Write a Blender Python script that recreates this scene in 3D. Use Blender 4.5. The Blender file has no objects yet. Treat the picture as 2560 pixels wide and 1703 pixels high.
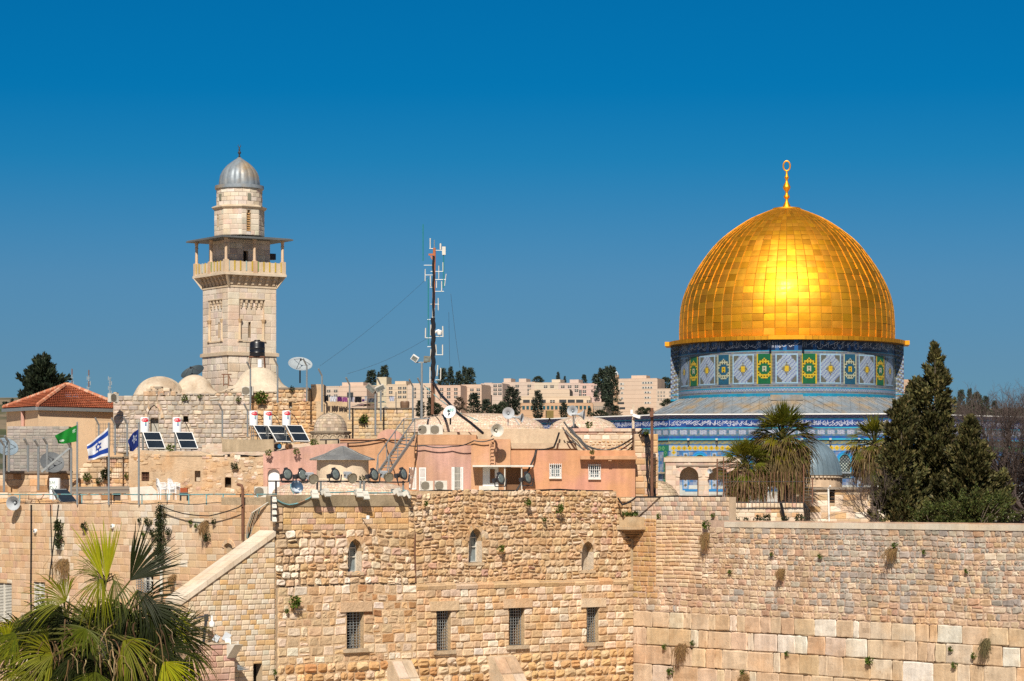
import bpy, math, random
from mathutils import Vector, Matrix, noise

# ---------------------------------------------------------------- camera, sky, sun, exposure
SC = bpy.context.scene
COL = SC.collection
F, HV, CZ = 6710.0, 1240.0, 22.0          # focal length and horizon row in photo pixels, eye height in metres
cd = bpy.data.cameras.new("camera")
cam = bpy.data.objects.new("camera", cd)
COL.objects.link(cam)
cam.location = (0, 0, CZ)
cam.rotation_euler = (math.pi / 2, 0, 0)
cd.sensor_width = 36
cd.lens = F / 2560 * 36
cd.shift_y = (HV - 851.5) / 2560
cd.clip_start, cd.clip_end = 1, 12000
SC.camera = cam

SUN_EL, SUN_AZ = math.radians(44), math.radians(180 + 6.2)   # azimuth clockwise from +Y
sv = Vector((math.sin(SUN_AZ) * math.cos(SUN_EL), math.cos(SUN_AZ) * math.cos(SUN_EL), math.sin(SUN_EL)))
ld = bpy.data.lights.new("sun", "SUN")
ld.energy, ld.angle, ld.color = 4.9, math.radians(0.5), (1.0, 0.93, 0.82)
sun = bpy.data.objects.new("sun", ld)
COL.objects.link(sun)
sun.rotation_euler = sv.to_track_quat('Z', 'Y').to_euler()

W = bpy.data.worlds.new("World")
SC.world = W
W.use_nodes = True
nt = W.node_tree
bg = nt.nodes["Background"]
sky = nt.nodes.new("ShaderNodeTexSky")
sky.sky_type = 'NISHITA'
sky.sun_disc = False
sky.sun_elevation, sky.sun_rotation = SUN_EL, SUN_AZ
sky.altitude, sky.air_density, sky.dust_density, sky.ozone_density = 700, 1.0, 0.3, 3.0
hs = nt.nodes.new("ShaderNodeHueSaturation")
hs.inputs['Saturation'].default_value = 1.0
hs.inputs['Value'].default_value = 1.0
gm = nt.nodes.new("ShaderNodeMix")
gm.data_type, gm.blend_type = 'RGBA', 'MULTIPLY'
gm.inputs[0].default_value = 1
# a polarising-filter tint on the sky light: greener and darker away from the horizon, zenith darkened further to cut fill light
tc = nt.nodes.new("ShaderNodeTexCoord")
sx = nt.nodes.new("ShaderNodeSeparateXYZ")
rp = nt.nodes.new("ShaderNodeValToRGB")
nt.links.new(tc.outputs['Generated'], sx.inputs[0])
nt.links.new(sx.outputs['Z'], rp.inputs[0])
els = rp.color_ramp.elements
els[0].position, els[0].color = 0.0, (.26, .475, .727, 1)
els[1].position, els[1].color = 1.0, (.05, .20, .36, 1)
for zz, cc in ((.05, (0.2601, 0.4844, 0.7355)), (.08, (0.2422, 0.5292, 0.7804)), (.095, (0.1848, 0.5382, 0.8073)), (.124, (0.05382, 0.5382, 0.8477)), (.15, (0.007176, 0.5131, 0.8647)),
    (.20, (0.002691, 0.5203, 0.8701)), (.45, (.03, .26, .48))):
 e = els.new(zz)
 e.color = (*cc, 1)
nt.links.new(sky.outputs[0], hs.inputs['Color'])
nt.links.new(hs.outputs[0], gm.inputs[6])
nt.links.new(rp.outputs[0], gm.inputs[7])
nt.links.new(gm.outputs[2], bg.inputs[0])
bg.inputs[1].default_value = 0.05
SC.view_settings.view_transform = 'Standard'
SC.view_settings.look = 'None'
SC.view_settings.exposure = 0.42
SC.view_settings.gamma = 1.0
SC.render.engine = 'CYCLES'
SC.cycles.max_bounces = 5
SC.cycles.diffuse_bounces = 3
SC.cycles.glossy_bounces = 3
SC.cycles.use_denoising = False
SC.cycles.caustics_reflective = False
SC.cycles.caustics_refractive = False

# ---------------------------------------------------------------- helpers
V = Vector
UP = V((0, 0, 1))
R = random.Random(11)

def P(u, v, Y):
 """world point seen at photo pixel (u, v) at distance Y"""
 return V(((u - 1280) / F * Y, Y, CZ + (HV - v) / F * Y))

class Pl:
 """a vertical wall plane: origin, direction along it, normal towards the viewer"""
 def __init__(s, ox, oy, dx, dy):
  l = math.hypot(dx, dy)
  s.o, s.d = V((ox, oy, 0)), V((dx / l, dy / l, 0))
  s.n = V((s.d.y, -s.d.x, 0))
 def sz(s, u, v):
  k = (u - 1280) / F
  t = (k * s.o.y - s.o.x) / (s.d.x - k * s.d.y)
  Y = s.o.y + s.d.y * t
  return t, CZ + (HV - v) / F * Y
 def s(s, u):
  return s.sz(u, HV)[0]
 def z(s, v, u):
  return s.sz(u, v)[1]
 def pt(s, a, z, dep=0.0):
  q = s.o + s.d * a + s.n * dep
  q.z = z
  return q
 def hole(s, u0, u1, v0, v1):
  a, z1 = s.sz(u0, v0)
  b, z0 = s.sz(u1, v1)
  return (a, b, z0, z1)

def front(Y):
 return Pl(0, Y, 1, 0)

class MB:
 def __init__(s):
  s.v, s.f, s.c = [], [], []
 def add(s, vs, fs, col=(1, 1, 1)):
  o = len(s.v)
  s.v.extend(vs)
  for f in fs:
   s.f.append([i + o for i in f])
   s.c.append(col)
 def quad(s, a, b, c, d, col=(1, 1, 1)):
  s.add([a, b, c, d], [(0, 1, 2, 3)], col)
 def box(s, c, sz, rz=0.0, col=(1, 1, 1), M=None):
  hx, hy, hz = sz[0] / 2, sz[1] / 2, sz[2] / 2
  vs = [V((x * hx, y * hy, z * hz)) for z in (-1, 1) for x, y in ((-1, -1), (1, -1), (1, 1), (-1, 1))]
  m = M if M is not None else Matrix.Rotation(rz, 3, 'Z')
  vs = [m @ q + V(c) for q in vs]
  s.add(vs, [(0, 3, 2, 1), (4, 5, 6, 7), (0, 1, 5, 4), (1, 2, 6, 5), (2, 3, 7, 6), (3, 0, 4, 7)], col)
 def bar(s, a, b, w, h=None, col=(1, 1, 1)):
  """square bar from a to b"""
  a, b = V(a), V(b)
  d = b - a
  L = d.length
  if L < 1e-6:
   return
  q = d.to_track_quat('X', 'Z').to_matrix()
  s.box((a + b) / 2, (L, w, h or w), col=col, M=q)
 def tube(s, pts, r, n=6, col=(1, 1, 1), cap=True):
  pts = [V(p) for p in pts]
  rs = r if isinstance(r, (list, tuple)) else [r] * len(pts)
  t0 = (pts[1] - pts[0]).normalized()
  ref = UP if abs(t0.z) < .9 else V((1, 0, 0))
  x = t0.cross(ref).normalized()
  vs = []
  for i, p in enumerate(pts):
   t = (pts[min(i + 1, len(pts) - 1)] - pts[max(i - 1, 0)])
   t = t.normalized() if t.length > 1e-9 else t0
   x = (x - t * x.dot(t))
   x = x.normalized() if x.length > 1e-9 else t.orthogonal().normalized()
   y = t.cross(x)
   for k in range(n):
    a = 2 * math.pi * k / n
    vs.append(p + (x * math.cos(a) + y * math.sin(a)) * rs[i])
  fs = []
  for i in range(len(pts) - 1):
   for k in range(n):
    fs.append((i * n + k, i * n + (k + 1) % n, (i + 1) * n + (k + 1) % n, (i + 1) * n + k))
  if cap:
   fs.append(tuple(range(n))[::-1])
   fs.append(tuple((len(pts) - 1) * n + k for k in range(n)))
  s.add(vs, fs, col)
 def lathe(s, prof, n=24, c=(0, 0, 0), M=None, col=(1, 1, 1), rib=0.0, ribn=0, cap=True, a0=0.0):
  vs = []
  for r, z in prof:
   for k in range(n):
    a = a0 + 2 * math.pi * k / n
    rr = r * (1 - rib * (abs(math.cos(a * ribn / 2)) ** 6)) if ribn else r
    q = V((rr * math.cos(a), rr * math.sin(a), z))
    vs.append((M @ q if M is not None else q) + V(c))
  fs = []
  for i in range(len(prof) - 1):
   for k in range(n):
    fs.append((i * n + k, i * n + (k + 1) % n, (i + 1) * n + (k + 1) % n, (i + 1) * n + k))
  if cap:
   if prof[0][0] > 1e-4:
    fs.append(tuple(range(n))[::-1])
   if prof[-1][0] > 1e-4:
    fs.append(tuple((len(prof) - 1) * n + k for k in range(n)))
  s.add(vs, fs, col)
 def prism(s, poly, ext, col=(1, 1, 1)):
  """closed solid: polygon swept along ext"""
  n = len(poly)
  ext = V(ext)
  vs = [V(p) for p in poly] + [V(p) + ext for p in poly]
  fs = [tuple(range(n)), tuple(range(2 * n - 1, n - 1, -1))]
  for i in range(n):
   j = (i + 1) % n
   fs.append((j, i, i + n, j + n))
  s.add(vs, fs, col)
 def leaf(s, p, d, L, w, nrm, col):
  """one pointed leaf blade"""
  side = d.cross(nrm)
  side = side.normalized() * w if side.length > 1e-6 else V((w, 0, 0))
  s.add([p - side * .35, p + d * L * .45 + side, p + d * L, p + d * L * .45 - side], [(0, 1, 2, 3)], col)
 def build(s, name, mat, parent=None, w=True, origin=None, smooth=False, sharp=None):
  vs = s.v
  if parent is not None and w:
   Mi = ROOTM[parent.name]
   vs = [Mi @ V(q) for q in vs]
  elif origin is not None:
   og = V(origin)
   vs = [V(q) - og for q in vs]
  me = bpy.data.meshes.new(name)
  me.from_pydata([tuple(q) for q in vs], [], s.f)
  at = me.attributes.new("Col", 'FLOAT_COLOR', 'FACE')
  buf = []
  for c in s.c:
   buf.extend((c[0], c[1], c[2], 1.0))
  at.data.foreach_set("color", buf)
  me.materials.append(mat)
  if smooth or sharp:
   me.polygons.foreach_set("use_smooth", [True] * len(me.polygons))
   if sharp:
    me.set_sharp_from_angle(angle=math.radians(sharp))
  me.update()
  o = bpy.data.objects.new(name, me)
  COL.objects.link(o)
  if parent is not None:
   o.parent = parent
   ROOTM[o.name] = ROOTM[parent.name]
  elif origin is not None:
   o.location = origin
  return o

ROOTM = {}

def tag(o, label=None, cat=None, group=None, kind=None):
 if label: o["label"] = label
 if cat: o["category"] = cat
 if group: o["group"] = group
 if kind: o["kind"] = kind
 return o

def thing(name, label, cat, loc=(0, 0, 0), rz=0.0, group=None):
 o = bpy.data.objects.new(name, None)
 COL.objects.link(o)
 o.empty_display_size = 0.3
 o.location = loc
 o.rotation_euler = (0, 0, rz)
 ROOTM[o.name] = (Matrix.Translation(V(loc)) @ Matrix.Rotation(rz, 4, 'Z')).inverted()
 return tag(o, label, cat, group)

def dup(root, loc, rz=0.0, label=None, scale=None, group=None):
 """copy of a thing with its parts and sub-parts"""
 r = root.copy()
 COL.objects.link(r)
 r.location = loc
 r.rotation_euler = (0, 0, rz)
 if scale: r.scale = scale if isinstance(scale, (tuple, list)) else (scale,) * 3
 if label: r["label"] = label
 if group: r["group"] = group
 for ch in list(root.children):
  c = ch.copy()
  COL.objects.link(c)
  c.parent = r
  for g in ch.children:
   d = g.copy()
   COL.objects.link(d)
   d.parent = c
 return r

def copy_part(o, parent, loc):
 c = o.copy()
 COL.objects.link(c)
 c.parent = parent
 c.location = loc
 return c

# ---------------------------------------------------------------- materials
def mat(name, col=(.5, .5, .5), rough=.8, metal=0.0, attr=False, var=.18, scale=1.5, bump=0.0, bscale=12.0,
  col2=None, c2pos=(.45, .6), spec=.3, streak=0.0, trans=0.0, alpha=None, stretch=(1, 1, 1), detail=6, stain=0.0, pits=0.0):
 m = bpy.data.materials.new(name)
 m.use_nodes = True
 n = m.node_tree
 b = n.nodes["Principled BSDF"]
 b.inputs['Roughness'].default_value = rough
 b.inputs['Metallic'].default_value = metal
 b.inputs['Specular IOR Level'].default_value = spec
 tc = n.nodes.new("ShaderNodeTexCoord")
 mp = n.nodes.new("ShaderNodeMapping")
 mp.inputs['Scale'].default_value = stretch
 n.links.new(tc.outputs['Object'], mp.inputs[0])
 src = None
 if attr:
  a = n.nodes.new("ShaderNodeAttribute")
  a.attribute_name = "Col"
  src = a.outputs['Color']
 else:
  a = n.nodes.new("ShaderNodeRGB")
  a.outputs[0].default_value = (*col, 1)
  src = a.outputs[0]
 if col2:
  z = n.nodes.new("ShaderNodeTexNoise")
  z.inputs['Scale'].default_value = scale * .6
  z.inputs['Detail'].default_value = 5
  n.links.new(mp.outputs[0], z.inputs['Vector'])
  r = n.nodes.new("ShaderNodeMapRange")
  r.inputs['From Min'].default_value, r.inputs['From Max'].default_value = c2pos
  n.links.new(z.outputs['Fac'], r.inputs['Value'])
  mx = n.nodes.new("ShaderNodeMix")
  mx.data_type = 'RGBA'
  n.links.new(r.outputs[0], mx.inputs[0])
  n.links.new(src, mx.inputs[6])
  mx.inputs[7].default_value = (*col2, 1)
  src = mx.outputs[2]
 def mult(src, sc, lo, hi, st=None, det=6):
  z = n.nodes.new("ShaderNodeTexNoise")
  z.inputs['Scale'].default_value = sc
  z.inputs['Detail'].default_value = det
  z.inputs['Roughness'].default_value = .62
  if st:
   m2 = n.nodes.new("ShaderNodeMapping")
   m2.inputs['Scale'].default_value = st
   n.links.new(tc.outputs['Object'], m2.inputs[0])
   n.links.new(m2.outputs[0], z.inputs['Vector'])
  else:
   n.links.new(mp.outputs[0], z.inputs['Vector'])
  r = n.nodes.new("ShaderNodeMapRange")
  r.inputs['From Min'].default_value, r.inputs['From Max'].default_value = .28, .72
  r.inputs['To Min'].default_value, r.inputs['To Max'].default_value = lo, hi
  n.links.new(z.outputs['Fac'], r.inputs['Value'])
  mx = n.nodes.new("ShaderNodeMix")
  mx.data_type, mx.blend_type = 'RGBA', 'MULTIPLY'
  mx.inputs[0].default_value = 1
  n.links.new(src, mx.inputs[6])
  n.links.new(r.outputs[0], mx.inputs[7])
  return mx.outputs[2]
 if var:
  src = mult(src, scale, 1 - var, 1 + var * .7, None, detail)
  src = mult(src, scale * 7, 1 - var * .6, 1 + var * .45, None, detail)
 if pits:
  z = n.nodes.new("ShaderNodeTexNoise")
  z.inputs['Scale'].default_value = 4.5
  z.inputs['Detail'].default_value = 9
  z.inputs['Roughness'].default_value = .72
  n.links.new(tc.outputs['Object'], z.inputs['Vector'])
  r = n.nodes.new("ShaderNodeMapRange")
  r.inputs['From Min'].default_value, r.inputs['From Max'].default_value = .60, .70
  r.inputs['To Max'].default_value = pits
  n.links.new(z.outputs['Fac'], r.inputs['Value'])
  mx = n.nodes.new("ShaderNodeMix")
  mx.data_type, mx.blend_type = 'RGBA', 'MULTIPLY'
  n.links.new(r.outputs[0], mx.inputs[0])
  n.links.new(src, mx.inputs[6])
  mx.inputs[7].default_value = (.50, .42, .36, 1)
  src = mx.outputs[2]
 if stain:
  z = n.nodes.new("ShaderNodeTexNoise")
  z.inputs['Scale'].default_value = .42
  z.inputs['Detail'].default_value = 7
  z.inputs['Roughness'].default_value = .6
  n.links.new(tc.outputs['Object'], z.inputs['Vector'])
  r = n.nodes.new("ShaderNodeMapRange")
  r.inputs['From Min'].default_value, r.inputs['From Max'].default_value = .47, .68
  r.inputs['To Max'].default_value = stain
  n.links.new(z.outputs['Fac'], r.inputs['Value'])
  mx = n.nodes.new("ShaderNodeMix")
  mx.data_type, mx.blend_type = 'RGBA', 'MULTIPLY'
  n.links.new(r.outputs[0], mx.inputs[0])
  n.links.new(src, mx.inputs[6])
  mx.inputs[7].default_value = (.94, .76, .56, 1)
  src = mx.outputs[2]
 if streak:
  src = mult(src, 1.0, 1 - streak, 1 + streak * .3, (2.2, 2.2, .22))
 n.links.new(src, b.inputs['Base Color'])
 if bump:
  z = n.nodes.new("ShaderNodeTexNoise")
  z.inputs['Scale'].default_value = bscale
  z.inputs['Detail'].default_value = 8
  z.inputs['Roughness'].default_value = .65
  n.links.new(tc.outputs['Object'], z.inputs['Vector'])
  bp = n.nodes.new("ShaderNodeBump")
  bp.inputs['Strength'].default_value = 1.0
  bp.inputs['Distance'].default_value = bump
  n.links.new(z.outputs['Fac'], bp.inputs['Height'])
  n.links.new(bp.outputs[0], b.inputs['Normal'])
 if trans:
  t = n.nodes.new("ShaderNodeBsdfTranslucent")
  n.links.new(src, t.inputs['Color'])
  ms = n.nodes.new("ShaderNodeMixShader")
  ms.inputs[0].default_value = trans
  n.links.new(b.outputs[0], ms.inputs[1])
  n.links.new(t.outputs[0], ms.inputs[2])
  n.links.new(ms.outputs[0], n.nodes["Material Output"].inputs[0])
 if alpha is not None:
  b.inputs['Alpha'].default_value = alpha
 return m

M = {}
M['stone'] = mat("limestone masonry", attr=True, var=.17, scale=1.4, bump=.022, bscale=6, rough=.9, spec=.15, streak=.26, stain=.6, pits=.75)
M['rough'] = mat("rough limestone", attr=True, var=.18, scale=2.0, bump=.05, bscale=6, rough=.95, spec=.1, stain=.5, pits=.6)
M['ashlar'] = mat("dressed limestone", attr=True, var=.13, scale=1.6, bump=.012, bscale=14, rough=.9, spec=.15, streak=.12, stain=.45, pits=.35)
M['pale'] = mat("pale dome render", (.60, .50, .38), var=.16, scale=.7, bump=.05, bscale=5, rough=.95, spec=.1, col2=(.44, .35, .26), streak=.2, stain=.45, pits=.7)
M['tilestone'] = mat("flat roof stone", attr=True, var=.14, scale=1.5, bump=.02, rough=.9)
M['pink'] = mat("pink plaster", (.53, .315, .255), var=.12, scale=.8, bump=.02, bscale=10, rough=.95, spec=.1, col2=(.50, .30, .21), c2pos=(.48, .62), streak=.3, stain=.3)
M['orange'] = mat("ochre plaster", (.53, .30, .17), var=.12, scale=.9, bump=.02, bscale=10, rough=.95, spec=.1, col2=(.55, .32, .22), c2pos=(.5, .7), streak=.26, stain=.35)
M['peach'] = mat("peach plaster", (.74, .53, .34), var=.08, scale=.6, bump=.008, rough=.95, spec=.1, streak=.06)
M['concrete'] = mat("stained concrete", (.42, .33, .22), var=.2, scale=1.1, bump=.02, rough=.95, spec=.1, col2=(.30, .235, .15), streak=.28)
M['greyconc'] = mat("grey concrete", (.33, .30, .26), var=.2, scale=1.0, bump=.015, rough=.95, spec=.1, streak=.25)
M['plaster'] = mat("crumbling lime plaster", (.55, .40, .26), var=.24, scale=1.3, bump=.09, bscale=4, rough=.95, spec=.1, col2=(.47, .30, .165), c2pos=(.46, .62), streak=.2)
M['white'] = mat("white paint", (.75, .74, .71), var=.08, scale=3, rough=.5)
M['offwhite'] = mat("dirty white paint", (.58, .55, .48), var=.16, scale=3, rough=.6)
M['metal'] = mat("galvanised steel", (.33, .35, .35), var=.15, scale=4, rough=.5, metal=.6)
M['darkmetal'] = mat("dark painted steel", (.035, .035, .04), var=.2, scale=4, rough=.5)
M['rust'] = mat("rusty steel", (.16, .075, .045), var=.3, scale=5, rough=.8)
M['black'] = mat("black rubber", (.012, .012, .014), var=.1, scale=3, rough=.5)
M['plastic'] = mat("black plastic tank", (.009, .010, .014), var=.1, scale=3, rough=.35, spec=.5)
M['glass'] = mat("dark window glass", (.045, .055, .065), var=.3, scale=1.5, rough=.12, spec=.6)
M['glassy'] = mat("grey reflecting glass", (.21, .25, .26), var=.35, scale=2.2, rough=.15, spec=.6)
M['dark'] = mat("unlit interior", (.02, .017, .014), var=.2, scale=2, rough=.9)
M['wood'] = mat("brown wood", (.17, .085, .04), var=.25, scale=4, rough=.7, stretch=(1, 1, .2))
M['gold'] = None
M['lead'] = mat("weathered lead sheet", (.25, .285, .315), var=.22, scale=.9, rough=.5, metal=.25, col2=(.36, .27, .17), c2pos=(.47, .66), streak=.2, bump=.01, bscale=3)
M['leadblue'] = mat("blue grey lead", (.18, .25, .30), var=.2, scale=1.2, rough=.45, metal=.3, streak=.15)
M['tile'] = mat("glazed tile", attr=True, var=.10, scale=3, rough=.35, spec=.4)
M['leaf'] = mat("foliage", attr=True, var=.25, scale=1.2, rough=.6, trans=.18, spec=.2)
M['palm'] = mat("palm leaf", attr=True, var=.2, scale=1.5, rough=.5, trans=.12, spec=.12)
M['bark'] = mat("bark", (.13, .10, .075), var=.3, scale=4, rough=.95, bump=.03)
M['twig'] = mat("bare twigs", (.085, .062, .055), var=.25, scale=2, rough=.9)
M['solar'] = mat("solar absorber glass", (.018, .025, .035), var=.25, scale=2, rough=.12, spec=.6)
M['tankwhite'] = mat("white enamel", (.74, .75, .75), var=.05, scale=2, rough=.35, spec=.4)
M['cloth'] = mat("cloth", attr=True, var=.08, scale=2, rough=.9, trans=.25)
M['paint'] = mat("paint", attr=True, var=.10, scale=3, rough=.5)
M['roof'] = mat("red roof tile", attr=True, var=.18, scale=2, rough=.85, spec=.15, bump=.01)
M['city'] = mat("city stone", attr=True, var=.08, scale=.15, rough=.95, spec=.1)
M['wire'] = mat("thin wire", (.10, .11, .11), var=0, rough=.5, metal=.3)
M['teal'] = mat("turquoise paint", (.16, .36, .38), var=.3, scale=3, rough=.6, col2=(.28, .17, .10), c2pos=(.52, .6))
M['grey'] = mat("grey speaker paint", (.40, .42, .44), var=.12, scale=3, rough=.5)
M['lampglass'] = mat("floodlight glass", (.16, .19, .18), var=.5, scale=6, rough=.1, spec=.7)

# ---------------------------------------------------------------- masonry
def courses(z0, z1, h0, h1, rng):
 zs = [z0]
 while zs[-1] < z1 - h0 * .6:
  zs.append(zs[-1] + rng.uniform(h0, h1))
 k = (z1 - z0) / (zs[-1] - z0)
 return [z0 + (z - z0) * k for z in zs]

def pick(pal, rng, vr=.12):
 t = sum(p[1] for p in pal)
 x = rng.random() * t
 for c, wgt in pal:
  x -= wgt
  if x <= 0:
   break
 k = 1 + rng.uniform(-vr, vr)
 return tuple(min(.9, q * g * k * (1 + rng.uniform(-.03, .03))) for q, g in zip(c, (1.07, 1.09, 1.15)))

def stone(mb, pl, a, b, za, zb, dep, bulge, jit, rc, rgh, m, col, rng, wav=0.0):
 w, h = b - a, zb - za
 j = lambda k: rng.uniform(-jit, jit) * k
 c00, c10, c11, c01 = [(a + j(1), za + j(1)), (b + j(1), za + j(1)), (b + j(1), zb + j(1)), (a + j(1), zb + j(1))]
 bev = min(.4, max(.05, bulge * 1.1) / w), min(.4, max(.05, bulge * 1.1) / h)
 def ts(e):
  return [0, e] + [e + (1 - 2 * e) * (i + 1) / (m + 1) for i in range(m)] + [1 - e, 1]
 tu, tv = ts(bev[0]), ts(bev[1])
 n = len(tu)
 vs = []
 bl = bulge * rng.uniform(.6, 1.25)
 for jj, y in enumerate(tv):
  for ii, x in enumerate(tu):
   s = (c00[0] * (1 - x) + c10[0] * x) * (1 - y) + (c01[0] * (1 - x) + c11[0] * x) * y
   z = (c00[1] * (1 - x) + c10[1] * x) * (1 - y) + (c01[1] * (1 - x) + c11[1] * x) * y
   eu, ev = ii in (0, n - 1), jj in (0, n - 1)
   if eu and ev and rc:
    s += (.5 - x) * 2 * rc * w * .5
    z += (.5 - y) * 2 * rc * h * .5
   if eu or ev:
    d = -min(.02, bulge * .55)
   else:
    d = bl * (1 + rng.uniform(-rgh, rgh))
   if rgh > .1:
    s += rng.uniform(-1, 1) * rgh * .04
    z += rng.uniform(-1, 1) * rgh * .035
   if wav:
    z += wav * noise.noise(V((s * .35, z * .15, 3.1)))
   vs.append(pl.pt(s, z, dep + d))
 fs = [(q * n + p, q * n + p + 1, (q + 1) * n + p + 1, (q + 1) * n + p) for q in range(n - 1) for p in range(n - 1)]
 mb.add(vs, fs, col)

def lay(mb, pl, s0, s1, zs, pal, rng, wr=(1.0, 2.0), gap=.02, bulge=.04, jit=.015, rc=.12, rgh=.2, m=0, gx=None, holes=(), dep=0.0,
  sfn=None, colfn=None, wav=0.0, vr=.12, split=0.0):
 for i in range(len(zs) - 1):
  za, zb = zs[i], zs[i + 1]
  a, b = sfn((za + zb) / 2) if sfn else (s0, s1)
  if b - a < .1:
   continue
  ps = [(a, b, za, zb)]
  for (ha, hb, hz0, hz1) in holes:
   nx = []
   for (pa, pb, pz0, pz1) in ps:
    if pb <= ha or pa >= hb or pz1 <= hz0 + .02 or pz0 >= hz1 - .02:
     nx.append((pa, pb, pz0, pz1))
     continue
    if ha - pa > .05: nx.append((pa, ha, pz0, pz1))
    if pb - hb > .05: nx.append((hb, pb, pz0, pz1))
    ma, mb_ = max(pa, ha), min(pb, hb)
    if hz0 - pz0 > .06: nx.append((ma, mb_, pz0, hz0))
    if pz1 - hz1 > .06: nx.append((ma, mb_, hz1, pz1))
   ps = nx
  for (pa, pb, pz0, pz1) in ps:
   h = zb - za
   x = pa
   while x < pb - .02:
    w = h * rng.uniform(*wr)
    if pb - (x + w) < h * wr[0] * .7:
     w = pb - x
    if w > h * wr[1] * 1.5:
     w *= .5
    c = pick(pal, rng, vr)
    if split and rng.random() < split:
     zm = pz0 + (pz1 - pz0) * rng.uniform(.35, .65)
     stone(mb, pl, x + gap / 2, x + w - gap / 2, pz0 + gap / 2, zm - gap / 2, dep, bulge, jit, rc, rgh, m, pick(pal, rng, vr), rng, wav)
     stone(mb, pl, x + gap / 2, x + w * rng.uniform(.6, 1) - gap / 2, zm + gap / 2, pz1 - gap / 2, dep, bulge, jit, rc, rgh, m, c, rng, wav)
     x += w
     continue
    if colfn:
     c = colfn(x + w / 2, (pz0 + pz1) / 2, c, rng)
    q_ = gap if gx is None else gx
    stone(mb, pl, x + q_ / 2, x + w - q_ / 2, pz0 + gap / 2, pz1 - gap / 2, dep, bulge, jit, rc, rgh, m, c, rng, wav)
    x += w

def backing(mb, pl, s0, s1, z0, z1, col, holes=(), dep=-.025, rec=.5, rcol=None, colfn=None):
 """mortar bed with openings cut out, and the reveals of the openings"""
 ss = sorted({s0, s1} | {min(max(h[0], s0), s1) for h in holes} | {min(max(h[1], s0), s1) for h in holes})
 zz = sorted({z0, z1} | {min(max(h[2], z0), z1) for h in holes} | {min(max(h[3], z0), z1) for h in holes})
 for i in range(len(ss) - 1):
  for j in range(len(zz) - 1):
   cs, cz = (ss[i] + ss[i + 1]) / 2, (zz[j] + zz[j + 1]) / 2
   if any(h[0] < cs < h[1] and h[2] < cz < h[3] for h in holes):
    continue
   mb.quad(pl.pt(ss[i], zz[j], dep), pl.pt(ss[i + 1], zz[j], dep), pl.pt(ss[i + 1], zz[j + 1], dep), pl.pt(ss[i], zz[j + 1], dep), col)
 rc = rcol or col
 for (a, b, za, zb) in holes:
  f, k = dep + .03, dep - rec
  mb.quad(pl.pt(a, za, f), pl.pt(a, za, k), pl.pt(a, zb, k), pl.pt(a, zb, f), rc)
  mb.quad(pl.pt(b, za, k), pl.pt(b, za, f), pl.pt(b, zb, f), pl.pt(b, zb, k), rc)
  mb.quad(pl.pt(a, za, f), pl.pt(b, za, f), pl.pt(b, za, k), pl.pt(a, za, k), rc)
  mb.quad(pl.pt(a, zb, k), pl.pt(b, zb, k), pl.pt(b, zb, f), pl.pt(a, zb, f), rc)

def body(mb, pl, s0, s1, z0, z1, thick, col, dep=-.05):
 """the solid behind a stone face: top, sides and back (no front)"""
 q = lambda s, z, d: pl.pt(s, z, d)
 k = dep - thick
 mb.quad(q(s0, z1, dep + .03), q(s1, z1, dep + .03), q(s1, z1, k), q(s0, z1, k), col)
 mb.quad(q(s0, z0, k), q(s0, z0, dep + .03), q(s0, z1, dep + .03), q(s0, z1, k), col)
 mb.quad(q(s1, z0, dep + .03), q(s1, z0, k), q(s1, z1, k), q(s1, z1, dep + .03), col)
 mb.quad(q(s1, z0, k), q(s0, z0, k), q(s0, z1, k), q(s1, z1, k), col)

def plbox(mb, pl, s0, s1, z0, z1, d0, d1, col=(1, 1, 1)):
 """a box in wall coordinates, d1 > d0 towards the viewer"""
 mb.prism([pl.pt(s0, z0, d1), pl.pt(s1, z0, d1), pl.pt(s1, z1, d1), pl.pt(s0, z1, d1)], pl.n * (d0 - d1), col)

# linear stone colours
TAN, ORG, PALE, PNK, GRY, BRN, WHT = (.50, .35, .215), (.51, .32, .165), (.60, .465, .33), (.50, .325, .235), (.33, .275, .215), (.36, .20, .095), (.68, .58, .46)
PAL_OR = [(TAN, 4), (ORG, 3), (PALE, 2), (BRN, .35), (PNK, .7)]
PAL_PALE = [(PALE, 4), (TAN, 2), (WHT, 1), (ORG, .3), (PNK, .4)]
PAL_GREY = [(GRY, 3), (PALE, 2), (TAN, 2.2), (WHT, .5), (PNK, .7)]
MORTAR = (.42, .30, .19)
# ================================================================ the domed shrine
def gold_mat():
 m = bpy.data.materials.new("gilded copper")
 m.use_nodes = True
 n = m.node_tree
 b = n.nodes["Principled BSDF"]
 at = n.nodes.new("ShaderNodeAttribute"); at.attribute_name = "Col"
 n.links.new(at.outputs['Color'], b.inputs['Base Color'])
 b.inputs['Metallic'].default_value = .98
 b.inputs['Roughness'].default_value = .57
 tc = n.nodes.new("ShaderNodeTexCoord")
 z = n.nodes.new("ShaderNodeTexNoise"); z.inputs['Scale'].default_value = 1.3; z.inputs['Detail'].default_value = 4
 n.links.new(tc.outputs['Object'], z.inputs['Vector'])
 bp = n.nodes.new("ShaderNodeBump"); bp.inputs['Strength'].default_value = 1; bp.inputs['Distance'].default_value = .02
 n.links.new(z.outputs['Fac'], bp.inputs['Height'])
 n.links.new(bp.outputs[0], b.inputs['Normal'])
 g = n.nodes.new("ShaderNodeBsdfAnisotropic"); g.inputs['Roughness'].default_value = .21
 n.links.new(at.outputs['Color'], g.inputs['Color'])
 n.links.new(bp.outputs[0], g.inputs['Normal'])
 mx = n.nodes.new("ShaderNodeMixShader"); mx.inputs[0].default_value = .06
 n.links.new(b.outputs[0], mx.inputs[1]); n.links.new(g.outputs[0], mx.inputs[2])
 n.links.new(mx.outputs[0], n.nodes["Material Output"].inputs[0])
 return m
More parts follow.
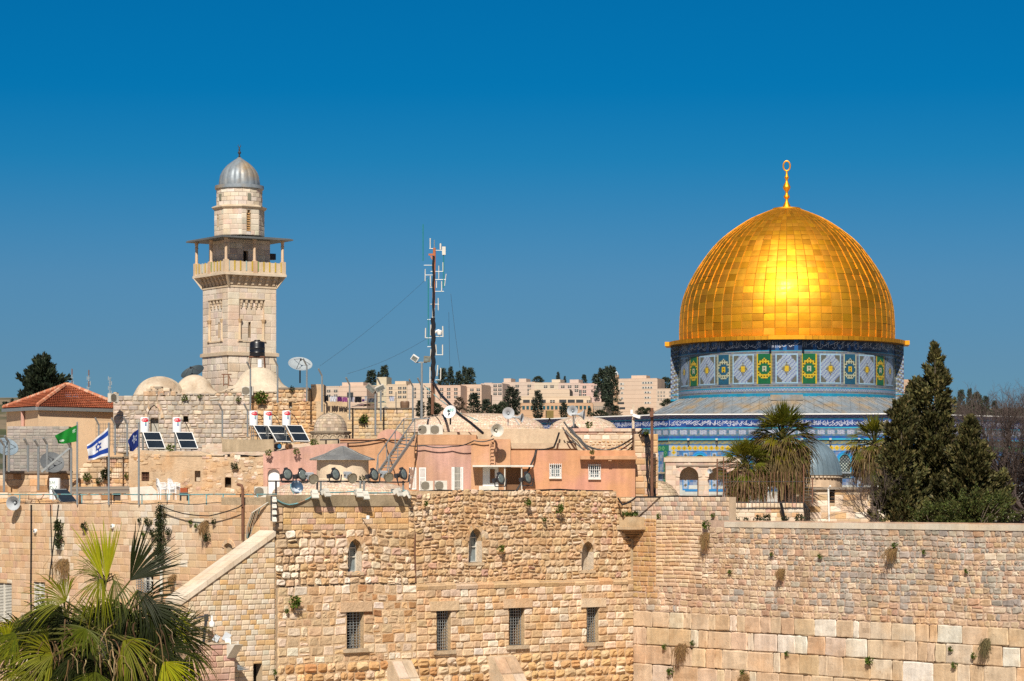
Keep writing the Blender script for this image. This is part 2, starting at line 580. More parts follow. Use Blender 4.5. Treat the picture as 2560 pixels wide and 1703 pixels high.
M['gold'] = gold_mat()
GOLD = (.80, .37, .028)
TQ, NAVY, COB = (.018, .24, .37), (.010, .024, .07), (.016, .095, .27)
LAV, GGR, YEL, GRN, TEA, CRM = (.335, .365, .405), (.135, .12, .085), (.60, .37, .02), (.010, .115, .04), (.018, .085, .14), (.42, .39, .26)
PUR, WHI = (.10, .065, .13), (.46, .47, .52)
rg = random.Random(5)

DX = (1966.7 - 1280) / F * 260
shrine = thing("domed_shrine", "octagonal blue tiled shrine under a great golden dome", "shrine", (DX, 260, CZ - 2.5), -math.atan2(DX, 260))
ZL = lambda v, r=0.0: (HV - v) / F * (260 - r) + 2.5
PXM = F / 260

# ---- gilded dome: separate slightly uneven sheets between standing seams
prof = [(267, 853), (267.6, 838), (267.4, 814), (266, 790.7), (264, 770), (258.7, 746.7), (251, 725), (240.5, 702.7), (223.5, 673), (197, 635), (168, 602),
  (128, 570.7), (86, 545), (35, 523.7)]
pr = [V((a / PXM, ZL(v), 0)) for a, v in prof]
cum = [0]
for i in range(1, len(pr)):
 cum.append(cum[-1] + (pr[i] - pr[i - 1]).length)
def prof_at(t):
 d = t * cum[-1]
 for i in range(len(pr) - 1):
  if d <= cum[i + 1] or i == len(pr) - 2:
   k = (d - cum[i]) / (cum[i + 1] - cum[i])
   p0, p1, p2, p3 = pr[max(i - 1, 0)], pr[i], pr[i + 1], pr[min(i + 2, len(pr) - 1)]
   return .5 * ((2 * p1) + (p2 - p0) * k + (2 * p0 - 5 * p1 + 4 * p2 - p3) * k * k + (3 * p1 - p0 - 3 * p2 + p3) * k ** 3)
NC, NR = 60, 25
dm = MB()
for j in range(NR):
 for i in range(NC):
  tilt = [rg.gauss(0, .016) for _ in range(4)]
  k = rg.uniform(.82, 1.1)
  dark = rg.random() < .15
  col = tuple(min(.98, q * k * (.84 if dark else 1)) for q in (GOLD[0], GOLD[1] * rg.uniform(.93, 1.07), GOLD[2] * rg.uniform(.7, 1.3)))
  vs = []
  for y in range(4):
   for x in range(4):
    fx, fy = .012 + x / 3 * .976, .015 + y / 3 * .97
    a = 2 * math.pi * (i + fx) / NC
    p = prof_at((j + fy) / NR)
    off = (tilt[0] * (1 - fx) + tilt[1] * fx) * (1 - fy) + (tilt[2] * (1 - fx) + tilt[3] * fx) * fy
    off += .012 * math.sin(math.pi * fx) * math.sin(math.pi * fy)
    r = p.x + off
    vs.append(V((r * math.cos(a), r * math.sin(a), p.y + off * .3)))
  dm.add(vs, [(q * 4 + w, q * 4 + w + 1, (q + 1) * 4 + w + 1, (q + 1) * 4 + w) for q in range(3) for w in range(3)], col)
under = [(prof_at(j / 60).x - .03, prof_at(j / 60).y) for j in range(61)]
dm.lathe(under, 60, col=(.25, .11, .02))
for i in range(NC):
 a = 2 * math.pi * i / NC
 dm.tube([V((prof_at(t / 30).x * math.cos(a), prof_at(t / 30).x * math.sin(a), prof_at(t / 30).y)) for t in range(31)], [.05 - .024 * t / 30 for t in range(31)], 6, col=(.85, .42, .04))
dome = dm.build("dome", M['gold'], shrine, w=False, smooth=True, sharp=50)

cm = MB()
cm.lathe([(0, ZL(517.5)), (34 / PXM, ZL(520.5)), (37 / PXM, ZL(524.5)), (35 / PXM, ZL(525.5))], 40, col=GOLD)
q = 3.409 * PXM
fz = lambda y: ZL(380 + y / 3.409)
fp = [(36, 474), (35, 466), (23, 442), (12, 420), (12, 402), (22, 392), (27, 382), (22, 371), (13, 362), (11, 350), (13, 338), (25, 320), (33, 303), (32, 296), (22, 275), (12, 258), (10, 240), (13, 230), (20, 216), (13, 203), (9, 195), (8, 165)]
cm.lathe([(r / q, fz(y)) for r, y in fp], 20, col=GOLD)
cm.tube([V((math.sin(t) * 29 / q, 0, fz(120) - math.cos(t) * 42 / q)) for t in [2 * math.pi * k / 28 for k in range(29)]], 6.5 / q, 8, col=GOLD, cap=False)
cm.build("finial", M['gold'], dome, w=False, smooth=True, sharp=40)

# ---- gilded cornice
km = MB()
zt, zb = (HV - 838) / F * 248.6 + 2.5, (HV - 848.5) / F * 248.6 + 2.5
n = 120
for i in range(n):
 a0, a1 = 2 * math.pi * (i + .03) / n, 2 * math.pi * (i + .97) / n
 k = rg.uniform(.85, 1.08); col = tuple(min(.98, c * k) for c in GOLD)
 def pp(r, z, a): return V((r * math.cos(a), r * math.sin(a), z))
 rr = 11.42 + rg.uniform(-.01, .01)
 km.quad(pp(rr, zb, a0), pp(rr, zb, a1), pp(rr, zt - .02, a1), pp(rr, zt - .02, a0), col)
 km.quad(pp(rr, zt - .02, a0), pp(rr, zt - .02, a1), pp(10.3, zt + .10, a1), pp(10.3, zt + .10, a0), col)
km.lathe([(10.35, zb - .05), (11.40, zb + .01), (11.40, zt - .03), (10.3, zt + .08)], 120, col=(.35, .17, .03), cap=False)
for k in range(4):
 a = k * math.pi / 2
 m3 = Matrix.Rotation(a, 3, 'Z')
 km.box(m3 @ V((0, -11.1, (zb + zt) / 2 - .005)), (3.25, 1.25, zt - zb + .01), rz=a, col=GOLD)
km.build("cornice", M['gold'], shrine, w=False, smooth=False)

# ---- tile work
def border(i, j, nx, ny):
 if ny > 2 and j in (0, ny - 1): return (.22, .225, .25)
 return [(.15, .135, .09), (.09, .10, .13), PUR, (.21, .175, .10), (.11, .125, .18), (.14, .14, .125)][(i * 7 + j * 3 + (i // 3) * 5) % 6]
def whiteblue(i, j, nx, ny): return LAV if (i + j) % 2 else (.16, .20, .36)
def jig(c, k=.12):
 f = 1 + rg.uniform(-k, k)
 return tuple(min(.9, q * f * g) for q, g in zip(c, (.77, .84, .87)))
def solid(c): return lambda i, j, nx, ny: c
def p_white(i, j, nx, ny):
 X, Z = abs(i - (nx - 1) / 2) / (nx / 2), abs(j - (ny - 1) / 2) / (ny / 2)
 if i in (0, nx - 1) or j in (0, ny - 1): return (.30, .42, .52)
 if X > .86 or Z > .9: return LAV
 if X < .13 and Z < .15: return YEL
 if X / .46 + Z / .42 < 1: return GGR if (i + j) % 2 else (.22, .19, .115)
 if X * .95 + Z > 1.2: return GGR if (i + j) % 2 else (.11, .105, .09)
 return LAV if (i * 2 + j) % 3 else (.17, .19, .34)
def p_net(gr, ye, ce):
 def f(i, j, nx, ny):
  X, Z = abs(i - (nx - 1) / 2) / (nx / 2), abs(j - (ny - 1) / 2) / (ny / 2)
  if i in (0, nx - 1): return ye
  hole = i % 2 == 1 and j % 2 == 1
  if X < .35 and Z < .14: c = ce
  elif (X / .78) ** 2 + (Z / .36) ** 2 < 1: return gr
  elif X * .38 + Z < .74 or X > .8: c = ye
  else: return gr
  return tuple(q * .12 for q in c) if hole else c
 return f
p_green, p_blue = p_net(GRN, YEL, CRM), p_net(TEA, CRM, YEL)

def tiles(mb, S, x0, x1, z0, z1, nx, ny, cf):
 nx, ny = max(1, int(nx)), max(1, int(ny))
 for i in range(nx):
  for j in range(ny):
   xa, xb = x0 + (x1 - x0) * i / nx, x0 + (x1 - x0) * (i + 1) / nx
   za, zb = z0 + (z1 - z0) * j / ny, z0 + (z1 - z0) * (j + 1) / ny
   mb.quad(S(xa, za), S(xb, za), S(xb, zb), S(xa, zb), jig(cf(i, j, nx, ny), .1))

def script(mb, S, x0, x1, z0, z1, col, rng, dens=1.0):
 """white letter strokes of a calligraphic band: tall stems and sweeping bowls"""
 H = z1 - z0
 def stroke(pts, w):
  for a, b in zip(pts, pts[1:]):
   dx, dz = b[0] - a[0], b[1] - a[1]
   l = math.hypot(dx, dz) or 1
   nx_, nz_ = -dz / l * w, dx / l * w
   mb.quad(S(a[0] - nx_, a[1] - nz_), S(b[0] - nx_ * .7, b[1] - nz_ * .7), S(b[0] + nx_ * .7, b[1] + nz_ * .7), S(a[0] + nx_, a[1] + nz_), col)
 x = x0 + H * .1
 while x < x1 - H * .5:
  k = rng.random()
  if k < .45:
   t = x + rng.uniform(-.04, .04) * H
   stroke([(t, z0 + H * rng.uniform(.22, .35)), (t + .03 * H, z0 + H * rng.uniform(.75, .95))], H * .026)
   x += H * .16 / dens
  elif k < .8:
   w = H * rng.uniform(.3, .6)
   b = z0 + H * rng.uniform(.12, .45)
   stroke([(x + w * t, b + H * .22 * (2 * t - 1) ** 2 * rng.uniform(.8, 1.2)) for t in (0, .2, .4, .6, .8, 1)], H * .034)
   x += w * .55 / dens
  else:
   w = H * rng.uniform(.4, .8)
   b = z0 + H * rng.uniform(.45, .6)
   stroke([(x, b), (x + w * .5, b + H * .15), (x + w, b + H * .33)], H * .03)
   x += w * .4 / dens

def drumbands(mb, S, x0, x1, yr):
 z = lambda v: ZL(v, yr)
 L = x1 - x0
 cw = L / .14
 tiles(mb, S, x0, x1, z(993), z(983), L / .5, 1, solid(TQ))
 tiles(mb, S, x0, x1, z(983), z(976.5), cw, 3, border)
 tiles(mb, S, x0, x1, z(976.5), z(971), cw, 2, whiteblue)
 tiles(mb, S, x0, x1, z(971), z(968), L / .5, 1, solid(TQ))
 tiles(mb, S, x0, x1, z(968), z(959), cw, 3, border)
 tiles(mb, S, x0, x1, z(884), z(877.5), cw, 3, border)
 tiles(mb, S, x0, x1, z(877.5), z(875.5), L / .5, 1, solid(TQ))
 tiles(mb, S, x0, x1, z(875.5), z(846), L / .35, 2, lambda i, j, a, b: NAVY if rg.random() < .8 else COB)

RD = 10.5
tm = MB()
S_d = lambda x, z, o=0.0: V(((RD + o) * math.sin(x / RD), -(RD + o) * math.cos(x / RD), z))
drumbands(tm, S_d, -math.pi * RD, math.pi * RD, RD)
script(tm, lambda x, z: S_d(x, z, .015), -math.pi / 2 * RD, math.pi / 2 * RD, ZL(875, RD), ZL(850, RD), WHI, rg)
z0, z1 = ZL(959, RD), ZL(884, RD)
seg = math.radians(11.36)
for qd in range(4):
 for k in range(0, 9):
  ang = qd * math.pi / 2 + k * seg - (0 if k else 0)
  if k == 8: ang = qd * math.pi / 2 + math.pi / 2 - .0001
  kk = min(k, 8 - k) if k > 4 else k
  kk = k
  typ = {0: None, 8: None, 1: p_green, 2: p_white, 3: p_blue, 4: p_white, 5: p_green, 6: p_white, 7: p_blue}[kk]
  if typ is None: continue
  # mirrored in each quadrant so that both sides of the front pier match
  ang = qd * math.pi / 2 + (k * seg if qd in (0, 2) else math.pi / 2 - k * seg)
  hw = (5.9 if typ is p_white else 4.0) * math.pi / 180 * RD
  xm = ang * RD
  tiles(tm, lambda x, z: S_d(x, z, .03), xm - hw, xm + hw, z0, z1, 17 if typ is p_white else 11, 22, typ)
tiles(tm, S_d, -math.pi * RD, math.pi * RD, z0, z1, 2 * math.pi * RD / .18, 18, border)
drum = tm.build("drum", M['tile'], shrine, w=False)

RB, HWB = 11.17, 1.41
for k in range(4):
 bm = MB()
 m3 = Matrix.Rotation(k * math.pi / 2, 3, 'Z')
 S_b = lambda x, z, o=0.0: m3 @ V((x, -(RB + o), z))
 drumbands(bm, S_b, -HWB, HWB, RB)
 script(bm, lambda x, z: S_b(x, z, .015), -HWB, HWB, ZL(875, RB), ZL(852, RB), WHI, rg)
 z0b, z1b = ZL(959, RB), ZL(884, RB)
 tiles(bm, S_b, -HWB, HWB, z0b, z1b, 18, 18, border)
 tiles(bm, lambda x, z: S_b(x, z, .03), -1.04, 1.04, z0b, z1b, 17, 22, p_white)
 for sx_ in (-1, 1):
  S_s = lambda x, z: m3 @ V((sx_ * HWB, -(RB - x), z))
  tiles(bm, S_s, 0, 1.2, ZL(993, RB), ZL(846, RB), 8, 60, lambda i, j, a, b: TQ if j in (0, 1, 6) else [LAV, GGR, (.17, .21, .34), (.25, .2, .08), LAV, PUR, (.16, .2, .26)][(i * 5 + j * 4 + (j // 5)) % 7])
 bm.build("buttress", M['tile'], shrine, w=False)

# ---- octagon
AP, HS = 24.9, 10.31
zo = lambda v: ZL(v, AP)
def face_pt(k, x, z, o=0.0):
 a = k * math.pi / 4
 c, s = math.cos(a), math.sin(a)
 lx, ly = x, -(AP + o)
 return V((lx * c - ly * s, lx * s + ly * c, z))
def arch_pts(r, zc, z0, n=10):
 return [(-r, z0)] + [(-r * math.cos(math.pi * i / n), zc + r * math.sin(math.pi * i / n) * 1.08) for i in range(n + 1)] + [(r, z0)]
wproto = None
for k in (0, 1, 7, 2, 6, 3, 4, 5):
 om = MB()
 S = lambda x, z, o=0.0: face_pt(k, x, z, o)
 B = lambda va, vb, w, ny, cf, o=0.0: tiles(om, lambda x, z: S(x, z, o), -HS, HS, zo(va), zo(vb), 2 * HS / w, ny, cf)
 vis = k in (0, 1, 7)
 B(1046, 1036.5, .16 if vis else 3, 4, lambda i, j, a, b: [(.17, .165, .26), PUR, (.22, .215, .30), (.07, .08, .24)][(i * 5 + j * 3 + i // 2) % 4])
 B(1048.5, 1046, 1, 1, solid(TQ))
 B(1068, 1048.5, .5, 2, lambda i, j, a, b: (.012, .04, .17) if rg.random() < .7 else (.02, .06, .23))
 if vis:
  script(om, lambda x, z: S(x, z, .015), -HS, HS, zo(1067.5), zo(1049), (.5, .52, .6), rg, 1.5)
 B(1070.5, 1068, 1, 1, solid((.02, .34, .46)))
 B(1090, 1070.5, .21 if vis else 3, 5, lambda i, j, a, b: [(.10, .16, .22), (.14, .17, .19), (.07, .15, .24)][(i * 2 + j) % 3])
 if vis:
  nw = 24
  for i in range(nw):
   xm = -HS + (i + .5) * 2 * HS / nw
   tiles(om, lambda x, z: S(x, z, .012), xm - .31, xm + .31, zo(1086), zo(1075), 6, 4, lambda i, j, a, b: [LAV, (.36, .36, .42), (.40, .38, .44), (.24, .24, .38)][(i + 2 * j) % 4])
 B(1096, 1090, .3 if vis else 3, 1, lambda i, j, a, b: COB if i % 2 else (.02, .08, .3))
 B(1100, 1096, 1, 1, solid((.03, .32, .48)), .12)
 om.quad(S(-HS, zo(1100), .12), S(HS, zo(1100), .12), S(HS, zo(1100), 0), S(-HS, zo(1100), 0), TQ)
 om.quad(S(-HS, zo(1096), .12), S(HS, zo(1096), .12), S(HS, zo(1096), 0), S(-HS, zo(1096), 0), TQ)
 B(1110.5, 1100, .2 if vis else 3, 3, lambda i, j, a, b: [(.22, .20, .11), (.12, .17, .19), (.25, .21, .10)][(i + j * 2) % 3])
 B(1113, 1110.5, 1, 1, solid(COB))
 bg_ = LAV if k == 0 else (.02, .16, .09)
 dia = YEL if k == 0 else (.10, .28, .12)
 B(1127, 1113, 1 if vis else 3, 1, solid(bg_))
 B(1129.5, 1127, 1, 1, solid(COB))
 B(1236, 1129.5, .3 if vis else 3, 14, lambda i, j, a, b: [(.28, .31, .38), (.18, .21, .33), (.06, .15, .32), (.20, .21, .25)][(i * 3 + j * 5) % 4] if j > 2 else (.55, .52, .47))
 B(1262, 1236, 1.2, 2, lambda i, j, a, b: (.52, .47, .42) if (i + j) % 2 else (.44, .38, .33))
 if vis:
  def diamond(xm, zm, r, c, o):
   om.quad(S(xm - r, zm, o), S(xm, zm - r * .95, o), S(xm + r, zm, o), S(xm, zm + r * .95, o), c)
   om.quad(S(xm - r * .3, zm, o + .004), S(xm, zm - r * .3, o + .004), S(xm + r * .3, zm, o + .004), S(xm, zm + r * .3, o + .004), tuple(q * .4 for q in c))
  xx = -HS + .4
  while xx < HS - .3:
   diamond(xx, zo(1120), .245, jig(dia, .15), .014)
   xx += .476
  for sx_ in (-1, 1):
   xe = sx_ * (HS - .42)
   tiles(om, lambda x, z: S(x, z, .010), xe - .27, xe + .27, zo(1224), zo(1127), 2, 24, solid(bg_))
   for i in range(7):
    diamond(xe, zo(1131 + 13.5 * i), .21, jig(dia, .15), .016)
  for i in range(8):
   xb = -8.855 + i * 2.53
   tiles(om, lambda x, z: S(x, z, .012), xb - .27, xb + .27, zo(1226), zo(1130), 1, 8, solid((.03, .2, .45)))
   tiles(om, lambda x, z: S(x, z, .018), xb - .18, xb + .18, zo(1222), zo(1132), 2, 20, lambda i, j, a, b: LAV if (i + j) % 2 else (.4, .42, .52))
   for j in range(6):
    diamond(xb, zo(1138 + j * 15), .16, GGR, .022)
  tiles(om, lambda x, z: S(x, z, .02), -8.9, 8.9, zo(1229), zo(1223), 20, 1, solid((.03, .2, .45)))
 wall = om.build("octagon_wall", M['tile'], shrine, w=False)
 if vis:
  # arched windows, each with a blue ring and a pierced lattice
  for i in range(7):
   xm = -7.59 + i * 2.53
   if k == 0:
    tym = YEL if i < 1 else (.18, .2, .2)
   else:
    tym = YEL
   wm = MB()
   zc, zb0 = zo(1151), zo(1196)
   S2 = lambda x, z, o: face_pt(k, xm + x, z, o)
   oa, ia, ib = arch_pts(.76, zc, zb0), arch_pts(.60, zc, zb0), arch_pts(.47, zc, zb0)
   for (A1, A2, c, o) in ((oa, ia, (.02, .19, .48), .10), (ia, ib, (.02, .28, .46), .07)):
    for j in range(len(A1) - 1):
     wm.quad(S2(*A1[j], o), S2(*A2[j], o), S2(*A2[j + 1], o), S2(*A1[j + 1], o), c)
     wm.quad(S2(*A1[j], 0), S2(*A1[j], o), S2(*A1[j + 1], o), S2(*A1[j + 1], 0), c)
   wm.add([S2(x, z, .03) for x, z in ib], [tuple(range(len(ib)))], (.03, .045, .05))
   for a_ in range(7):
    for b_ in range(13):
     x_, z_ = -.42 + a_ * .14, zb0 + .12 + b_ * .145
     if z_ > zc and (x_ ** 2 + ((z_ - zc)) ** 2) > .18: continue
     if (a_ + b_) % 2 == 0 and z_ < zc + .3:
      wm.quad(S2(x_ - .06, z_ - .06, .04), S2(x_ + .06, z_ - .06, .04), S2(x_ + .06, z_ + .06, .04), S2(x_ - .06, z_ + .06, .04), tym if z_ > zc - .2 else (.32, .36, .32))
   wm.build("arched_window", M['tile'], wall, w=False)
 if k == 0:
  for i in range(8):
   gm_ = MB()
   xg = -8.6 + i * 2.48
   gm_.box(face_pt(k, xg, zo(1104.5), .1), (.13, .2, .5), rz=0, col=(.09, .09, .09))
   gm_.box(face_pt(k, xg, zo(1098), .25), (.2, .3, .16), rz=0, col=(.4, .42, .42))
   gm_.build("rain_spout", M['tile'], shrine, w=False)

# ---- lead roof between octagon and drum
rm = MB()
n, steps = 160, 5
apo = AP + .35
zr1 = ZL(991, 10.6)
zr0 = zr1 - .5 * 14.6
def roofp(a, t, o=0.0):
 b = ((a + math.pi / 8) % (math.pi / 4)) - math.pi / 8
 r0 = apo / math.cos(b)
 r = r0 * (1 - t) + 10.55 * t
 return V((r * math.sin(a), -r * math.cos(a), zr0 * (1 - t) + zr1 * t + o))
for i in range(n):
 for j in range(steps):
  a0, a1 = 2 * math.pi * i / n, 2 * math.pi * (i + 1) / n
  rm.quad(roofp(a0, j / steps), roofp(a1, j / steps), roofp(a1, (j + 1) / steps), roofp(a0, (j + 1) / steps))
for k in range(8):
 for i in range(-12, 13):
  x = i * .84
  a0 = math.atan2(x, AP)
  ar = k * math.pi / 4
  # seams run square to the eave up to the drum
  p0 = V((x, -apo, 0)); rr = 10.55
  ye = -math.sqrt(max(rr * rr - x * x, 0)) if abs(x) < rr * .98 else -abs(x) / math.tan(math.pi / 8) * .6
  pts = []
  for t in range(5):
   y = -apo + (ye + apo) * t / 4
   al = math.atan2(x, -y)
   b = ((al + math.pi / 8) % (math.pi / 4)) - math.pi / 8
   r0 = apo / math.cos(b)
   tt = (r0 - math.hypot(x, y)) / (r0 - 10.55)
   q_ = V((x, y, zr0 + (zr1 - zr0) * max(0, tt) + .03))
   pts.append(Matrix.Rotation(ar, 3, 'Z') @ q_)
  rm.tube(pts, .035, 4)
rm.box((0, -10.95, zr1 - .12), (3.0, .9, .5))
rm.build("lead_roof", M['lead'], shrine, w=False)
em = MB()
for k in range(8):
 em.prism([face_pt(k, -HS - .1, zo(1036.8), 0), face_pt(k, HS + .1, zo(1036.8), 0), face_pt(k, HS + .18, zo(1036.8), .4), face_pt(k, -HS - .18, zo(1036.8), .4)], (0, 0, zo(1034.4) - zo(1036.8)))
em.build("eaves_moulding", M['white'], shrine, w=False)
# ================================================================ the minaret
MY = 185.0
MP = F / MY
mz = lambda v, Y=MY: (HV - v) / F * Y
ROT = math.radians(33.8)
mnt = thing("minaret", "square pale stone minaret with roofed balcony and ribbed grey cupola", "minaret", ((598.5 - 1280) / F * MY, MY, CZ), ROT)
rm_ = random.Random(21)
PALM = [((.585, .49, .375), 4), ((.575, .465, .345), 2), ((.53, .445, .355), 1.4), ((.59, .455, .345), .6), ((.62, .54, .435), 1.2)]
PALG = [((.56, .47, .375), 3), ((.48, .405, .335), 1.6), ((.60, .50, .39), 2), ((.62, .54, .44), 1)]
h = 1.86
shm = MB()
fr, fl = Pl(0, -h, 1, 0), Pl(-h, 0, 0, -1)
rx = lambda u: (u - 580) / 112 * 2 * h - h
lx = lambda u: (u - 505) / 75 * 2 * h - h
for pl, X, panel, slit, pal in ((fr, rx, (606, 664), (629, 634.5), PALM), (fl, lx, (523, 563), (546.5, 550.5), PALG)):
 pan = (X(panel[0]), X(panel[1]), mz(857), mz(753))
 sl = (X(slit[0]), X(slit[1]), mz(847), mz(809))
 zs = courses(mz(885), mz(722), .36, .5, rm_)
 backing(shm, pl, -h, h, mz(985), mz(722), (.56, .45, .33), [pan], dep=-.012, rec=.13)
 lay(shm, pl, -h, h, zs, pal, rm_, wr=(.9, 2.0), gap=.008, bulge=.008, jit=.004, rc=.02, rgh=.3, holes=[pan], vr=.07)
 lay(shm, pl, -h - .0, h, courses(mz(985), mz(893), .4, .55, rm_), pal, rm_, wr=(.9, 1.8), gap=.012, bulge=.012, jit=.006, rc=.02, rgh=.3, dep=.05)
 backing(shm, pl, pan[0], pan[1], pan[2], pan[3], (.48, .38, .27), [sl], dep=-.14, rec=.4)
 lay(shm, pl, pan[0], pan[1], courses(pan[2], pan[3], .36, .5, rm_), pal, rm_, wr=(.9, 1.8), gap=.01, bulge=.01, jit=.004, rc=.02, rgh=.3, holes=[sl], dep=-.13)
 shm.quad(pl.pt(sl[0], sl[2], -.4), pl.pt(sl[1], sl[2], -.4), pl.pt(sl[1], sl[3], -.4), pl.pt(sl[0], sl[3], -.4), (.12, .13, .12))
 # stalactite frieze over the panel
 nt_ = 5 if pl is fr else 4
 for i in range(nt_):
  xa = pan[0] + (i + .25) * (pan[1] - pan[0]) / nt_
  wa = (pan[1] - pan[0]) / nt_ * .42
  plbox(shm, pl, xa, xa + wa, mz(762), mz(753.5), -.12, .02, (.58, .46, .33))
  plbox(shm, pl, xa + wa * .15, xa + wa * .85, mz(769), mz(762), -.12, -.01, (.55, .43, .31))
  plbox(shm, pl, xa + wa * .3, xa + wa * .7, mz(775), mz(769), -.12, -.05, (.52, .41, .29))
 plbox(shm, pl, pan[0] - .02, pan[1] + .02, mz(753.5), mz(751), -.1, .06, (.56, .45, .32))
 for xc in (pan[0] + .05, pan[1] - .05):
  shm.tube([pl.pt(xc, mz(853), -.02), pl.pt(xc, mz(812), -.02)], .10, 8, (.62, .49, .34))
  shm.tube([pl.pt(xc, mz(812), -.02), pl.pt(xc, mz(808), -.01), pl.pt(xc, mz(802), .0)], [.09, .13, .18], 8, (.52, .38, .24))
  plbox(shm, pl, xc - .14, xc + .14, mz(857), mz(853), -.1, .1, (.6, .48, .35))
 plbox(shm, pl, pan[0] - .15, pan[1] + .15, mz(859), mz(856.5), -.1, .05, (.58, .47, .34))
for (a, b) in (((h, -h), (h, h)), ((h, h), (-h, h))):
 shm.quad(V((*a, mz(985))), V((*b, mz(985))), V((*b, mz(722))), V((*a, mz(722))), (.52, .42, .3))
shm.box((0, 0, mz(889)), (2 * h + .3, 2 * h + .3, .22), col=(.52, .42, .31))
shm.box((0, 0, mz(886)), (2 * h + .16, 2 * h + .16, .12), col=(.58, .47, .35))
shm.box((0, 0, mz(722)), (2 * h + .1, 2 * h + .1, .12), col=(.60, .49, .36))
shm.build("shaft", M['ashlar'], mnt, w=False)

# balcony: corbels, slab, parapet, columns, canopy
H2 = 2.277
zs_, zp0, zp1 = mz(692), mz(690), 15.95
bm = MB()
bm.box((0, 0, zs_), (2 * H2 + .22, 2 * H2 + .22, .16), col=(.60, .50, .38))
for k in range(4):
 m3 = Matrix.Rotation(k * math.pi / 2, 3, 'Z')
 for i in range(7):
  x = -1.62 + i * .54
  w = .09
  pts = [(-h, mz(719)), (-h - .10, mz(717)), (-h - .14, mz(709)), (-h - .28, mz(706)), (-h - .31, mz(700)), (-H2 - .02, mz(697)), (-H2 - .04, zs_ - .08), (-h, zs_ - .08)]
  bm.prism([m3 @ V((x - w, y, z)) for y, z in pts], m3 @ V((2 * w, 0, 0)), (.58, .46, .33))
 bm.prism([m3 @ V((-h - .1, y, z)) for y, z in ((-h + .05, mz(720)), (-H2 + .22, zs_ - .06), (-h + .05, zs_ - .06))], m3 @ V((2 * h + .2, 0, 0)), (.55, .44, .32))
 bm.prism([m3 @ V((-h - .02, -h - .02, mz(724))), m3 @ V((-H2 - .05, -H2 - .05, zs_ - .08)), m3 @ V((-h + .1, -h - .02, zs_ - .08))], m3 @ V((.1, -.1, 0)), (.58, .47, .34))
bm.build("corbels", M['ashlar'], mnt, w=False)["kind"] = "thing"
pm = MB()
for k in range(4):
 m3 = Matrix.Rotation(k * math.pi / 2, 3, 'Z')
 q = lambda x, y, z: m3 @ V((x, y, z))
 pm.box(q(0, -H2 + .06, (zp0 + zp1) / 2), (2 * H2, .12, zp1 - zp0), rz=k * math.pi / 2, col=(.60, .49, .36))
 pm.box(q(-H2 + .08, -H2 + .08, (zp0 + zp1) / 2 + .05), (.3, .3, zp1 - zp0 + .1), rz=k * math.pi / 2, col=(.58, .44, .30))
 pm.box(q(0, -H2 + .05, (zp0 + zp1) / 2 + .04), (.28, .28, zp1 - zp0 + .08), rz=k * math.pi / 2, col=(.55, .38, .25))
 for i in range(10):
  x = -2.02 + i * .4488
  if abs(x) < .2: continue
  c = [(.50, .36, .06), (.50, .36, .06), (.22, .30, .10), (.35, .45, .45), (.50, .36, .06)][rm_.randrange(5)]
  pm.box(q(x, -H2 - .003, zp0 + .5), (.10, .05, .66), rz=k * math.pi / 2, col=c)
pm.build("parapet", M['ashlar'], mnt, w=False)
for k in range(4):
 m3 = Matrix.Rotation(k * math.pi / 2, 3, 'Z')
 for x in (-H2 + .1, 0):
  cm = MB()
  c = m3 @ V((x, -H2 + .1, 0))
  b = lambda z: V((c.x, c.y, z))
  cm.tube([b(zp1), b(zp1 + .12), b(zp1 + .13), b(17.05), b(17.06), b(17.16), b(17.18), b(17.52)], [.15, .14, .105, .095, .12, .12, .09, .15], 10, (.58, .43, .30))
  cm.build("column", M['ashlar'], mnt, w=False, smooth=True, sharp=40)
H3 = 2.72
zc_ = 17.56
cm = MB()
cm.box((0, 0, zc_), (2 * H3, 2 * H3, .10))
tp = [V((x * H3, y * H3, zc_ + .05)) for x, y in ((-1, -1), (1, -1), (1, 1), (-1, 1))] + [V((x * 1.5, y * 1.5, zc_ + .2)) for x, y in ((-1, -1), (1, -1), (1, 1), (-1, 1))]
cm.add(tp, [(0, 1, 5, 4), (1, 2, 6, 5), (2, 3, 7, 6), (3, 0, 4, 7), (4, 5, 6, 7)])
for i in range(-6, 7):
 for k in range(4):
  m3 = Matrix.Rotation(k * math.pi / 2, 3, 'Z')
  cm.bar(m3 @ V((i * .42, -H3, zc_ + .06)), m3 @ V((i * .24, -1.5, zc_ + .21)), .04)
cm.build("canopy", mat("dark lead sheet", (.11, .115, .115), var=.25, scale=2, rough=.6), mnt, w=False)
im = MB()
H4 = 1.55
p2_ = Pl(0, -H4, 1, 0)
dh = (-.52, -.16, 14.9, 16.75)
for pl, hs_ in ((p2_, [dh]), (Pl(-H4, 0, 0, -1), [])):
 backing(im, pl, -H4, H4, 14.9, zc_ + .1, (.45, .36, .26), hs_, dep=-.01, rec=.5)
 lay(im, pl, -H4, H4, courses(14.9, zc_ + .1, .36, .45, rm_), PALG, rm_, wr=(1, 2), gap=.01, bulge=.01, jit=.004, rc=.02, holes=hs_)
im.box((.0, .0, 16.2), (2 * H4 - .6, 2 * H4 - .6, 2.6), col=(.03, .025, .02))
im.quad(V((H4, -H4, 14.9)), V((H4, H4, 14.9)), V((H4, H4, zc_)), V((H4, -H4, zc_)), (.48, .38, .27))
im.build("inner_shaft", M['ashlar'], mnt, w=False)
sm_ = MB()
sm_.box((1.95, -1.0, 16.5), (.5, .4, .42))
sm_.bar((1.5, -1.0, 16.5), (1.8, -1.0, 16.5), .08)
sm_.build("loudspeaker", M['darkmetal'], mnt, w=False)

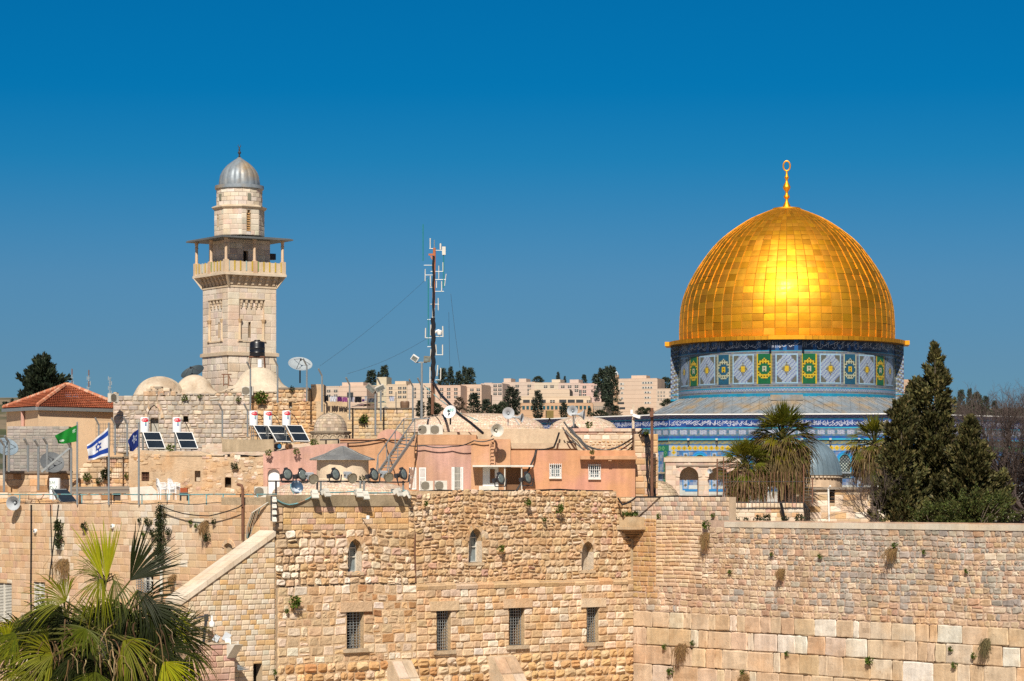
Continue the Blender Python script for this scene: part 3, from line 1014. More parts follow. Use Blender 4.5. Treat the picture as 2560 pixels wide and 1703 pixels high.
# lantern
om = MB()
R8 = 1.735
ap8 = R8 * math.cos(math.pi / 8)
hw8 = R8 * math.sin(math.pi / 8)
zo0, zo1 = zc_ + .3, mz(527)
holes8 = {0: [(-.30, .04, mz(583), mz(530))], 6: [(-.22, .0, mz(570), mz(540))]}
for k in range(8):
 a = k * math.pi / 4
 ca, sa = math.cos(a), math.sin(a)
 pl = Pl(ap8 * sa, -ap8 * ca, ca, sa)
 hh = holes8.get(k if k != 6 else 6, [])
 if k == 7: hh = []
 backing(om, pl, -hw8, hw8, zo0, zo1, (.5, .41, .3), hh, dep=-.008, rec=.2)
 lay(om, pl, -hw8, hw8, courses(zo0, zo1, .3, .4, rm_), PALM, rm_, wr=(.9, 1.9), gap=.01, bulge=.01, jit=.004, rc=.02, holes=hh)
 for (xa, xb, za, zb) in hh:
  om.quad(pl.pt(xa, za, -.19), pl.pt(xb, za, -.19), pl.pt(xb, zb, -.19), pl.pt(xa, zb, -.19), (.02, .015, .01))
  for i in range(9):
   z = za + (zb - za) * (i + .5) / 9
   for j in range(3):
    x = xa + (xb - xa) * (j + .5) / 3
    om.box(pl.pt(x + (.03 if i % 2 else -.03), z, -.12), (.09, .03, .10), rz=a, col=(.55, .32, .14))
  plbox(om, pl, xa - .02, xa + .06, zb - .2, zb + .01, -.2, .0, (.55, .44, .32))
  plbox(om, pl, xb - .06, xb + .02, zb - .2, zb + .01, -.2, .0, (.55, .44, .32))
A8 = math.pi / 8
om.lathe([(1.70, mz(528)), (1.80, mz(526)), (1.90, mz(522)), (1.90, mz(519.5)), (1.62, mz(516))], 8, a0=A8, col=(.58, .47, .34))
om.build("octagonal_lantern", M['ashlar'], mnt, w=False)
um = MB()
for c_ in range(4):
 z0_, z1_ = mz(517) + (mz(475) - mz(517)) * c_ / 4, mz(517) + (mz(475) - mz(517)) * (c_ + 1) / 4
 n = 18
 for i in range(n):
  a0, a1 = 2 * math.pi * (i + .5 * (c_ % 2)) / n, 2 * math.pi * (i + 1 + .5 * (c_ % 2)) / n
  col = pick(PALM, rm_)
  r = 1.585
  g = .006
  um.quad(V((r * math.cos(a0 + g), r * math.sin(a0 + g), z0_ + .01)), V((r * math.cos(a1 - g), r * math.sin(a1 - g), z0_ + .01)),
    V((r * math.cos(a1 - g), r * math.sin(a1 - g), z1_ - .01)), V((r * math.cos(a0 + g), r * math.sin(a0 + g), z1_ - .01)), col)
um.lathe([(1.545, mz(518)), (1.545, mz(474))], 36, col=(.42, .33, .24))
for a in (-math.pi / 2 - .05, math.pi + .12):
 m3 = Matrix.Rotation(a, 3, 'Z')
 um.box(m3 @ V((1.56, 0, mz(497))), (.1, .24, .46), rz=a, col=(.20, .20, .15))
um.build("round_drum", M['ashlar'], mnt, w=False)
cu = MB()
yz = lambda y: mz(340 + y / 4.61)
cu.lathe([(1.60, mz(476)), (1.68, mz(474)), (1.68, mz(466)), (1.45, mz(464.5))], 40)
pf = [(236, 575), (237, 545), (232, 510), (222, 460), (207, 425), (190, 397), (165, 365), (138, 338), (108, 314), (78, 293), (50, 274), (30, 262), (16, 248)]
cu.lathe([(a / 4.61 / MP, yz(b)) for a, b in pf], 128, rib=.035, ribn=16)
cu.build("ribbed_cupola", M['lead'], mnt, w=False, smooth=True, sharp=45)
fm = MB()
fm.lathe([(a / 4.61 / MP, yz(b)) for a, b in ((16, 250), (9, 228), (8, 212), (18, 202), (20, 192), (16, 182), (7, 174), (11, 164), (12, 156), (6, 148), (9, 138), (6, 130))], 12)
m3 = Matrix.Rotation(-ROT, 3, 'Z')
fm.tube([m3 @ V((math.sin(t) * 16 / 4.61 / MP, 0, yz(112) - math.cos(t) * 17 / 4.61 / MP)) for t in [-2.6 + 5.2 * k / 16 for k in range(17)]],
  [.006 + .022 * math.sin(math.pi * k / 16) for k in range(17)], 6)
fm.build("crescent_finial", M['darkmetal'], mnt, w=False, smooth=True)
# ================================================================ the great walls in front
FA = Pl(6.73, 150.5, .763, .646)          # facade running back to the right
WW = Pl(6.73, 150.5, .646, -.763)         # western wall coming forward to the right
pL = FA.pt(FA.s(690), 0)
LW = Pl(pL.x, pL.y, .646, -.763)          # courtyard wall on the left, running back to the left
rw = random.Random(77)
fz = lambda v, u=1130: FA.z(v, u)

def arch_infill(mb, pl, a, b, zs, zt, d0, d1, col, vous=None, rng=rw, ringw=.28):
 """fills the top corners of a rectangular opening so that it ends in a pointed arch"""
 m = (a + b) / 2
 r = (b - a) / 2
 n = 7
 def arc(sg):
  pts = []
  for i in range(n + 1):
   t = i / n * math.pi / 2
   x = math.cos(t)
   z = math.sin(t) ** .9
   pts.append((m + sg * r * x, zs + (zt - zs) * z * (1 - .08 * (x > .2))))
  return pts
 for sg in (-1, 1):
  A = arc(sg)
  e = m + sg * r
  poly = [(e, zs)] + A[1:] + [(e, zt)]
  if sg > 0: poly = poly[::-1]
  mb.prism([pl.pt(s, z, d1) for s, z in poly[::-1]], pl.n * (d0 - d1), col)
  if vous:
   for i in range(n):
    p, q = A[i], A[i + 1]
    cx, cz = m, zs - .1
    def out(w):
     l = math.hypot(w[0] - cx, w[1] - cz)
     return (w[0] + (w[0] - cx) / l * ringw, w[1] + (w[1] - cz) / l * ringw)
    P_, Q_ = out(p), out(q)
    c = pick(vous, rng)
    pol = [p, P_, Q_, q] if sg > 0 else [q, Q_, P_, p]
    mb.prism([pl.pt(s, z, d1 + .05) for s, z in pol], pl.n * (-.12), c)

mah = thing("stone_building", "tall honey coloured rubble stone building with two rows of barred windows, beside the great wall", "building", tuple(FA.pt(FA.s(1130), 0)))
up_w = [(870, 904, 1347, 1430), (1172, 1205, 1320, 1406), (1454, 1484, 1353, 1425)]
lo_w = [(862, 904, 1530, 1620), (1087, 1122, 1527, 1625), (1268, 1306, 1520, 1612), (1462, 1491, 1518, 1605)]
UH = [FA.hole(*w) for w in up_w]
LH = [FA.hole(*w) for w in lo_w]
sA, sB, sC, sD = FA.s(690), FA.s(1022), FA.s(1038), -.02
zTopL, zLedge, zBoss = fz(1325, 860), fz(1459), fz(1642)
zRub, zRub2 = CZ + .26, CZ - .05
mm = MB()
mort = (.56, .40, .25)
backing(mm, FA, sA, sD, 2, zLedge, mort, LH, dep=.13, rec=.75, rcol=(.46, .33, .20))
backing(mm, FA, sA, sD, zLedge, zRub2, mort, UH, dep=-.03, rec=.55, rcol=(.58, .48, .37))
backing(mm, FA, sB, FA.s(1542), zRub2, zRub, mort, [], dep=-.03)
body(mm, FA, sA + .12, sD, 0, zRub2 - .02, 5.0, (.42, .32, .21))
plbox(mm, FA, sB, FA.s(1542), zRub2 - .02, zRub, -.7, -.06, (.46, .35, .24))
# rubble, paler to the left
def c_rub(s, z, c, rng):
 k = max(0, min(1, (-13 - s) / 7))
 if rng.random() < k * .8: c = pick(PAL_PALE, rng)
 return c
RUB = [((.51, .345, .195), 5), ((.49, .31, .16), 3), ((.57, .43, .285), 3), ((.42, .28, .155), .9), ((.47, .29, .20), .5)]
lay(mm, FA, sB, FA.s(1542), courses(fz(1330), zRub, .24, .36, rw), RUB, rw, wr=(.8, 1.7), gap=.04, bulge=.058, jit=.05, rc=.24, rgh=.6, m=1, holes=UH, wav=.2, split=.22)
lay(mm, FA, FA.s(1542), sD, courses(fz(1330), zRub2, .24, .36, rw), RUB, rw, wr=(.9, 1.8), gap=.03, bulge=.05, jit=.03, rc=.15, rgh=.35, holes=UH, wav=.1)
lay(mm, FA, sC, sD, courses(zLedge + .05, fz(1330), .30, .42, rw), RUB, rw, wr=(.8, 1.6), gap=.035, bulge=.058, jit=.045, rc=.22, rgh=.6, m=1, holes=UH, wav=.18, split=.18)
lay(mm, FA, sA, sC, courses(zLedge + .05, zTopL, .36, .5, rw), RUB, rw, wr=(.8, 1.6), gap=.045, bulge=.06, jit=.05, rc=.2, rgh=.6, m=1, holes=UH, colfn=c_rub, wav=.15, split=.15)
# dressed band under the concrete cap
lay(mm, FA, sA + .45, sB, courses(zTopL, fz(1266, 860), .27, .29, rw), [((.55, .36, .185), 4), ((.55, .33, .14), 2), ((.56, .36, .24), 2), ((.60, .45, .31), 1)], rw, wr=(1.4, 2.8), gap=.012, bulge=.015, jit=.005, rc=.03, rgh=.2, dep=.0)
lay(mm, FA, sA, sA + .45, courses(zTopL, fz(1266, 700), .3, .4, rw), PAL_PALE, rw, wr=(.8, 1.4), gap=.03, bulge=.05, jit=.02, rc=.12, rgh=.3)
# ledge and squared lower storey
x = sC
while x < sD - .05:
 w = min(rw.uniform(.5, 1.5), sD - x)
 zj, dj = zLedge + rw.uniform(-.07, .03), rw.uniform(.17, .25)
 mm.prism([FA.pt(x, zj + .10, -.02), FA.pt(x, zj - .10, dj), FA.pt(x, zLedge - .3, dj - .03), FA.pt(x, zLedge - .3, -.02)], FA.d * (w - .015), pick(RUB, rw))
 x += w
SQ = [((.53, .375, .225), 4), ((.54, .345, .18), 1.6), ((.60, .46, .32), 3.4), ((.46, .30, .17), 1), ((.40, .22, .10), .35), ((.66, .56, .43), .8)]
def c_low(s, z, c, rng):
 if abs(s - LH[0][1]) < 1.3 and z > LH[0][3] - .2 and z < zLedge - .2 and rng.random() < .3: return (.33, .165, .08)
 return c
lay(mm, FA, sC, sD, courses(zBoss, zLedge - .28, .36, .46, rw), SQ, rw, wr=(.9, 2.1), gap=.028, bulge=.05, jit=.022, rc=.1, rgh=.4, m=1, holes=LH, dep=.15, colfn=c_low, wav=.05)
lay(mm, FA, sA, sC, courses(zBoss, zLedge + .05, .36, .5, rw), SQ, rw, wr=(.8, 1.9), gap=.035, bulge=.045, jit=.035, rc=.12, rgh=.5, m=1, split=.08, holes=LH, dep=.12, colfn=c_low, wav=.10)
lay(mm, FA, sA, sD, courses(fz(1780), zBoss, .46, .56, rw), [((.50, .31, .145), 4), ((.55, .38, .21), 3), ((.42, .23, .10), 1), ((.60, .46, .31), 1)], rw, wr=(.9, 1.7), gap=.05, bulge=.10, jit=.035, rc=.14, rgh=.5, m=1, dep=.15)
lay(mm, FA, sA, sD, courses(2, fz(1780), .5, .6, rw), SQ, rw, wr=(1, 2), gap=.03, bulge=.04, dep=.15)
# pointed heads of the upper openings, sills and lintels
for (a, b, za, zb) in UH:
 arch_infill(mm, FA, a, b, za + (zb - za) * .62, zb, -.55, -.01, (.50, .34, .19), RUB[:3])
 plbox(mm, FA, a - .1, b + .1, za - .16, za, -.5, .08, (.55, .42, .28))
for (a, b, za, zb) in LH:
 plbox(mm, FA, a - .45, b + .5, zb, zb + .5, -.1, .26, pick(SQ, rw))
 plbox(mm, FA, a - .25, b + .25, za - .2, za, -.4, .30, (.46, .36, .25))
for (a, b, c, sv_) in ((.55, .38, .22, 0),):
 plbox(mm, FA, -.14, .04, zLedge - 6, CZ - 1.3, -.1, .10, (.46, .36, .24))
masonry = mm.build("rubble_masonry", M['rough'], mah)
# concrete cap
cm = MB()
plbox(cm, FA, sA + .02, sB + .1, fz(1266, 860), CZ + .04, -.9, .05)
cm.build("concrete_parapet", M['concrete'], mah)
def window_part(pl, H, kind, depth, parent, bars=(6, 11)):
 a, b, za, zb = H
 wmb = MB()
 if kind == 'niche':
  wmb.quad(pl.pt(a, za, depth), pl.pt(b, za, depth), pl.pt(b, zb, depth), pl.pt(a, zb, depth))
  return wmb.build("blind_niche", M['pale'], parent)
 g = MB()
 g.quad(pl.pt(a, za, depth), pl.pt(b, za, depth), pl.pt(b, zb, depth), pl.pt(a, zb, depth))
 w = g.build("window", M['glassy'] if kind == 'arch' else M['dark'], parent)
 if kind == 'arch':
  for i in range(3):
   s = a + .03 + (b - a - .06) * i / 2
   plbox(wmb, pl, s - .03, s + .03, za, zb, depth + .02, depth + .08)
  for t in (.02, .45, .72):
   z = za + (zb - za) * t
   plbox(wmb, pl, a, b, z - .03, z + .03, depth + .025, depth + .085)
  wmb.build("glazing_bars", M['offwhite'], w)
 else:
  nx, nz = bars
  gd = depth + .55
  for i in range(nx):
   s = a + .02 + (b - a - .04) * i / (nx - 1)
   wmb.bar(pl.pt(s, za, gd), pl.pt(s, zb, gd), .024)
  for j in range(nz):
   z = za + .02 + (zb - za - .04) * j / (nz - 1)
   wmb.bar(pl.pt(a, z, gd + .02), pl.pt(b, z, gd + .02), .024)
  wmb.build("iron_grille", M['metal'], w)
  fmb = MB()
  for s in (a + .12, (a + b) / 2, b - .12):
   plbox(fmb, pl, s - .04, s + .04, za, zb, depth + .02, depth + .1)
  for t in (.03, .55):
   z = za + (zb - za) * t
   plbox(fmb, pl, a, b, z, z + .07, depth + .025, depth + .105)
  fmb.build("sash", M['offwhite'] if bars[0] != 7 else M['wood'], w)
 return w
for H_, kd in zip(UH, ('arch', 'arch', 'niche')):
 window_part(FA, H_, kd, -.54, mah)
for i, H_ in enumerate(LH):
 window_part(FA, H_, 'grille', -.68, mah, (7 if i in (1, 2) else 6, 14))
# drain with its cable
dm_ = MB()
dm_.tube([FA.pt(FA.s(1036), fz(1330, 1036), .06), FA.pt(FA.s(1034), fz(1370, 1036), .08), FA.pt(FA.s(1037), fz(1455, 1036), .08)], .04, 6)
dm_.build("drain_pipe", M['rust'], mah)
# two raking buttresses at the foot
for (u0, u1, v0) in ((962, 1012, 1650), (1216, 1272, 1640)):
 bm = MB()
 z = fz(v0, u0)
 a, b = FA.s(u0), FA.s(u1)
 pr_ = [(0.1, z), (.55, z - .05), (3.2, z - 3.6), (3.2, 1), (0.1, 1)]
 bm.prism([FA.pt(a, zz, dd) for dd, zz in pr_], FA.d * (b - a), (.56, .44, .31))
 for i in range(4):
  t0, t1 = i / 4 + .01, (i + 1) / 4 - .01
  p = lambda t, s: FA.pt(s, z - .05 - 3.55 * t + .03, .55 + 2.65 * t + .03)
  for j in range(2):
   s0_, s1_ = a + (b - a) * j / 2 + .02, a + (b - a) * (j + 1) / 2 - .02
   bm.prism([p(t0, s0_), p(t0, s1_), p(t1, s1_), p(t1, s0_)], V((0, 0, -.06)), pick(PAL_PALE, rw))
 bm.build("raking_buttress", M['stone'], mah)
# small overhanging turret in the corner
tm_ = MB()
cpt = lambda ds, dq, z: V((FA.o.x, FA.o.y, 0)) + FA.n * 0 - FA.d * ds * 0 + FA.d * (-ds) + WW.d * dq + V((0, 0, z))
zt0, zt1, zt2 = CZ + (HV - 1293) / F * 149, CZ + (HV - 1320) / F * 149, CZ + (HV - 1350) / F * 149
sq = lambda r, z: [V((FA.o.x, FA.o.y, z)) - FA.d * r, V((FA.o.x, FA.o.y, z)) - FA.d * r * .8 + WW.d * r * .8 - V((0, 0, 0)), V((FA.o.x, FA.o.y, z)) + WW.d * r, V((FA.o.x, FA.o.y, z)) + V((0, .6, 0))]
def loft(mb, A, B_, col):
 n = len(A)
 mb.add(A + B_, [(i, (i + 1) % n, n + (i + 1) % n, n + i) for i in range(n)] + [tuple(range(n))[::-1], tuple(range(n, 2 * n))], col)
loft(tm_, sq(1.02, zt1), sq(1.05, zt0), (.55, .42, .27))
loft(tm_, sq(1.15, zt1 - .1), sq(1.18, zt1 + .05), (.58, .45, .30))
for i in range(4):
 t = i / 4
 loft(tm_, sq(.06 + .95 * (1 - t - .25), zt1 - .1 - (zt1 - .1 - zt2) * (t + .25)), sq(.1 + .98 * (1 - t), zt1 - .1 - (zt1 - .1 - zt2) * t - .01), (.24, .16, .10) if i else (.30, .2, .12))
tm_.build("corner_turret", M['stone'], mah)

# ---------------------------------------------------------------- western wall
ww = thing("great_wall", "tall ancient wall of huge pale ashlars below rows of small grey stones, with white coping", "wall", tuple(WW.pt(14, 0)))
wz = lambda v, u=2000: WW.z(v, u)
wm = MB()
sE = WW.s(2780)
z_cap, z_mid = wz(1320), wz(1546)
backing(wm, WW, 0, sE, 0, wz(1303), (.54, .385, .29), [], dep=-.02)
body(wm, WW, 0, sE, 0, wz(1308), 2.2, (.45, .36, .26))
def c_ww(s, z, c, rng):
 n1 = noise.noise(V((s * .12, z * .2, 1.7)))
 right = max(0, min(1, (s - 6) / 12))
 high = max(0, min(1, (z - z_mid) / 4.2))
 if noise.noise(V((s * .35, z * .5, 9.3))) > .34 and 4 < s < 14 and z < wz(1380):
  return pick([((.42, .29, .185), 2), ((.36, .25, .165), 1), ((.50, .36, .23), 1.5)], rng)
 if s < 1.9 and z > z_mid + .8:
  return tuple(q * rng.uniform(.93, 1.05) for q in (.53, .335, .165))
 if s < 5.2 and z > z_mid + 1.6:
  return pick([((.62, .46, .30), 4), ((.58, .41, .25), 2), ((.55, .37, .2), .8)], rng, .07)
 if rng.random() < .08 + .75 * right * high + .5 * n1 * high + .25 * right * max(0, n1):
  return pick([((.385, .33, .265), 4), ((.32, .28, .23), 1.8), ((.46, .39, .30), 2.5)], rng, .09)
 return c
WWP = [((.55, .40, .26), 4), ((.58, .45, .31), 2.5), ((.50, .345, .215), 2), ((.47, .30, .20), .9), ((.62, .51, .38), .5)]
low, hi = courses(z_mid, wz(1480), .27, .36, rw), courses(wz(1480), z_cap, .23, .39, rw)
lay(wm, WW, 0.05, sE, low, WWP, rw, wr=(.6, 2.2), gap=.04, bulge=.024, jit=.032, rc=.16, rgh=.9, m=1, colfn=c_ww, wav=.06, vr=.13, split=.05)
lay(wm, WW, 0.05, WW.s(1640), hi + courses(z_cap, wz(1300), .2, .25, rw)[1:], WWP, rw, wr=(1, 3.0), gap=.02, bulge=.025, jit=.015, rc=.08, rgh=.4, colfn=c_ww)
lay(wm, WW, WW.s(1640), WW.s(1755), courses(wz(1480), wz(1303), .2, .24, rw), WWP, rw, wr=(2, 4.5), gap=.022, bulge=.03, jit=.012, rc=.06, rgh=.4, colfn=c_ww, wav=.05)
lay(wm, WW, WW.s(1755), sE, hi, WWP, rw, wr=(.65, 2.1), gap=.028, bulge=.022, jit=.025, rc=.12, rgh=.9, m=1, colfn=c_ww, wav=.05, vr=.13, split=.05)
BIG = [((.585, .43, .285), 3), ((.58, .42, .27), 4), ((.56, .39, .235), 3), ((.61, .49, .355), 2), ((.53, .36, .215), 1), ((.67, .59, .48), 1)]
zs = [z_mid, wz(1589), wz(1636), wz(1687)]
z = zs[-1]
while z > 1.2:
 z -= 1.05
 zs.append(z)
zs = zs[::-1]
lay(wm, WW, 0.05, sE, zs, BIG, rw, wr=(.45, 1.9), gap=.028, gx=.008, bulge=.03, jit=.02, rc=.05, rgh=.8, m=2, vr=.06)
wm.quad(WW.pt(0, 0, -.016), WW.pt(sE, 0, -.016), WW.pt(sE, z_mid, -.016), WW.pt(0, z_mid, -.016), (.10, .065, .04))
wm.build("courses", M['stone'], ww)
cm = MB()
s = WW.s(1812)
zc0, zc1 = wz(1320.5), wz(1306.5)
while s < sE:
 L = rw.uniform(.75, 1.0)
 k = rw.uniform(.92, 1.05)
 plbox(cm, WW, s + .006, s + L - .006, zc0, zc1 + rw.uniform(-.01, .01), -1.2, .05, tuple(q * k for q in (.60, .53, .43)))
 s += L
cm.build("coping", M['ashlar'], ww)
s = 0
uw = thing("parapet_wall", "low grey ashlar wall above the corner turret, left of the iron fence", "wall", tuple(WW.pt(3, CZ - 1.4)))
um = MB()
zu0, zu1 = wz(1302, 1700), CZ - .06
s0u, s1u = -2.6, WW.s(1812)
backing(um, WW, s0u, s1u, zu0 - .3, zu1, (.45, .33, .23), [], dep=-.33)
body(um, WW, s0u, s1u, zu0 - .3, zu1, .5, (.48, .38, .28), dep=-.36)
lay(um, WW, s0u, s1u, courses(zu0, zu1, .22, .27, rw), [((.56, .42, .29), 3), ((.40, .33, .26), 2.2), ((.52, .35, .25), 1.5), ((.62, .52, .4), 1.3)], rw, wr=(1.0, 2.0), gap=.015, bulge=.015, jit=.008, rc=.05, rgh=.3, dep=-.31)
um.build("ashlar", M['ashlar'], uw)

# ---------------------------------------------------------------- left courtyard wall
lw = thing("courtyard_wall", "broad ashlar wall with shuttered windows behind the near palm", "wall", tuple(LW.pt(-14, 0)))
lm = MB()
zl1 = CZ - .47
sl0 = LW.s(-130)
lh = [LW.hole(-12, 30, 1457, 1556), LW.hole(84, 113, 1455, 1552), LW.hole(383, 402, 1374, 1402), LW.hole(352, 384, 1430, 1482), LW.hole(561, 583, 1357, 1384)]
backing(lm, LW, sl0, -.03, 0, zl1, (.50, .36, .23), lh, dep=-.012, rec=.3)
body(lm, LW, sl0, -.03, 0, zl1, 1.5, (.46, .35, .24))
LP = [((.56, .38, .225), 4), ((.56, .36, .20), 2.2), ((.58, .425, .275), 2.0), ((.53, .345, .22), 1.2), ((.62, .51, .38), .3)]
def c_lw(s, z, c, rng):
 n1 = noise.noise(V((s * .15, z * .15, 8.2)))
 return pick([((.62, .49, .345), 3), ((.58, .43, .28), 2), ((.66, .56, .43), 1)], rng, .08) if n1 > .12 and s > -22 else c
lay(lm, LW, sl0, -.03, courses(0.5, zl1, .33, .40, rw), LP, rw, wr=(1.1, 2.8), gap=.008, bulge=.009, jit=.004, rc=.03, rgh=.5, holes=lh, colfn=c_lw, vr=.05)
lm.build("ashlar", M['ashlar'], lw)
for i, H_ in enumerate(lh):
 a, b, za, zb = H_
 if i < 2:
  sm = MB()
  for (p, q_) in ((a, (a + b) / 2 - .01), ((a + b) / 2 + .01, b)):
   plbox(sm, LW, p, p + .07, za, zb, -.1, -.04); plbox(sm, LW, q_ - .07, q_, za, zb, -.1, -.04)
   n = 26
   for j in range(n):
    z = za + (zb - za) * j / n
    sm.prism([LW.pt(p + .07, z, -.06), LW.pt(p + .07, z + .05, -.1), LW.pt(p + .07, z + .055, -.095), LW.pt(p + .07, z + .01, -.05)], LW.d * (q_ - p - .14))
  sm.build("shutters" if False else "louvred_shutter", M['offwhite'], lw)
 elif i == 3:
  window_part(LW, H_, 'grille', -.28, lw, (6, 9))
 elif i == 2:
  window_part(LW, H_, 'arch', -.25, lw)
 else:
  am = MB()
  arch_infill(am, LW, a, b, za + (zb - za) * .5, zb, -.3, .0, (.58, .45, .31), LP[:3], ringw=.2)
  am.quad(LW.pt(a, za, -.29), LW.pt(b, za, -.29), LW.pt(b, zb, -.29), LW.pt(a, zb, -.29), (.62, .52, .40))
  am.build("arched_niche", M['ashlar'], lw)

# ---------------------------------------------------------------- raking stair wall
sw = thing("stair_wall", "pale small ashlar wall with a broad raking white coping, left of the rubble building", "wall", tuple(FA.pt(FA.s(600), 0)))
s1, s0 = FA.s(687), FA.s(450)
zT, zB = FA.z(1338, 687), FA.z(1510, 450)
slope = (zT - zB) / (s1 - s0)
top = lambda s: zB + (s - s0) * slope
bm = MB()
BPAL = [((.60, .47, .32), 4), ((.57, .41, .25), 2.5), ((.55, .36, .17), 1), ((.62, .53, .40), 1.5)]
wh = FA.hole(633, 655, 1660, 1715)
zsb = courses(0.5, zT - .1, .245, .265, rw)
lay(bm, FA, s0, s1, zsb, BPAL, rw, wr=(1.1, 2.1), gap=.012, bulge=.014, jit=.004, rc=.04, rgh=.3, dep=.02, vr=.08,
 holes=[wh], sfn=lambda z: (s0 if z < zB else s0 + (z - zB) / slope + .2, s1))
pts = [(s0, 0), (wh[0], 0), (wh[0], top(wh[0])), (s0, zB)]
D = .0
bm.add([FA.pt(a, z, D) for a, z in pts], [(0, 1, 2, 3)], (.45, .34, .22))
bm.add([FA.pt(a, z, D) for a, z in [(wh[1], 0), (s1, 0), (s1, zT), (wh[1], top(wh[1]))]], [(0, 1, 2, 3)], (.45, .34, .22))
bm.add([FA.pt(a, z, D) for a, z in [(wh[0], wh[3]), (wh[1], wh[3]), (wh[1], top(wh[1])), (wh[0], top(wh[0]))]], [(0, 1, 2, 3)], (.45, .34, .22))
bm.quad(FA.pt(s0, 0, 0), FA.pt(s0, zB, 0), FA.pt(s0, zB, -1.3), FA.pt(s0, 0, -1.3), (.5, .38, .25))
bm.quad(FA.pt(s0, 0, -1.3), FA.pt(s1, 0, -1.3), FA.pt(s1, zT, -1.3), FA.pt(s0, zB, -1.3), (.5, .38, .25))
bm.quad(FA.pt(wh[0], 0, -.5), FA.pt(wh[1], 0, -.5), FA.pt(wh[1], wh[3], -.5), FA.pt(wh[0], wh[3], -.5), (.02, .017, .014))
bm.quad(FA.pt(wh[1], 0, -.5), FA.pt(wh[1], 0, .03), FA.pt(wh[1], wh[3], .03), FA.pt(wh[1], wh[3], -.5), (.5, .38, .25))
bm.build("small_ashlar", M['ashlar'], sw)
cm = MB()
n = 11
for i in range(n):
 a, b = s0 + (s1 - s0) * i / n + .01, s0 + (s1 - s0) * (i + 1) / n - .01
 for (d0, d1) in ((.10, -.32), (-.335, -.8), (-.815, -1.32)):
  k = rw.uniform(.93, 1.05)
  poly = [FA.pt(a, top(a) - .04, d0), FA.pt(b, top(b) - .04, d0), FA.pt(b, top(b) + .24, d0), FA.pt(a, top(a) + .24, d0)]
  cm.prism(poly, FA.n * (d1 - d0), tuple(q * k for q in (.66, .56, .44)))
cm.build("raking_coping", M['ashlar'], sw)

# pink stone pier with the lamps, lower left
pp = thing("stone_pier", "pink ashlar pier standing against the stair wall, carrying the camera and lamps", "pier", tuple(FA.pt(FA.s(550), 0, .6)))
pm = MB()
PA = Pl(*FA.pt(FA.s(470), 0, 1.0).xy, FA.d.x, FA.d.y)
a, b, zt = PA.s(470), PA.s(588), PA.z(1611, 540)
plbox(pm, PA, a, b, 0, zt - .02, -1.0, -.02, (.42, .30, .21))
lay(pm, PA, a, b, courses(1, zt, .28, .34, rw), [((.52, .345, .245), 3), ((.50, .31, .235), 2), ((.56, .42, .29), 1)], rw, wr=(1.2, 2.6), gap=.014, bulge=.02, jit=.006, rc=.04, rgh=.4)
plbox(pm, PA, a - .05, b + .05, zt, zt + .06, -1.0, .05, (.56, .45, .33))
pm.build("ashlar", M['ashlar'], pp)
# ================================================================ rooftops between the walls and the shrine
rr_ = random.Random(404)
def cap(mb, c, R_, H, pw=2.0, n=40, rows=10, pal=None, ell=1.0, jit=.0, M3=None):
 """a low masonry dome laid in rings of stones; R_ radius, H rise, ell squash in depth"""
 for j in range(rows):
  t0, t1 = j / rows, (j + 1) / rows
  f = lambda t: (math.cos(t * math.pi / 2) ** (2 / pw), math.sin(t * math.pi / 2) ** (2 / pw))
  (r0, z0), (r1, z1) = f(t0), f(t1)
  k = max(6, int(n * max(r0, .12)))
  off = rr_.random()
  dz = .06 * (z1 - z0)
  for i in range(k):
   a0, a1 = 2 * math.pi * (i + off) / k, 2 * math.pi * (i + 1 + off) / k
   q = lambda r, z, a: V((c[0] + R_ * r * math.cos(a), c[1] + R_ * r * math.sin(a) * ell, c[2] + H * z))
   e = jit * rr_.uniform(-1, 1)
   da = (a1 - a0) * .05
   mb.quad(q(r0, z0 + e + dz, a0 + da), q(r0, z0 + e + dz, a1 - da), q(r1, z1 + e - dz, a1 - da), q(r1, z1 + e - dz, a0 + da), pick(pal, rr_, .12) if pal else (1, 1, 1))
 mb.lathe([(R_ * .992 * math.cos(t * math.pi / 40) ** (2 / pw), H * .985 * math.sin(t * math.pi / 40) ** (2 / pw)) for t in range(21)], n, c, M=Matrix.Diagonal((1, ell, 1)), col=(.36, .27, .19))

def house(name, label, cat, Y, u0, u1, v0, v1, thick, pal, cr=(.25, .4), holes=(), mat_='stone', prm=None, dx=1.0, dy=0.0, gapcol=(.46, .35, .235), group=None):
 pl = front(Y) if dy == 0 else Pl(*P((u0 + u1) / 2, HV, Y).xy, dx, dy)
 s0, s1 = pl.s(u0), pl.s(u1)
 um = (u0 + u1) / 2
 z0, z1 = pl.z(v1, um), pl.z(v0, um)
 root = thing(name, label, cat, tuple(pl.pt((s0 + s1) / 2, z0)), 0, group)
 hh = [pl.hole(*w) for w in holes]
 mb = MB()
 p = dict(wr=(.9, 2.0), gap=.03, bulge=.03, jit=.02, rc=.12, rgh=.4)
 p.update(prm or {})
 backing(mb, pl, s0, s1, z0, z1, gapcol, hh, dep=-.02, rec=.35)
 body(mb, pl, s0, s1, z0, z1 - .01, thick, (.50, .39, .27))
 lay(mb, pl, s0, s1, courses(z0, z1, cr[0], cr[1], rr_), pal, rr_, holes=hh, **p)
 return root, pl, mb, hh, M[mat_]

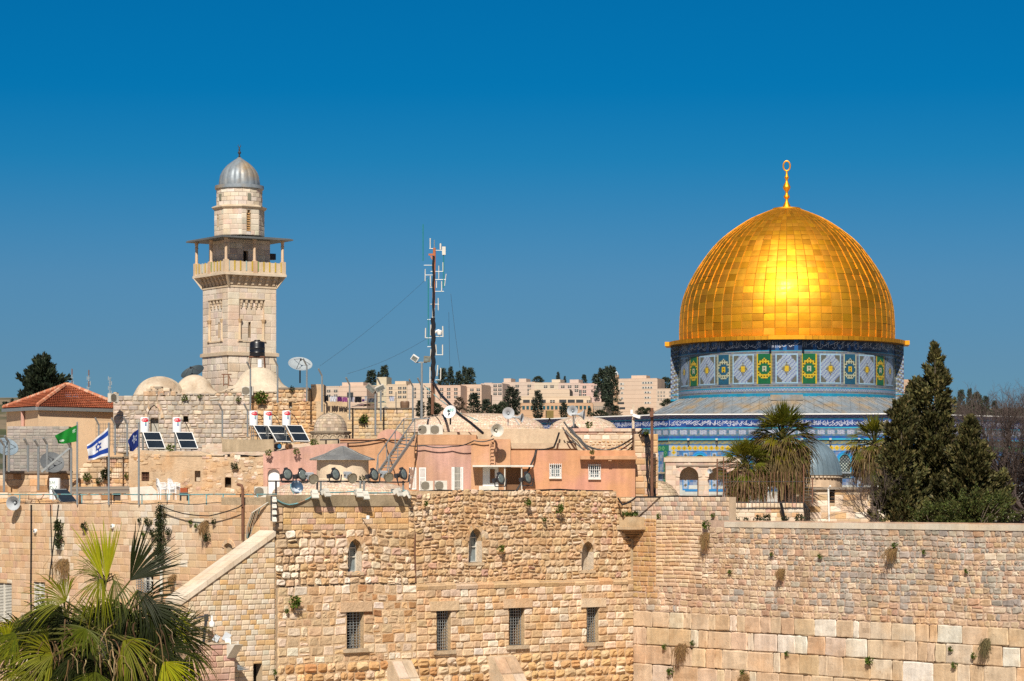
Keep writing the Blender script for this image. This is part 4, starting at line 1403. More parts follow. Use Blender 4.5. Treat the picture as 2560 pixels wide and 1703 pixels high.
# -- terrace behind the courtyard wall, and flat roof behind the rubble facade
g = MB()
zt = CZ - .5
g.add([LW.pt(LW.s(-200), zt, -1.0), LW.pt(-.3, zt, -1.0), V((-9, 168, zt)), V((-60, 190, zt))], [(0, 1, 2, 3)])
tag(g.build("terrace_floor", mat("terrace paving", (.50, .36, .26), var=.15, scale=.8, rough=.95)), kind='structure')
g = MB()
g.prism([V((6.2, 151.6, CZ - 2.6)), V((11.5, 155.8, CZ - 2.6)), V((11.5, 171, CZ - 2.6)), V((-16.5, 169, CZ - 2.6)), V((-13.6, 139.6, CZ - 2.6)), V((-5, 145, CZ - 2.6))], (0, 0, 2.48))
g.build("flat_roof", M['pale'], mah)

def plaster_wall(name, label, Y, poly, thick, matn, holes=(), z_b=None, cat="wall", root=None, part="plaster"):
 """wall with an outline given as photo points, real thickness"""
 pl = front(Y)
 root = root or thing(name, label, cat, tuple(P(sum(p[0] for p in poly) / len(poly), max(p[1] for p in poly), Y)))
 mb = MB()
 mb.prism([P(u, v, Y) for u, v in poly], V((0, thick, 0)))
 return root, pl, mb

# wall C: crumbling plaster house front behind the white chairs
pl = front(160)
C = thing("plastered_house", "crumbling lime plastered house front with tiny windows behind the stacked white chairs", "house", tuple(P(490, 1262, 160)))
chol = [pl.hole(354, 373, 1180, 1202), pl.hole(487, 501, 1177, 1203), pl.hole(562, 578, 1194, 1218)]
mb = MB()
s0, s1 = pl.s(322), pl.s(672)
z0, zc = CZ - .8, pl.z(1140, 500)
backing(mb, pl, s0, s1, z0, zc, (.53, .385, .25), chol, dep=0, rec=.4)
top = [(322, 1127), (345, 1126), (420, 1130), (500, 1129), (520, 1136), (575, 1142), (640, 1144), (672, 1140)]
mb.add([P(672, 1140, 160), P(322, 1140, 160)] + [P(u, v - 1, 160) for u, v in top], [tuple(range(len(top) + 2))], (.56, .43, .30))
mb.add([P(u, v - 1, 160) for u, v in top] + [P(u, v - 1, 160) + V((0, 5, .0)) for u, v in top], [(i, i + 1, i + 1 + len(top), i + len(top)) for i in range(len(top) - 1)], (.56, .45, .33))
for k, (a, b, za, zb) in enumerate(chol):
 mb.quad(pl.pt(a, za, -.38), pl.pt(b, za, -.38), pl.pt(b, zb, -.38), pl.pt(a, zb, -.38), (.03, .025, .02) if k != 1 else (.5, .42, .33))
# patches of bared rubble
for _ in range(150):
 u, v = rr_.uniform(325, 668), rr_.uniform(1136, 1240)
 n1 = noise.noise(V((u * .02, v * .03, 5)))
 if u > 500 or n1 > .15 or v > 1215:
  a, z = pl.sz(u, v)
  w, hh_ = rr_.uniform(.2, .5), rr_.uniform(.15, .32)
  if any(h_[0] - w < a < h_[1] and h_[2] - hh_ < z < h_[3] for h_ in chol): continue
  stone(mb, pl, a, a + w, z, z + hh_, .0, .035, .04, .3, .5, 1, pick(PAL_PALE if u > 560 else PAL_OR, rr_), rr_)
mb.build("plaster", mat("lime plaster", attr=True, var=.2, scale=.9, bump=.08, bscale=3.5, rough=.95, spec=.1, col2=(.52, .33, .18), c2pos=(.48, .62), streak=.16), C)
bm = MB()
a, b, za, zb = chol[0]
for i in range(5):
 bm.bar(pl.pt(a + (b - a) * (i + .5) / 5, za, -.12), pl.pt(a + (b - a) * (i + .5) / 5, zb, -.12), .03)
for i in range(3):
 bm.bar(pl.pt(a, za + (zb - za) * (i + .5) / 3, -.1), pl.pt(b, za + (zb - za) * (i + .5) / 3, -.1), .03)
bm.build("window_bars", M['rust'], C)

# walls A and B at the left
A_, pA, mb, hh, mt = house("retaining_wall", "low weathered wall with dark coping under the mesh fence at far left", "wall", 167, -60, 178, 1184, 1263, 1.0, PAL_OR, (.3, .42), mat_='plaster' if False else 'stone',
       prm=dict(gap=.012, bulge=.012, rgh=.6))
plbox(mb, pA, pA.s(-60), pA.s(179), pA.z(1184, 60), pA.z(1177.5, 60), -.5, .12, (.22, .17, .13))
mb.build("masonry", mt, A_)
B_, pB, mb, hh, mt = house("ruined_wall", "orange rubble wall with stepped broken end behind the national flag", "wall", 165, 178, 332, 1182, 1263, 1.2, PAL_OR, (.3, .45), prm=dict(gap=.02, bulge=.03), holes=[(283, 301, 1228, 1252)])
for i, (ua, ub, va, vb) in enumerate(((196, 330, 1170, 1182), (207, 330, 1158, 1170), (216, 330, 1146, 1158))):
 lay(mb, pB, pB.s(ua), pB.s(ub), [pB.z(vb, 250), pB.z(va, 250)], PAL_OR, rr_, wr=(1, 2.2), gap=.02, bulge=.03, jit=.03, rc=.15)
 plbox(mb, pB, pB.s(ua) + .1, pB.s(ub), pB.z(vb, 250), pB.z(va, 250) - .02, -1.0, -.02, (.46, .34, .22))
plbox(mb, pB, pB.s(228), pB.s(322), pB.z(1146, 250), pB.z(1142, 250), -1.0, .1, (.25, .20, .15))
a, b, za, zb = hh[0]
mb.quad(pB.pt(a, za, -.3), pB.pt(b, za, -.3), pB.pt(b, zb, -.3), pB.pt(a, zb, -.3), (.10, .08, .07))
mb.build("masonry", mt, B_)
# concrete block wall
K, pK, mb, hh, mt = house("block_wall", "bare grey concrete block wall below the red roofed house", "wall", 169, 18, 172, 1066, 1180, 1.0, [((.33, .29, .245), 3), ((.30, .265, .225), 2)], (.2, .21), prm=dict(wr=(1.9, 2.1), gap=.015, bulge=.006, jit=.002, rc=.0), mat_='ashlar', gapcol=(.26, .23, .2))
mb.build("masonry", mt, K)

# red roofed house
RH = thing("red_roofed_house", "peach plastered house under a hipped red tile roof", "house", tuple(P(150, 1118, 176)))
pF, pc, pR, pA_, pB_ = P(8, 1022, 186), P(93, 1017, 176), P(316, 1023, 181), P(163, 966, 184), P(175, 966, 184)
pBk = pF + pR - pc
mb = MB()
wl = [pF + V((.22, .05, 0)), pc + V((.04, .2, 0)), pR + V((-.2, .03, 0)), pBk + V((-.2, -.3, 0))]
zb = CZ - .4
for i in range(4):
 a, b = wl[i], wl[(i + 1) % 4]
 mb.quad(V((a.x, a.y, zb)), V((b.x, b.y, zb)), V((b.x, b.y, b.z)), V((a.x, a.y, a.z)))
mb.build("wall", M['peach'], RH)
mb = MB()
def roof_slope(e0, e1, t0, t1, rows=13):
 cols = 46
 nrm = (e1 - e0).cross(t0 - e0).normalized()
 if nrm.z < 0: nrm = -nrm
 for j in range(rows):
  f0, f1 = j / rows, (j + 1) / rows
  a0, b0, a1, b1 = e0.lerp(t0, f0), e1.lerp(t1, f0), e0.lerp(t0, f1), e1.lerp(t1, f1)
  k = max(2, int(cols * (b0 - a0).length / (e1 - e0).length))
  for i in range(k):
   c = pick([((.31, .085, .038), 4), ((.35, .105, .05), 2), ((.25, .07, .033), 1.5)], rr_, .12)
   lift = nrm * .07
   q = [a0.lerp(b0, i / k) + lift, a0.lerp(b0, (i + 1) / k) + lift, a1.lerp(b1, (i + 1) / k), a1.lerp(b1, i / k)]
   mid0 = (q[0] + q[1]) / 2 + nrm * .05
   mid1 = (q[2] + q[3]) / 2 + nrm * .05
   mb.add([q[0], mid0, q[1], q[2], mid1, q[3]], [(0, 1, 4, 5), (1, 2, 3, 4)], c)
   mb.quad(a0.lerp(b0, i / k), a0.lerp(b0, (i + 1) / k), q[1], q[0], (.12, .035, .02))
roof_slope(pF, pc, pA_, pA_)
roof_slope(pc, pR, pA_, pB_)
roof_slope(pR, pBk, pB_, pB_)
roof_slope(pBk, pF, pB_, pA_)
for e in (pF, pc):
 n = 30
 for i in range(n):
  a, b = e.lerp(pA_, i / n), e.lerp(pA_, (i + .95) / n)
  mb.tube([a + V((0, 0, .08)), b + V((0, 0, .14))], .13, 6, pick([((.44, .17, .09), 2), ((.50, .27, .17), 1.5)], rr_))
for i in range(30):
 a, b = pR.lerp(pB_, i / 30), pR.lerp(pB_, (i + .95) / 30)
 mb.tube([a + V((0, 0, .08)), b + V((0, 0, .14))], .13, 6, pick([((.44, .17, .09), 2), ((.50, .27, .17), 1.5)], rr_))
mb.tube([pA_ + V((0, 0, .12)), pB_ + V((0, 0, .12))], .15, 6, (.5, .25, .15))
mb.build("roof", M['roof'], RH)
mb = MB()
for a, b in ((pF, pc), (pc, pR)):
 mb.bar(a + V((0, -.05, -.12)), b + V((0, -.05, -.12)), .22)
mb.build("gutter", M['metal'], RH)
mb = MB()
q = wl[0].lerp(wl[1], .58)
mb.tube([V((q.x - .1, q.y - .15, zb)), V((q.x - .1, q.y - .15, q.z))], .13, 8)
mb.build("downpipe", M['pink'], RH)

# stone house with the two pale domes
DH, pD, mb, hh, mt = house("domed_house", "old grey rubble stone house crowned by two pale limewashed domes", "house", 176, 283, 634, 990, 1132, 9.0, [((.50, .42, .33), 4), ((.44, .37, .295), 2.5), ((.37, .32, .265), 1.8), ((.54, .45, .35), 2)], (.26, .36),
       prm=dict(gap=.03, bulge=.03, jit=.025, rc=.18, split=.1), holes=[(458, 471, 1041, 1055), (376, 396, 1046, 1080)], gapcol=(.40, .32, .235))
zt = pD.z(990, 450)
for (ua, ub, va) in ((358, 440, 978), (366, 425, 970), (376, 404, 965), (440, 634, 983), (283, 292, 980)):
 z2 = pD.z(va, 450)
 lay(mb, pD, pD.s(ua), pD.s(ub), courses(zt - .02, z2, .2, .3, rr_), PAL_GREY, rr_, wr=(.9, 2), gap=.03, bulge=.03, jit=.03, rc=.2)
 plbox(mb, pD, pD.s(ua), pD.s(ub), zt - .02, z2 - .03, -.8, -.02, (.46, .38, .28))
for (a, b, za, zb) in hh:
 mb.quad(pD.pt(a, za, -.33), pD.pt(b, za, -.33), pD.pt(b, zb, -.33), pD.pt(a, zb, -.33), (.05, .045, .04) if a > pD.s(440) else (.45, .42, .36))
a, b = pD.s(369), pD.s(402)
arch_infill(mb, pD, a, b, pD.z(1046, 386), pD.z(1012, 386), -.05, .04, (.5, .4, .29), PAL_GREY, ringw=.2)
mb.build("masonry", mt, DH)
def dome_on(parent, u, vt, vb, hw, Y, name="dome", flare=0.0, pw=2.0, matn='pale', ell=1.0):
 c = P(u, vb, Y)
 H = (vb - vt) / F * Y
 r = hw / F * Y
 m2 = MB()
 prof = []
 for i in range(15):
  t = i / 14
  x = math.cos(t * math.pi / 2) ** (2 / pw)
  z = math.sin(t * math.pi / 2) ** (2 / pw)
  prof.append((r * x * (1 + flare * max(0, 1 - z * 2.2) ** 2), H * z))
 m2.lathe(prof, 40, c, M=Matrix.Diagonal((1, ell, 1)))
 return m2.build(name, M[matn], parent, smooth=True)
dome_on(DH, 399, 941, 992, 62, 180, flare=.08)
dome_on(DH, 486, 937, 992, 50, 181, flare=.8)
dome_on(DH, 648, 917, 985, 62, 181, flare=.85)

OR_, pO, mb, hh, mt = house("rubble_house", "rough orange rubble house wall with a slit window above the solar panels", "house", 174, 625, 800, 1004, 1130, 6.0, [((.54, .35, .18), 4), ((.50, .31, .15), 2.5), ((.57, .42, .26), 2), ((.42, .27, .14), 1)], (.24, .36),
       prm=dict(gap=.035, bulge=.055, jit=.04, rc=.22, rgh=.5, m=1, split=.15), holes=[(722, 730, 994.8, 1020)], gapcol=(.44, .31, .19))
lay(mb, pO, pO.s(625), pO.s(694), courses(pO.z(1004, 700) - .02, pO.z(984, 700), .22, .3, rr_), PAL_OR, rr_, wr=(.8, 1.8), gap=.04, bulge=.05, jit=.04, rc=.2)
plbox(mb, pO, pO.s(625), pO.s(694), pO.z(1004, 700) - .02, pO.z(985, 700), -5, -.02, (.48, .36, .23))
lay(mb, pO, pO.s(694), pO.s(768), courses(pO.z(1004, 700) - .02, pO.z(972, 700), .24, .34, rr_), PAL_OR, rr_, wr=(.8, 2), gap=.04, bulge=.05, jit=.04, rc=.2)
plbox(mb, pO, pO.s(694), pO.s(770), pO.z(1004, 700) - .02, pO.z(973, 700), -4, -.02, (.48, .36, .23))
plbox(mb, pO, pO.s(692), pO.s(772), pO.z(974, 700), pO.z(969, 700), -4.1, .06, (.21, .17, .13))
plbox(mb, pO, pO.s(770), pO.s(802), pO.z(1003, 780), pO.z(957, 780), -5, -2.5, (.56, .41, .27))
a, b, za, zb = hh[0]
mb.quad(pO.pt(a, za, -.33), pO.pt(b, za, -.33), pO.pt(b, zb, -.33), pO.pt(a, zb, -.33), (.45, .43, .38))
mb.build("masonry", mt, OR_)
AW, pW, mb, hh, mt = house("garden_wall", "long yellow ashlar wall below the washing line and roof clutter", "wall", 172, 868, 1033, 1023, 1110, 1.2, [((.55, .39, .22), 4), ((.55, .36, .18), 2), ((.57, .43, .28), 1.5)], (.24, .3), prm=dict(wr=(1, 2), gap=.018, bulge=.02, jit=.01, rc=.06))
plbox(mb, pW, pW.s(866), pW.s(1036), pW.z(1023, 950), pW.z(1020, 950), -1.2, .06, (.14, .115, .09))
plbox(mb, pW, pW.s(790), pW.s(868), pW.z(1110, 830), pW.z(1003, 830), -1.0, -.25, (.52, .38, .24))
mb.build("masonry", mt, AW)
# dark stone dome on a carved octagon
SD = thing("carved_dome", "weathered grey stone dome on a drum with carved blind arches", "tomb", tuple(P(826, 1108, 166)))
mb = MB()
c = P(826, 1079, 167)
k = 167 / F
cap(mb, c, 42 * k, 47 * k, 2.2, 26, 9, [((.47, .37, .26), 3), ((.40, .32, .23), 2), ((.52, .42, .31), 1.5), ((.34, .275, .2), .8)], jit=.008)
mb.lathe([(51 * k, -6 * k), (53 * k, -1 * k), (48 * k, 1 * k), (43 * k, 1.5 * k)], 16, c, col=(.33, .27, .2))
mb.lathe([(48 * k, -42 * k), (48 * k, -6 * k)], 16, c, a0=math.pi / 16, col=(.50, .40, .28))
for i in range(16):
 a = -math.pi / 2 + (i - 7.5) * math.pi / 8
 pl = Pl(c.x + 47.4 * k * math.cos(a), c.y + 47.4 * k * math.sin(a), -math.sin(a), math.cos(a))
 arch_infill(mb, pl, -.2, .2, c.z - 20 * k, c.z - 9 * k, 0, .05, (.56, .45, .32), ringw=.06)
mb.build("masonry", M['stone'], SD)

# sloping roof terraces in front of the rubble house
RT = thing("vaulted_roof", "uneven pale flagstone roof in front of the solar heaters", "roof", tuple(P(620, 1145, 161)))
mb = MB()
n, m_ = 30, 8
def rtp(i, j):
 u = 505 + i * (795 - 505) / n
 y = 160.5 + j * 1.6
 v = 1141 - 30 * (j / m_) + 3 * math.sin(u * .03) - (6 if u > 700 else 0) * (1 - j / m_)
 return P(u, v + 2 * noise.noise(V((u * .05, j, 1))), y)
for i in range(n):
 for j in range(m_):
  mb.quad(rtp(i, j), rtp(i + 1, j), rtp(i + 1, j + 1), rtp(i, j + 1), pick([((.56, .43, .31), 3), ((.52, .38, .26), 2)], rr_, .06))
for i in range(n):
 a, b = rtp(i, 0), rtp(i + 1, 0)
 mb.quad(V((a.x, a.y, CZ)), V((b.x, b.y, CZ)), b, a, (.50, .38, .25))
mb.build("flagstones", M['tilestone'], RT)
LB = thing("lime_wall", "short stained plaster wall on the roof in front of the trio of solar panels", "wall", tuple(P(640, 1130, 160)))
mb = MB()
mb.prism([P(555, 1097, 160), P(600, 1100, 160), P(684, 1098, 160), P(685, 1128, 160), P(555, 1130, 160)][::-1], V((0, .5, 0)))
mb.build("plaster", M['concrete'], LB)

# ---------------------------------------------------------------- the pink buildings
PK = thing("pink_house", "pink and ochre plastered house with white shutters, barred windows and a flat roof", "house", tuple(P(1300, 1244, 156)))
mb = MB()
Yp = 156.0
pm = front(Yp)
def pbox(mb, u0, u1, v0, v1, Y, thick):
 a, b = P(u0, v1, Y), P(u1, v0, Y)
 mb.box(((a.x + b.x) / 2, Y + thick / 2, (a.z + b.z) / 2), (b.x - a.x, thick, b.z - a.z))
pbox(mb, 1038, 1191, 1112, 1250, Yp, 8)
mb.build("wall", M['pink'], PK)
mb = MB()
pbox(mb, 1036, 1191, 1087, 1112, Yp - .04, 8.1)
pbox(mb, 1036, 1042, 1112, 1250, Yp - .05, 8.1)
pbox(mb, 1178, 1276.5, 1098, 1250, Yp - .5, 8)
mb.build("wall", M['orange'], PK)
right_m = mat("ochre to pink plaster", (.56, .29, .155), var=.1, scale=.7, bump=.02, bscale=9, rough=.95, spec=.1, col2=(.55, .285, .215), c2pos=(.48, .66), streak=.24, stain=.3)
mb = MB()
wh = [(1375, 1402, 1161, 1194), (1472.5, 1500, 1162, 1196)]
pr2 = front(Yp - .3)
RHs = [pr2.hole(*w) for w in wh]
backing(mb, pr2, pr2.s(1276), pr2.s(1588), pr2.z(1250, 1400), pr2.z(1126, 1400), (1, 1, 1), RHs, dep=0, rec=.22)
body(mb, pr2, pr2.s(1276), pr2.s(1588), pr2.z(1250, 1400), pr2.z(1126, 1400), 8, (1, 1, 1), dep=-.03)
mb.build("wall", right_m, PK)
mb = MB()
plbox(mb, pr2, pr2.s(1450), pr2.s(1591), pr2.z(1149, 1500), pr2.z(1140, 1500), 0, .55)
plbox(mb, pr2, pr2.s(1520), pr2.s(1528), pr2.z(1153, 1500), pr2.z(1149.2, 1500), 0, .5)
mb.build("ledge", M['orange'], PK)
for H_ in RHs:
 a, b, za, zb = H_
 g = MB()
 g.quad(pr2.pt(a, za, -.2), pr2.pt(b, za, -.2), pr2.pt(b, zb, -.2), pr2.pt(a, zb, -.2))
 w = g.build("window", M['glassy'], PK)
 g = MB()
 for s in (a, b - .06, (a + b) / 2 - .03): plbox(g, pr2, s, s + .06, za, zb, -.19, -.13)
 for z in (za, zb - .06): plbox(g, pr2, a + .06, b - .06, z, z + .06, -.19, -.13)
 g.build("window_frame", M['white'], w)
 g = MB()
 for i in range(7): g.bar(pr2.pt(a - .03 + (b - a + .06) * i / 6, za - .03, .1), pr2.pt(a - .03 + (b - a + .06) * i / 6, zb + .05, .1), .022)
 for t in (.0, .28, .62, 1): g.bar(pr2.pt(a - .03, za + (zb - za) * t, .12), pr2.pt(b + .03, za + (zb - za) * t, .12), .022)
 g.build("window_bars", M['white'], w)
 g = MB(); plbox(g, pr2, a - .05, b + .05, za - .08, za - .01, 0, .14); g.build("sill", M['offwhite'], w)
def shutter(u0, u1, v0, v1, Y, ang=0.0):
 a = P(u0, v1, Y); b = P(u1, v0, Y)
 W_, H_ = (b.x - a.x), b.z - a.z
 g = MB()
 m3 = Matrix.Rotation(ang, 3, 'Z')
 o = V((a.x, Y, a.z))
 bx = lambda x0, x1, z0, z1, y0=-.03, y1=.0: g.box(o + m3 @ V(((x0 + x1) / 2, (y0 + y1) / 2, (z0 + z1) / 2)), (x1 - x0, y1 - y0, z1 - z0), M=m3)
 bx(0, .05, 0, H_); bx(W_ - .05, W_, 0, H_); bx(.05, W_ - .05, 0, .06); bx(.05, W_ - .05, H_ - .06, H_); bx(.05, W_ - .05, H_ * .55, H_ * .55 + .05)
 n = 18
 for i in range(n):
  z = .06 + (H_ - .12) * i / n
  bx(.05, W_ - .05, z + .01, z + (H_ - .12) / n * .75, -.022, -.008)
 return g.build("shutter", M['white'], PK)
shutter(1022.5, 1041, 1169, 1224, Yp - .06)
shutter(1048, 1065, 1169, 1226, Yp - .06)
shutter(1129, 1136, 1168, 1226, Yp - .06)
shutter(1151, 1158, 1168, 1226, Yp - .06)
g = MB(); a, b = pm.s(1136), pm.s(1151)
plbox(g, pm, a, b, pm.z(1226, 1140), pm.z(1168, 1140), .0, .012)
w = g.build("window", M['dark'], PK)
g = MB()
for i in range(5): g.bar(pm.pt(a + (b - a) * (i + .5) / 5, pm.z(1226, 1140), .1), pm.pt(a + (b - a) * (i + .5) / 5, pm.z(1168, 1140), .1), .03)
for t in (.1, .4, .7): g.bar(pm.pt(a, pm.z(1226 - 58 * t, 1140), .12), pm.pt(b, pm.z(1226 - 58 * t, 1140), .12), .03)
g.build("window_bars", M['offwhite'], w)
# porch on the right
g = MB()
po = front(Yp - .5)
plbox(g, po, po.s(1182), po.s(1333), po.z(1168, 1250), po.z(1163.5, 1250), 0, 1.1)
plbox(g, po, po.s(1198), po.s(1246), po.z(1226, 1250), po.z(1215, 1250), 0, .9)
g.build("porch_slab", M['offwhite'], PK)
g = MB(); plbox(g, po, po.s(1207), po.s(1246), po.z(1240, 1250), po.z(1168.2, 1250), 0, .05); g.build("whitewashed_wall", M['white'], PK)
g = MB(); plbox(g, po, po.s(1225), po.s(1237), po.z(1208, 1250), po.z(1173, 1250), .05, .08); g.build("window", M['wood'], PK)
g = MB()
plbox(g, po, po.s(1266), po.s(1302), po.z(1236, 1250), po.z(1169, 1250), .0, .06)
g.build("door", M['wood'], PK)
g = MB()
for u in (1262, 1304):
 g = MB(); g.tube([po.pt(po.s(u), po.z(1240, u), .95), po.pt(po.s(u), po.z(1168, u), .95)], .04, 6)
 g.build("porch_post", M['offwhite'], PK)
# arched white door, far left wing, and the ochre block behind
mb = MB()
pLf = front(159.0)
dz = pLf.hole(669, 699, 1171, 1250)
poly = [(658, 1250), (658, 1132), (700, 1126), (745, 1121), (790, 1117), (868, 1117), (868, 1250)]
s0, s1 = pLf.s(658), pLf.s(868)
backing(mb, pLf, s0, s1, pLf.z(1250, 700), pLf.z(1135, 700), (1, 1, 1), [dz], dep=0, rec=.25)
pts = [(658, 1135), (868, 1135), (868, 1108), (790, 1112), (745, 1120), (700, 1127), (672, 1131)]
mb.prism([P(u, v, 159) for u, v in pts], V((0, 3, 0)))
a, b, za, zb = dz
arch_infill(mb, pLf, a, b, zb - (b - a) * .5, zb, -.24, .0, (1, 1, 1))
mb.build("wing_wall", M['pink'], PK)
g = MB(); g.quad(pLf.pt(a, za, -.22), pLf.pt(b, za, -.22), pLf.pt(b, zb, -.22), pLf.pt(a, zb, -.22)); g.build("arched_door", M['white'], PK)
mb = MB()
pbox(mb, 850, 1040, 1098, 1250, 160.5, 5)
plbox(mb, front(160.5), front(160.5).s(848), front(160.5).s(1040), front(160.5).z(1100, 900), front(160.5).z(1097, 900), -4, .08)
mb.build("wall", M['orange'], PK)
mb = MB()
for i in range(13):
 a0, a1 = math.pi * i / 12, math.pi * (i + 1) / 12
 c0 = P(974, 1097, 163); k = 163 / F
 if i < 12: mb.quad(c0 + V((-32 * k * math.cos(a0), 0, 24 * k * math.sin(a0))), c0 + V((-32 * k * math.cos(a1), 0, 24 * k * math.sin(a1))), c0 + V((-32 * k * math.cos(a1), 5, 24 * k * math.sin(a1))), c0 + V((-32 * k * math.cos(a0), 5, 24 * k * math.sin(a0))))
mb.add([c0 + V((-32 * k * math.cos(math.pi * i / 12), 0, 24 * k * math.sin(math.pi * i / 12))) for i in range(13)], [tuple(range(13))])
mb.build("barrel_vault", M['pink'], PK)
mb = MB()
pst = front(Yp + .2)
s0, s1 = pst.s(1586), pst.s(1645)
backing(mb, pst, s0, s1, pst.z(1250, 1600), pst.z(1085, 1600), (.46, .36, .24), [], dep=-.02)
body(mb, pst, s0, s1, pst.z(1250, 1600), pst.z(1085, 1600), 3, (.5, .4, .28))
lay(mb, pst, s0, s1, courses(pst.z(1250, 1600), pst.z(1085, 1600), .3, .42, rr_), PAL_OR, rr_, wr=(1, 1.8), gap=.02, bulge=.02, jit=.01, rc=.06)
mb.build("stone_pier", M['ashlar'], PK)
# stone upper storey with its domes
US = thing("roof_storey", "pale stone roof storey with a broad tiled dome, satellite dish and tangled black cables", "house", tuple(P(1400, 1126, 161)))
mb = MB()
pu = front(161)
backing(mb, pu, pu.s(1191), pu.s(1604), pu.z(1135, 1400), pu.z(1072, 1400), (.54, .42, .29), [], dep=0)
body(mb, pu, pu.s(1191), pu.s(1604), pu.z(1135, 1400), pu.z(1072, 1400), 9, (.55, .43, .30), dep=-.03)
lay(mb, pu, pu.s(1440), pu.s(1600), courses(pu.z(1100, 1400), pu.z(1076, 1400), .28, .34, rr_), PAL_PALE, rr_, wr=(1.4, 2.6), gap=.02, bulge=.025, jit=.01, rc=.05)
lay(mb, pu, pu.s(1455), pu.s(1585), courses(pu.z(1133, 1400), pu.z(1101, 1400), .16, .26, rr_), RUB, rr_, wr=(.8, 1.7), gap=.03, bulge=.05, jit=.04, rc=.25, rgh=.5)
plbox(mb, pu, pu.s(1191), pu.s(1440), pu.z(1122, 1300), pu.z(1108, 1300), .0, .25, (.50, .39, .27))
x = 1425
while x < 1600:
 w = rr_.uniform(14, 26)
 plbox(mb, pu, pu.s(x), pu.s(min(1602, x + w)) - .01, pu.z(1079, 1500), pu.z(1071, 1500), -1.0, .1, pick([((.60, .47, .34), 3), ((.58, .36, .26), 1.2), ((.62, .52, .4), 1)], rr_))
 x += w
plbox(mb, pu, pu.s(1046), pu.s(1200), pu.z(1088, 1100), pu.z(1079, 1100), -6, -1.5, (.56, .44, .31))
mb.build("masonry", M['plaster'] if False else mat("rendered stone", attr=True, var=.16, scale=1.0, bump=.04, bscale=4, rough=.95, spec=.1, streak=.15), US)
TP = [((.58, .44, .31), 4), ((.55, .39, .27), 2), ((.60, .40, .30), 1), ((.62, .51, .39), 1.2)]
mb = MB(); k = 168 / F
cap(mb, P(1190, 1082, 169), 172 * k, 49 * k, 2.7, 150, 20, TP, ell=.5, jit=.004)
mb.build("dome", M['tilestone'], US)
mb = MB()
cap(mb, P(1457, 1074, 166), 84 * 166 / F, 33 * 166 / F, 2.0, 70, 12, TP, ell=.9, jit=.004)
mb.build("dome", M['tilestone'], US)

# cupola with zinc roof
CU = thing("zinc_roofed_cupola", "round cream cupola under a faceted grey zinc cap between the floodlights", "cupola", tuple(P(857, 1203, 152)))
k = 152 / F
c = P(857, 1200, 152)
mb = MB()
mb.lathe([(70 * k, -3 * k), (70 * k, 2 * k), (66 * k, 4 * k), (65 * k, 52 * k)], 14, c, a0=.2)
mb.build("drum", mat("cream render", (.62, .50, .36), var=.12, scale=1.1, bump=.02, rough=.95, streak=.14), CU, smooth=True, sharp=40)
mb = MB()
mb.lathe([(84 * k, 49 * k), (84 * k, 51.5 * k), (46 * k, 64 * k), (30 * k, 72 * k), (8 * k, 83 * k), (0, 84 * k)], 7, c, a0=.35)
for i in range(7):
 a = .35 + 2 * math.pi * i / 7
 q = lambda r, z: c + V((r * k * math.cos(a), r * k * math.sin(a), z * k))
 mb.tube([q(84, 51.5), q(46, 64.5), q(30, 72.5), q(4, 84)], .03, 4)
mb.build("zinc_cap", mat("zinc sheet", (.40, .40, .385), var=.3, scale=1.2, rough=.4, metal=.6, streak=.15), CU)
VR = thing("shallow_dome", "low flat dome of pinkish paving stones beneath the zinc cupola", "dome", tuple(P(850, 1236, 148)))
mb = MB(); k = 149 / F
cap(mb, P(850, 1238, 150.5), 172 * k, 37 * k, 2.6, 120, 14, TP, ell=.62, jit=.006)
mb.build("paving", M['tilestone'], VR)

# ---------------------------------------------------------------- right hand side
FW, pf_, mb, hh, mt = house("fence_wall", "pale patched stone wall carrying the iron bar fence before the palms", "wall", 158, 1812, 2010, 1258, 1320, .8, PAL_PALE, (.24, .32), prm=dict(wr=(1, 2), gap=.015, bulge=.015, jit=.01, rc=.06), mat_='ashlar')
mb.build("masonry", mt, FW)
CH = thing("domed_chapel", "small stone building with a ribbed grey lead dome right of the tall palm", "building", tuple(P(2090, 1320, 172)))
pc_ = front(172)
mb = MB()
chh = [pc_.hole(2073, 2087, 1218, 1257)]
backing(mb, pc_, pc_.s(1990), pc_.s(2300), pc_.z(1330, 2090), pc_.z(1222, 2090), (.50, .39, .28), chh, dep=-.012, rec=.35)
body(mb, pc_, pc_.s(1990), pc_.s(2300), pc_.z(1330, 2090), pc_.z(1222, 2090), 8, (.52, .42, .31))
lay(mb, pc_, pc_.s(1990), pc_.s(2300), courses(pc_.z(1330, 2090), pc_.z(1222, 2090), .35, .45, rr_), PAL_PALE, rr_, wr=(1.2, 2.2), gap=.012, bulge=.012, jit=.005, rc=.03, holes=chh)
plbox(mb, pc_, pc_.s(1985), pc_.s(2310), pc_.z(1224, 2090), pc_.z(1218, 2090), -6, .2, (.30, .25, .2))
mb.build("masonry", M['ashlar'], CH)
g = MB(); a, b, za, zb = chh[0]
g.quad(pc_.pt(a, za, -.3), pc_.pt(b, za, -.3), pc_.pt(b, zb, -.3), pc_.pt(a, zb, -.3)); w = g.build("window", M['dark'], CH)
g = MB()
for i in range(4): g.bar(pc_.pt(a, za + (zb - za) * (i + .5) / 4, -.1), pc_.pt(b, za + (zb - za) * (i + .5) / 4, -.1), .05)
g.build("window_bars", M['wood'], w)
k = 175 / F
c = P(2022, 1190, 176)
mb = MB()
mb.lathe([(84 * k, -30 * k), (84 * k, -4 * k)], 24, c, col=(.58, .43, .30))
for i in range(52):
 a = 2 * math.pi * i / 52
 mb.box(c + V((85 * k * math.cos(a), 85 * k * math.sin(a), -2.4 * k)), (.2, .2, .12), rz=a, col=(.60, .48, .36))
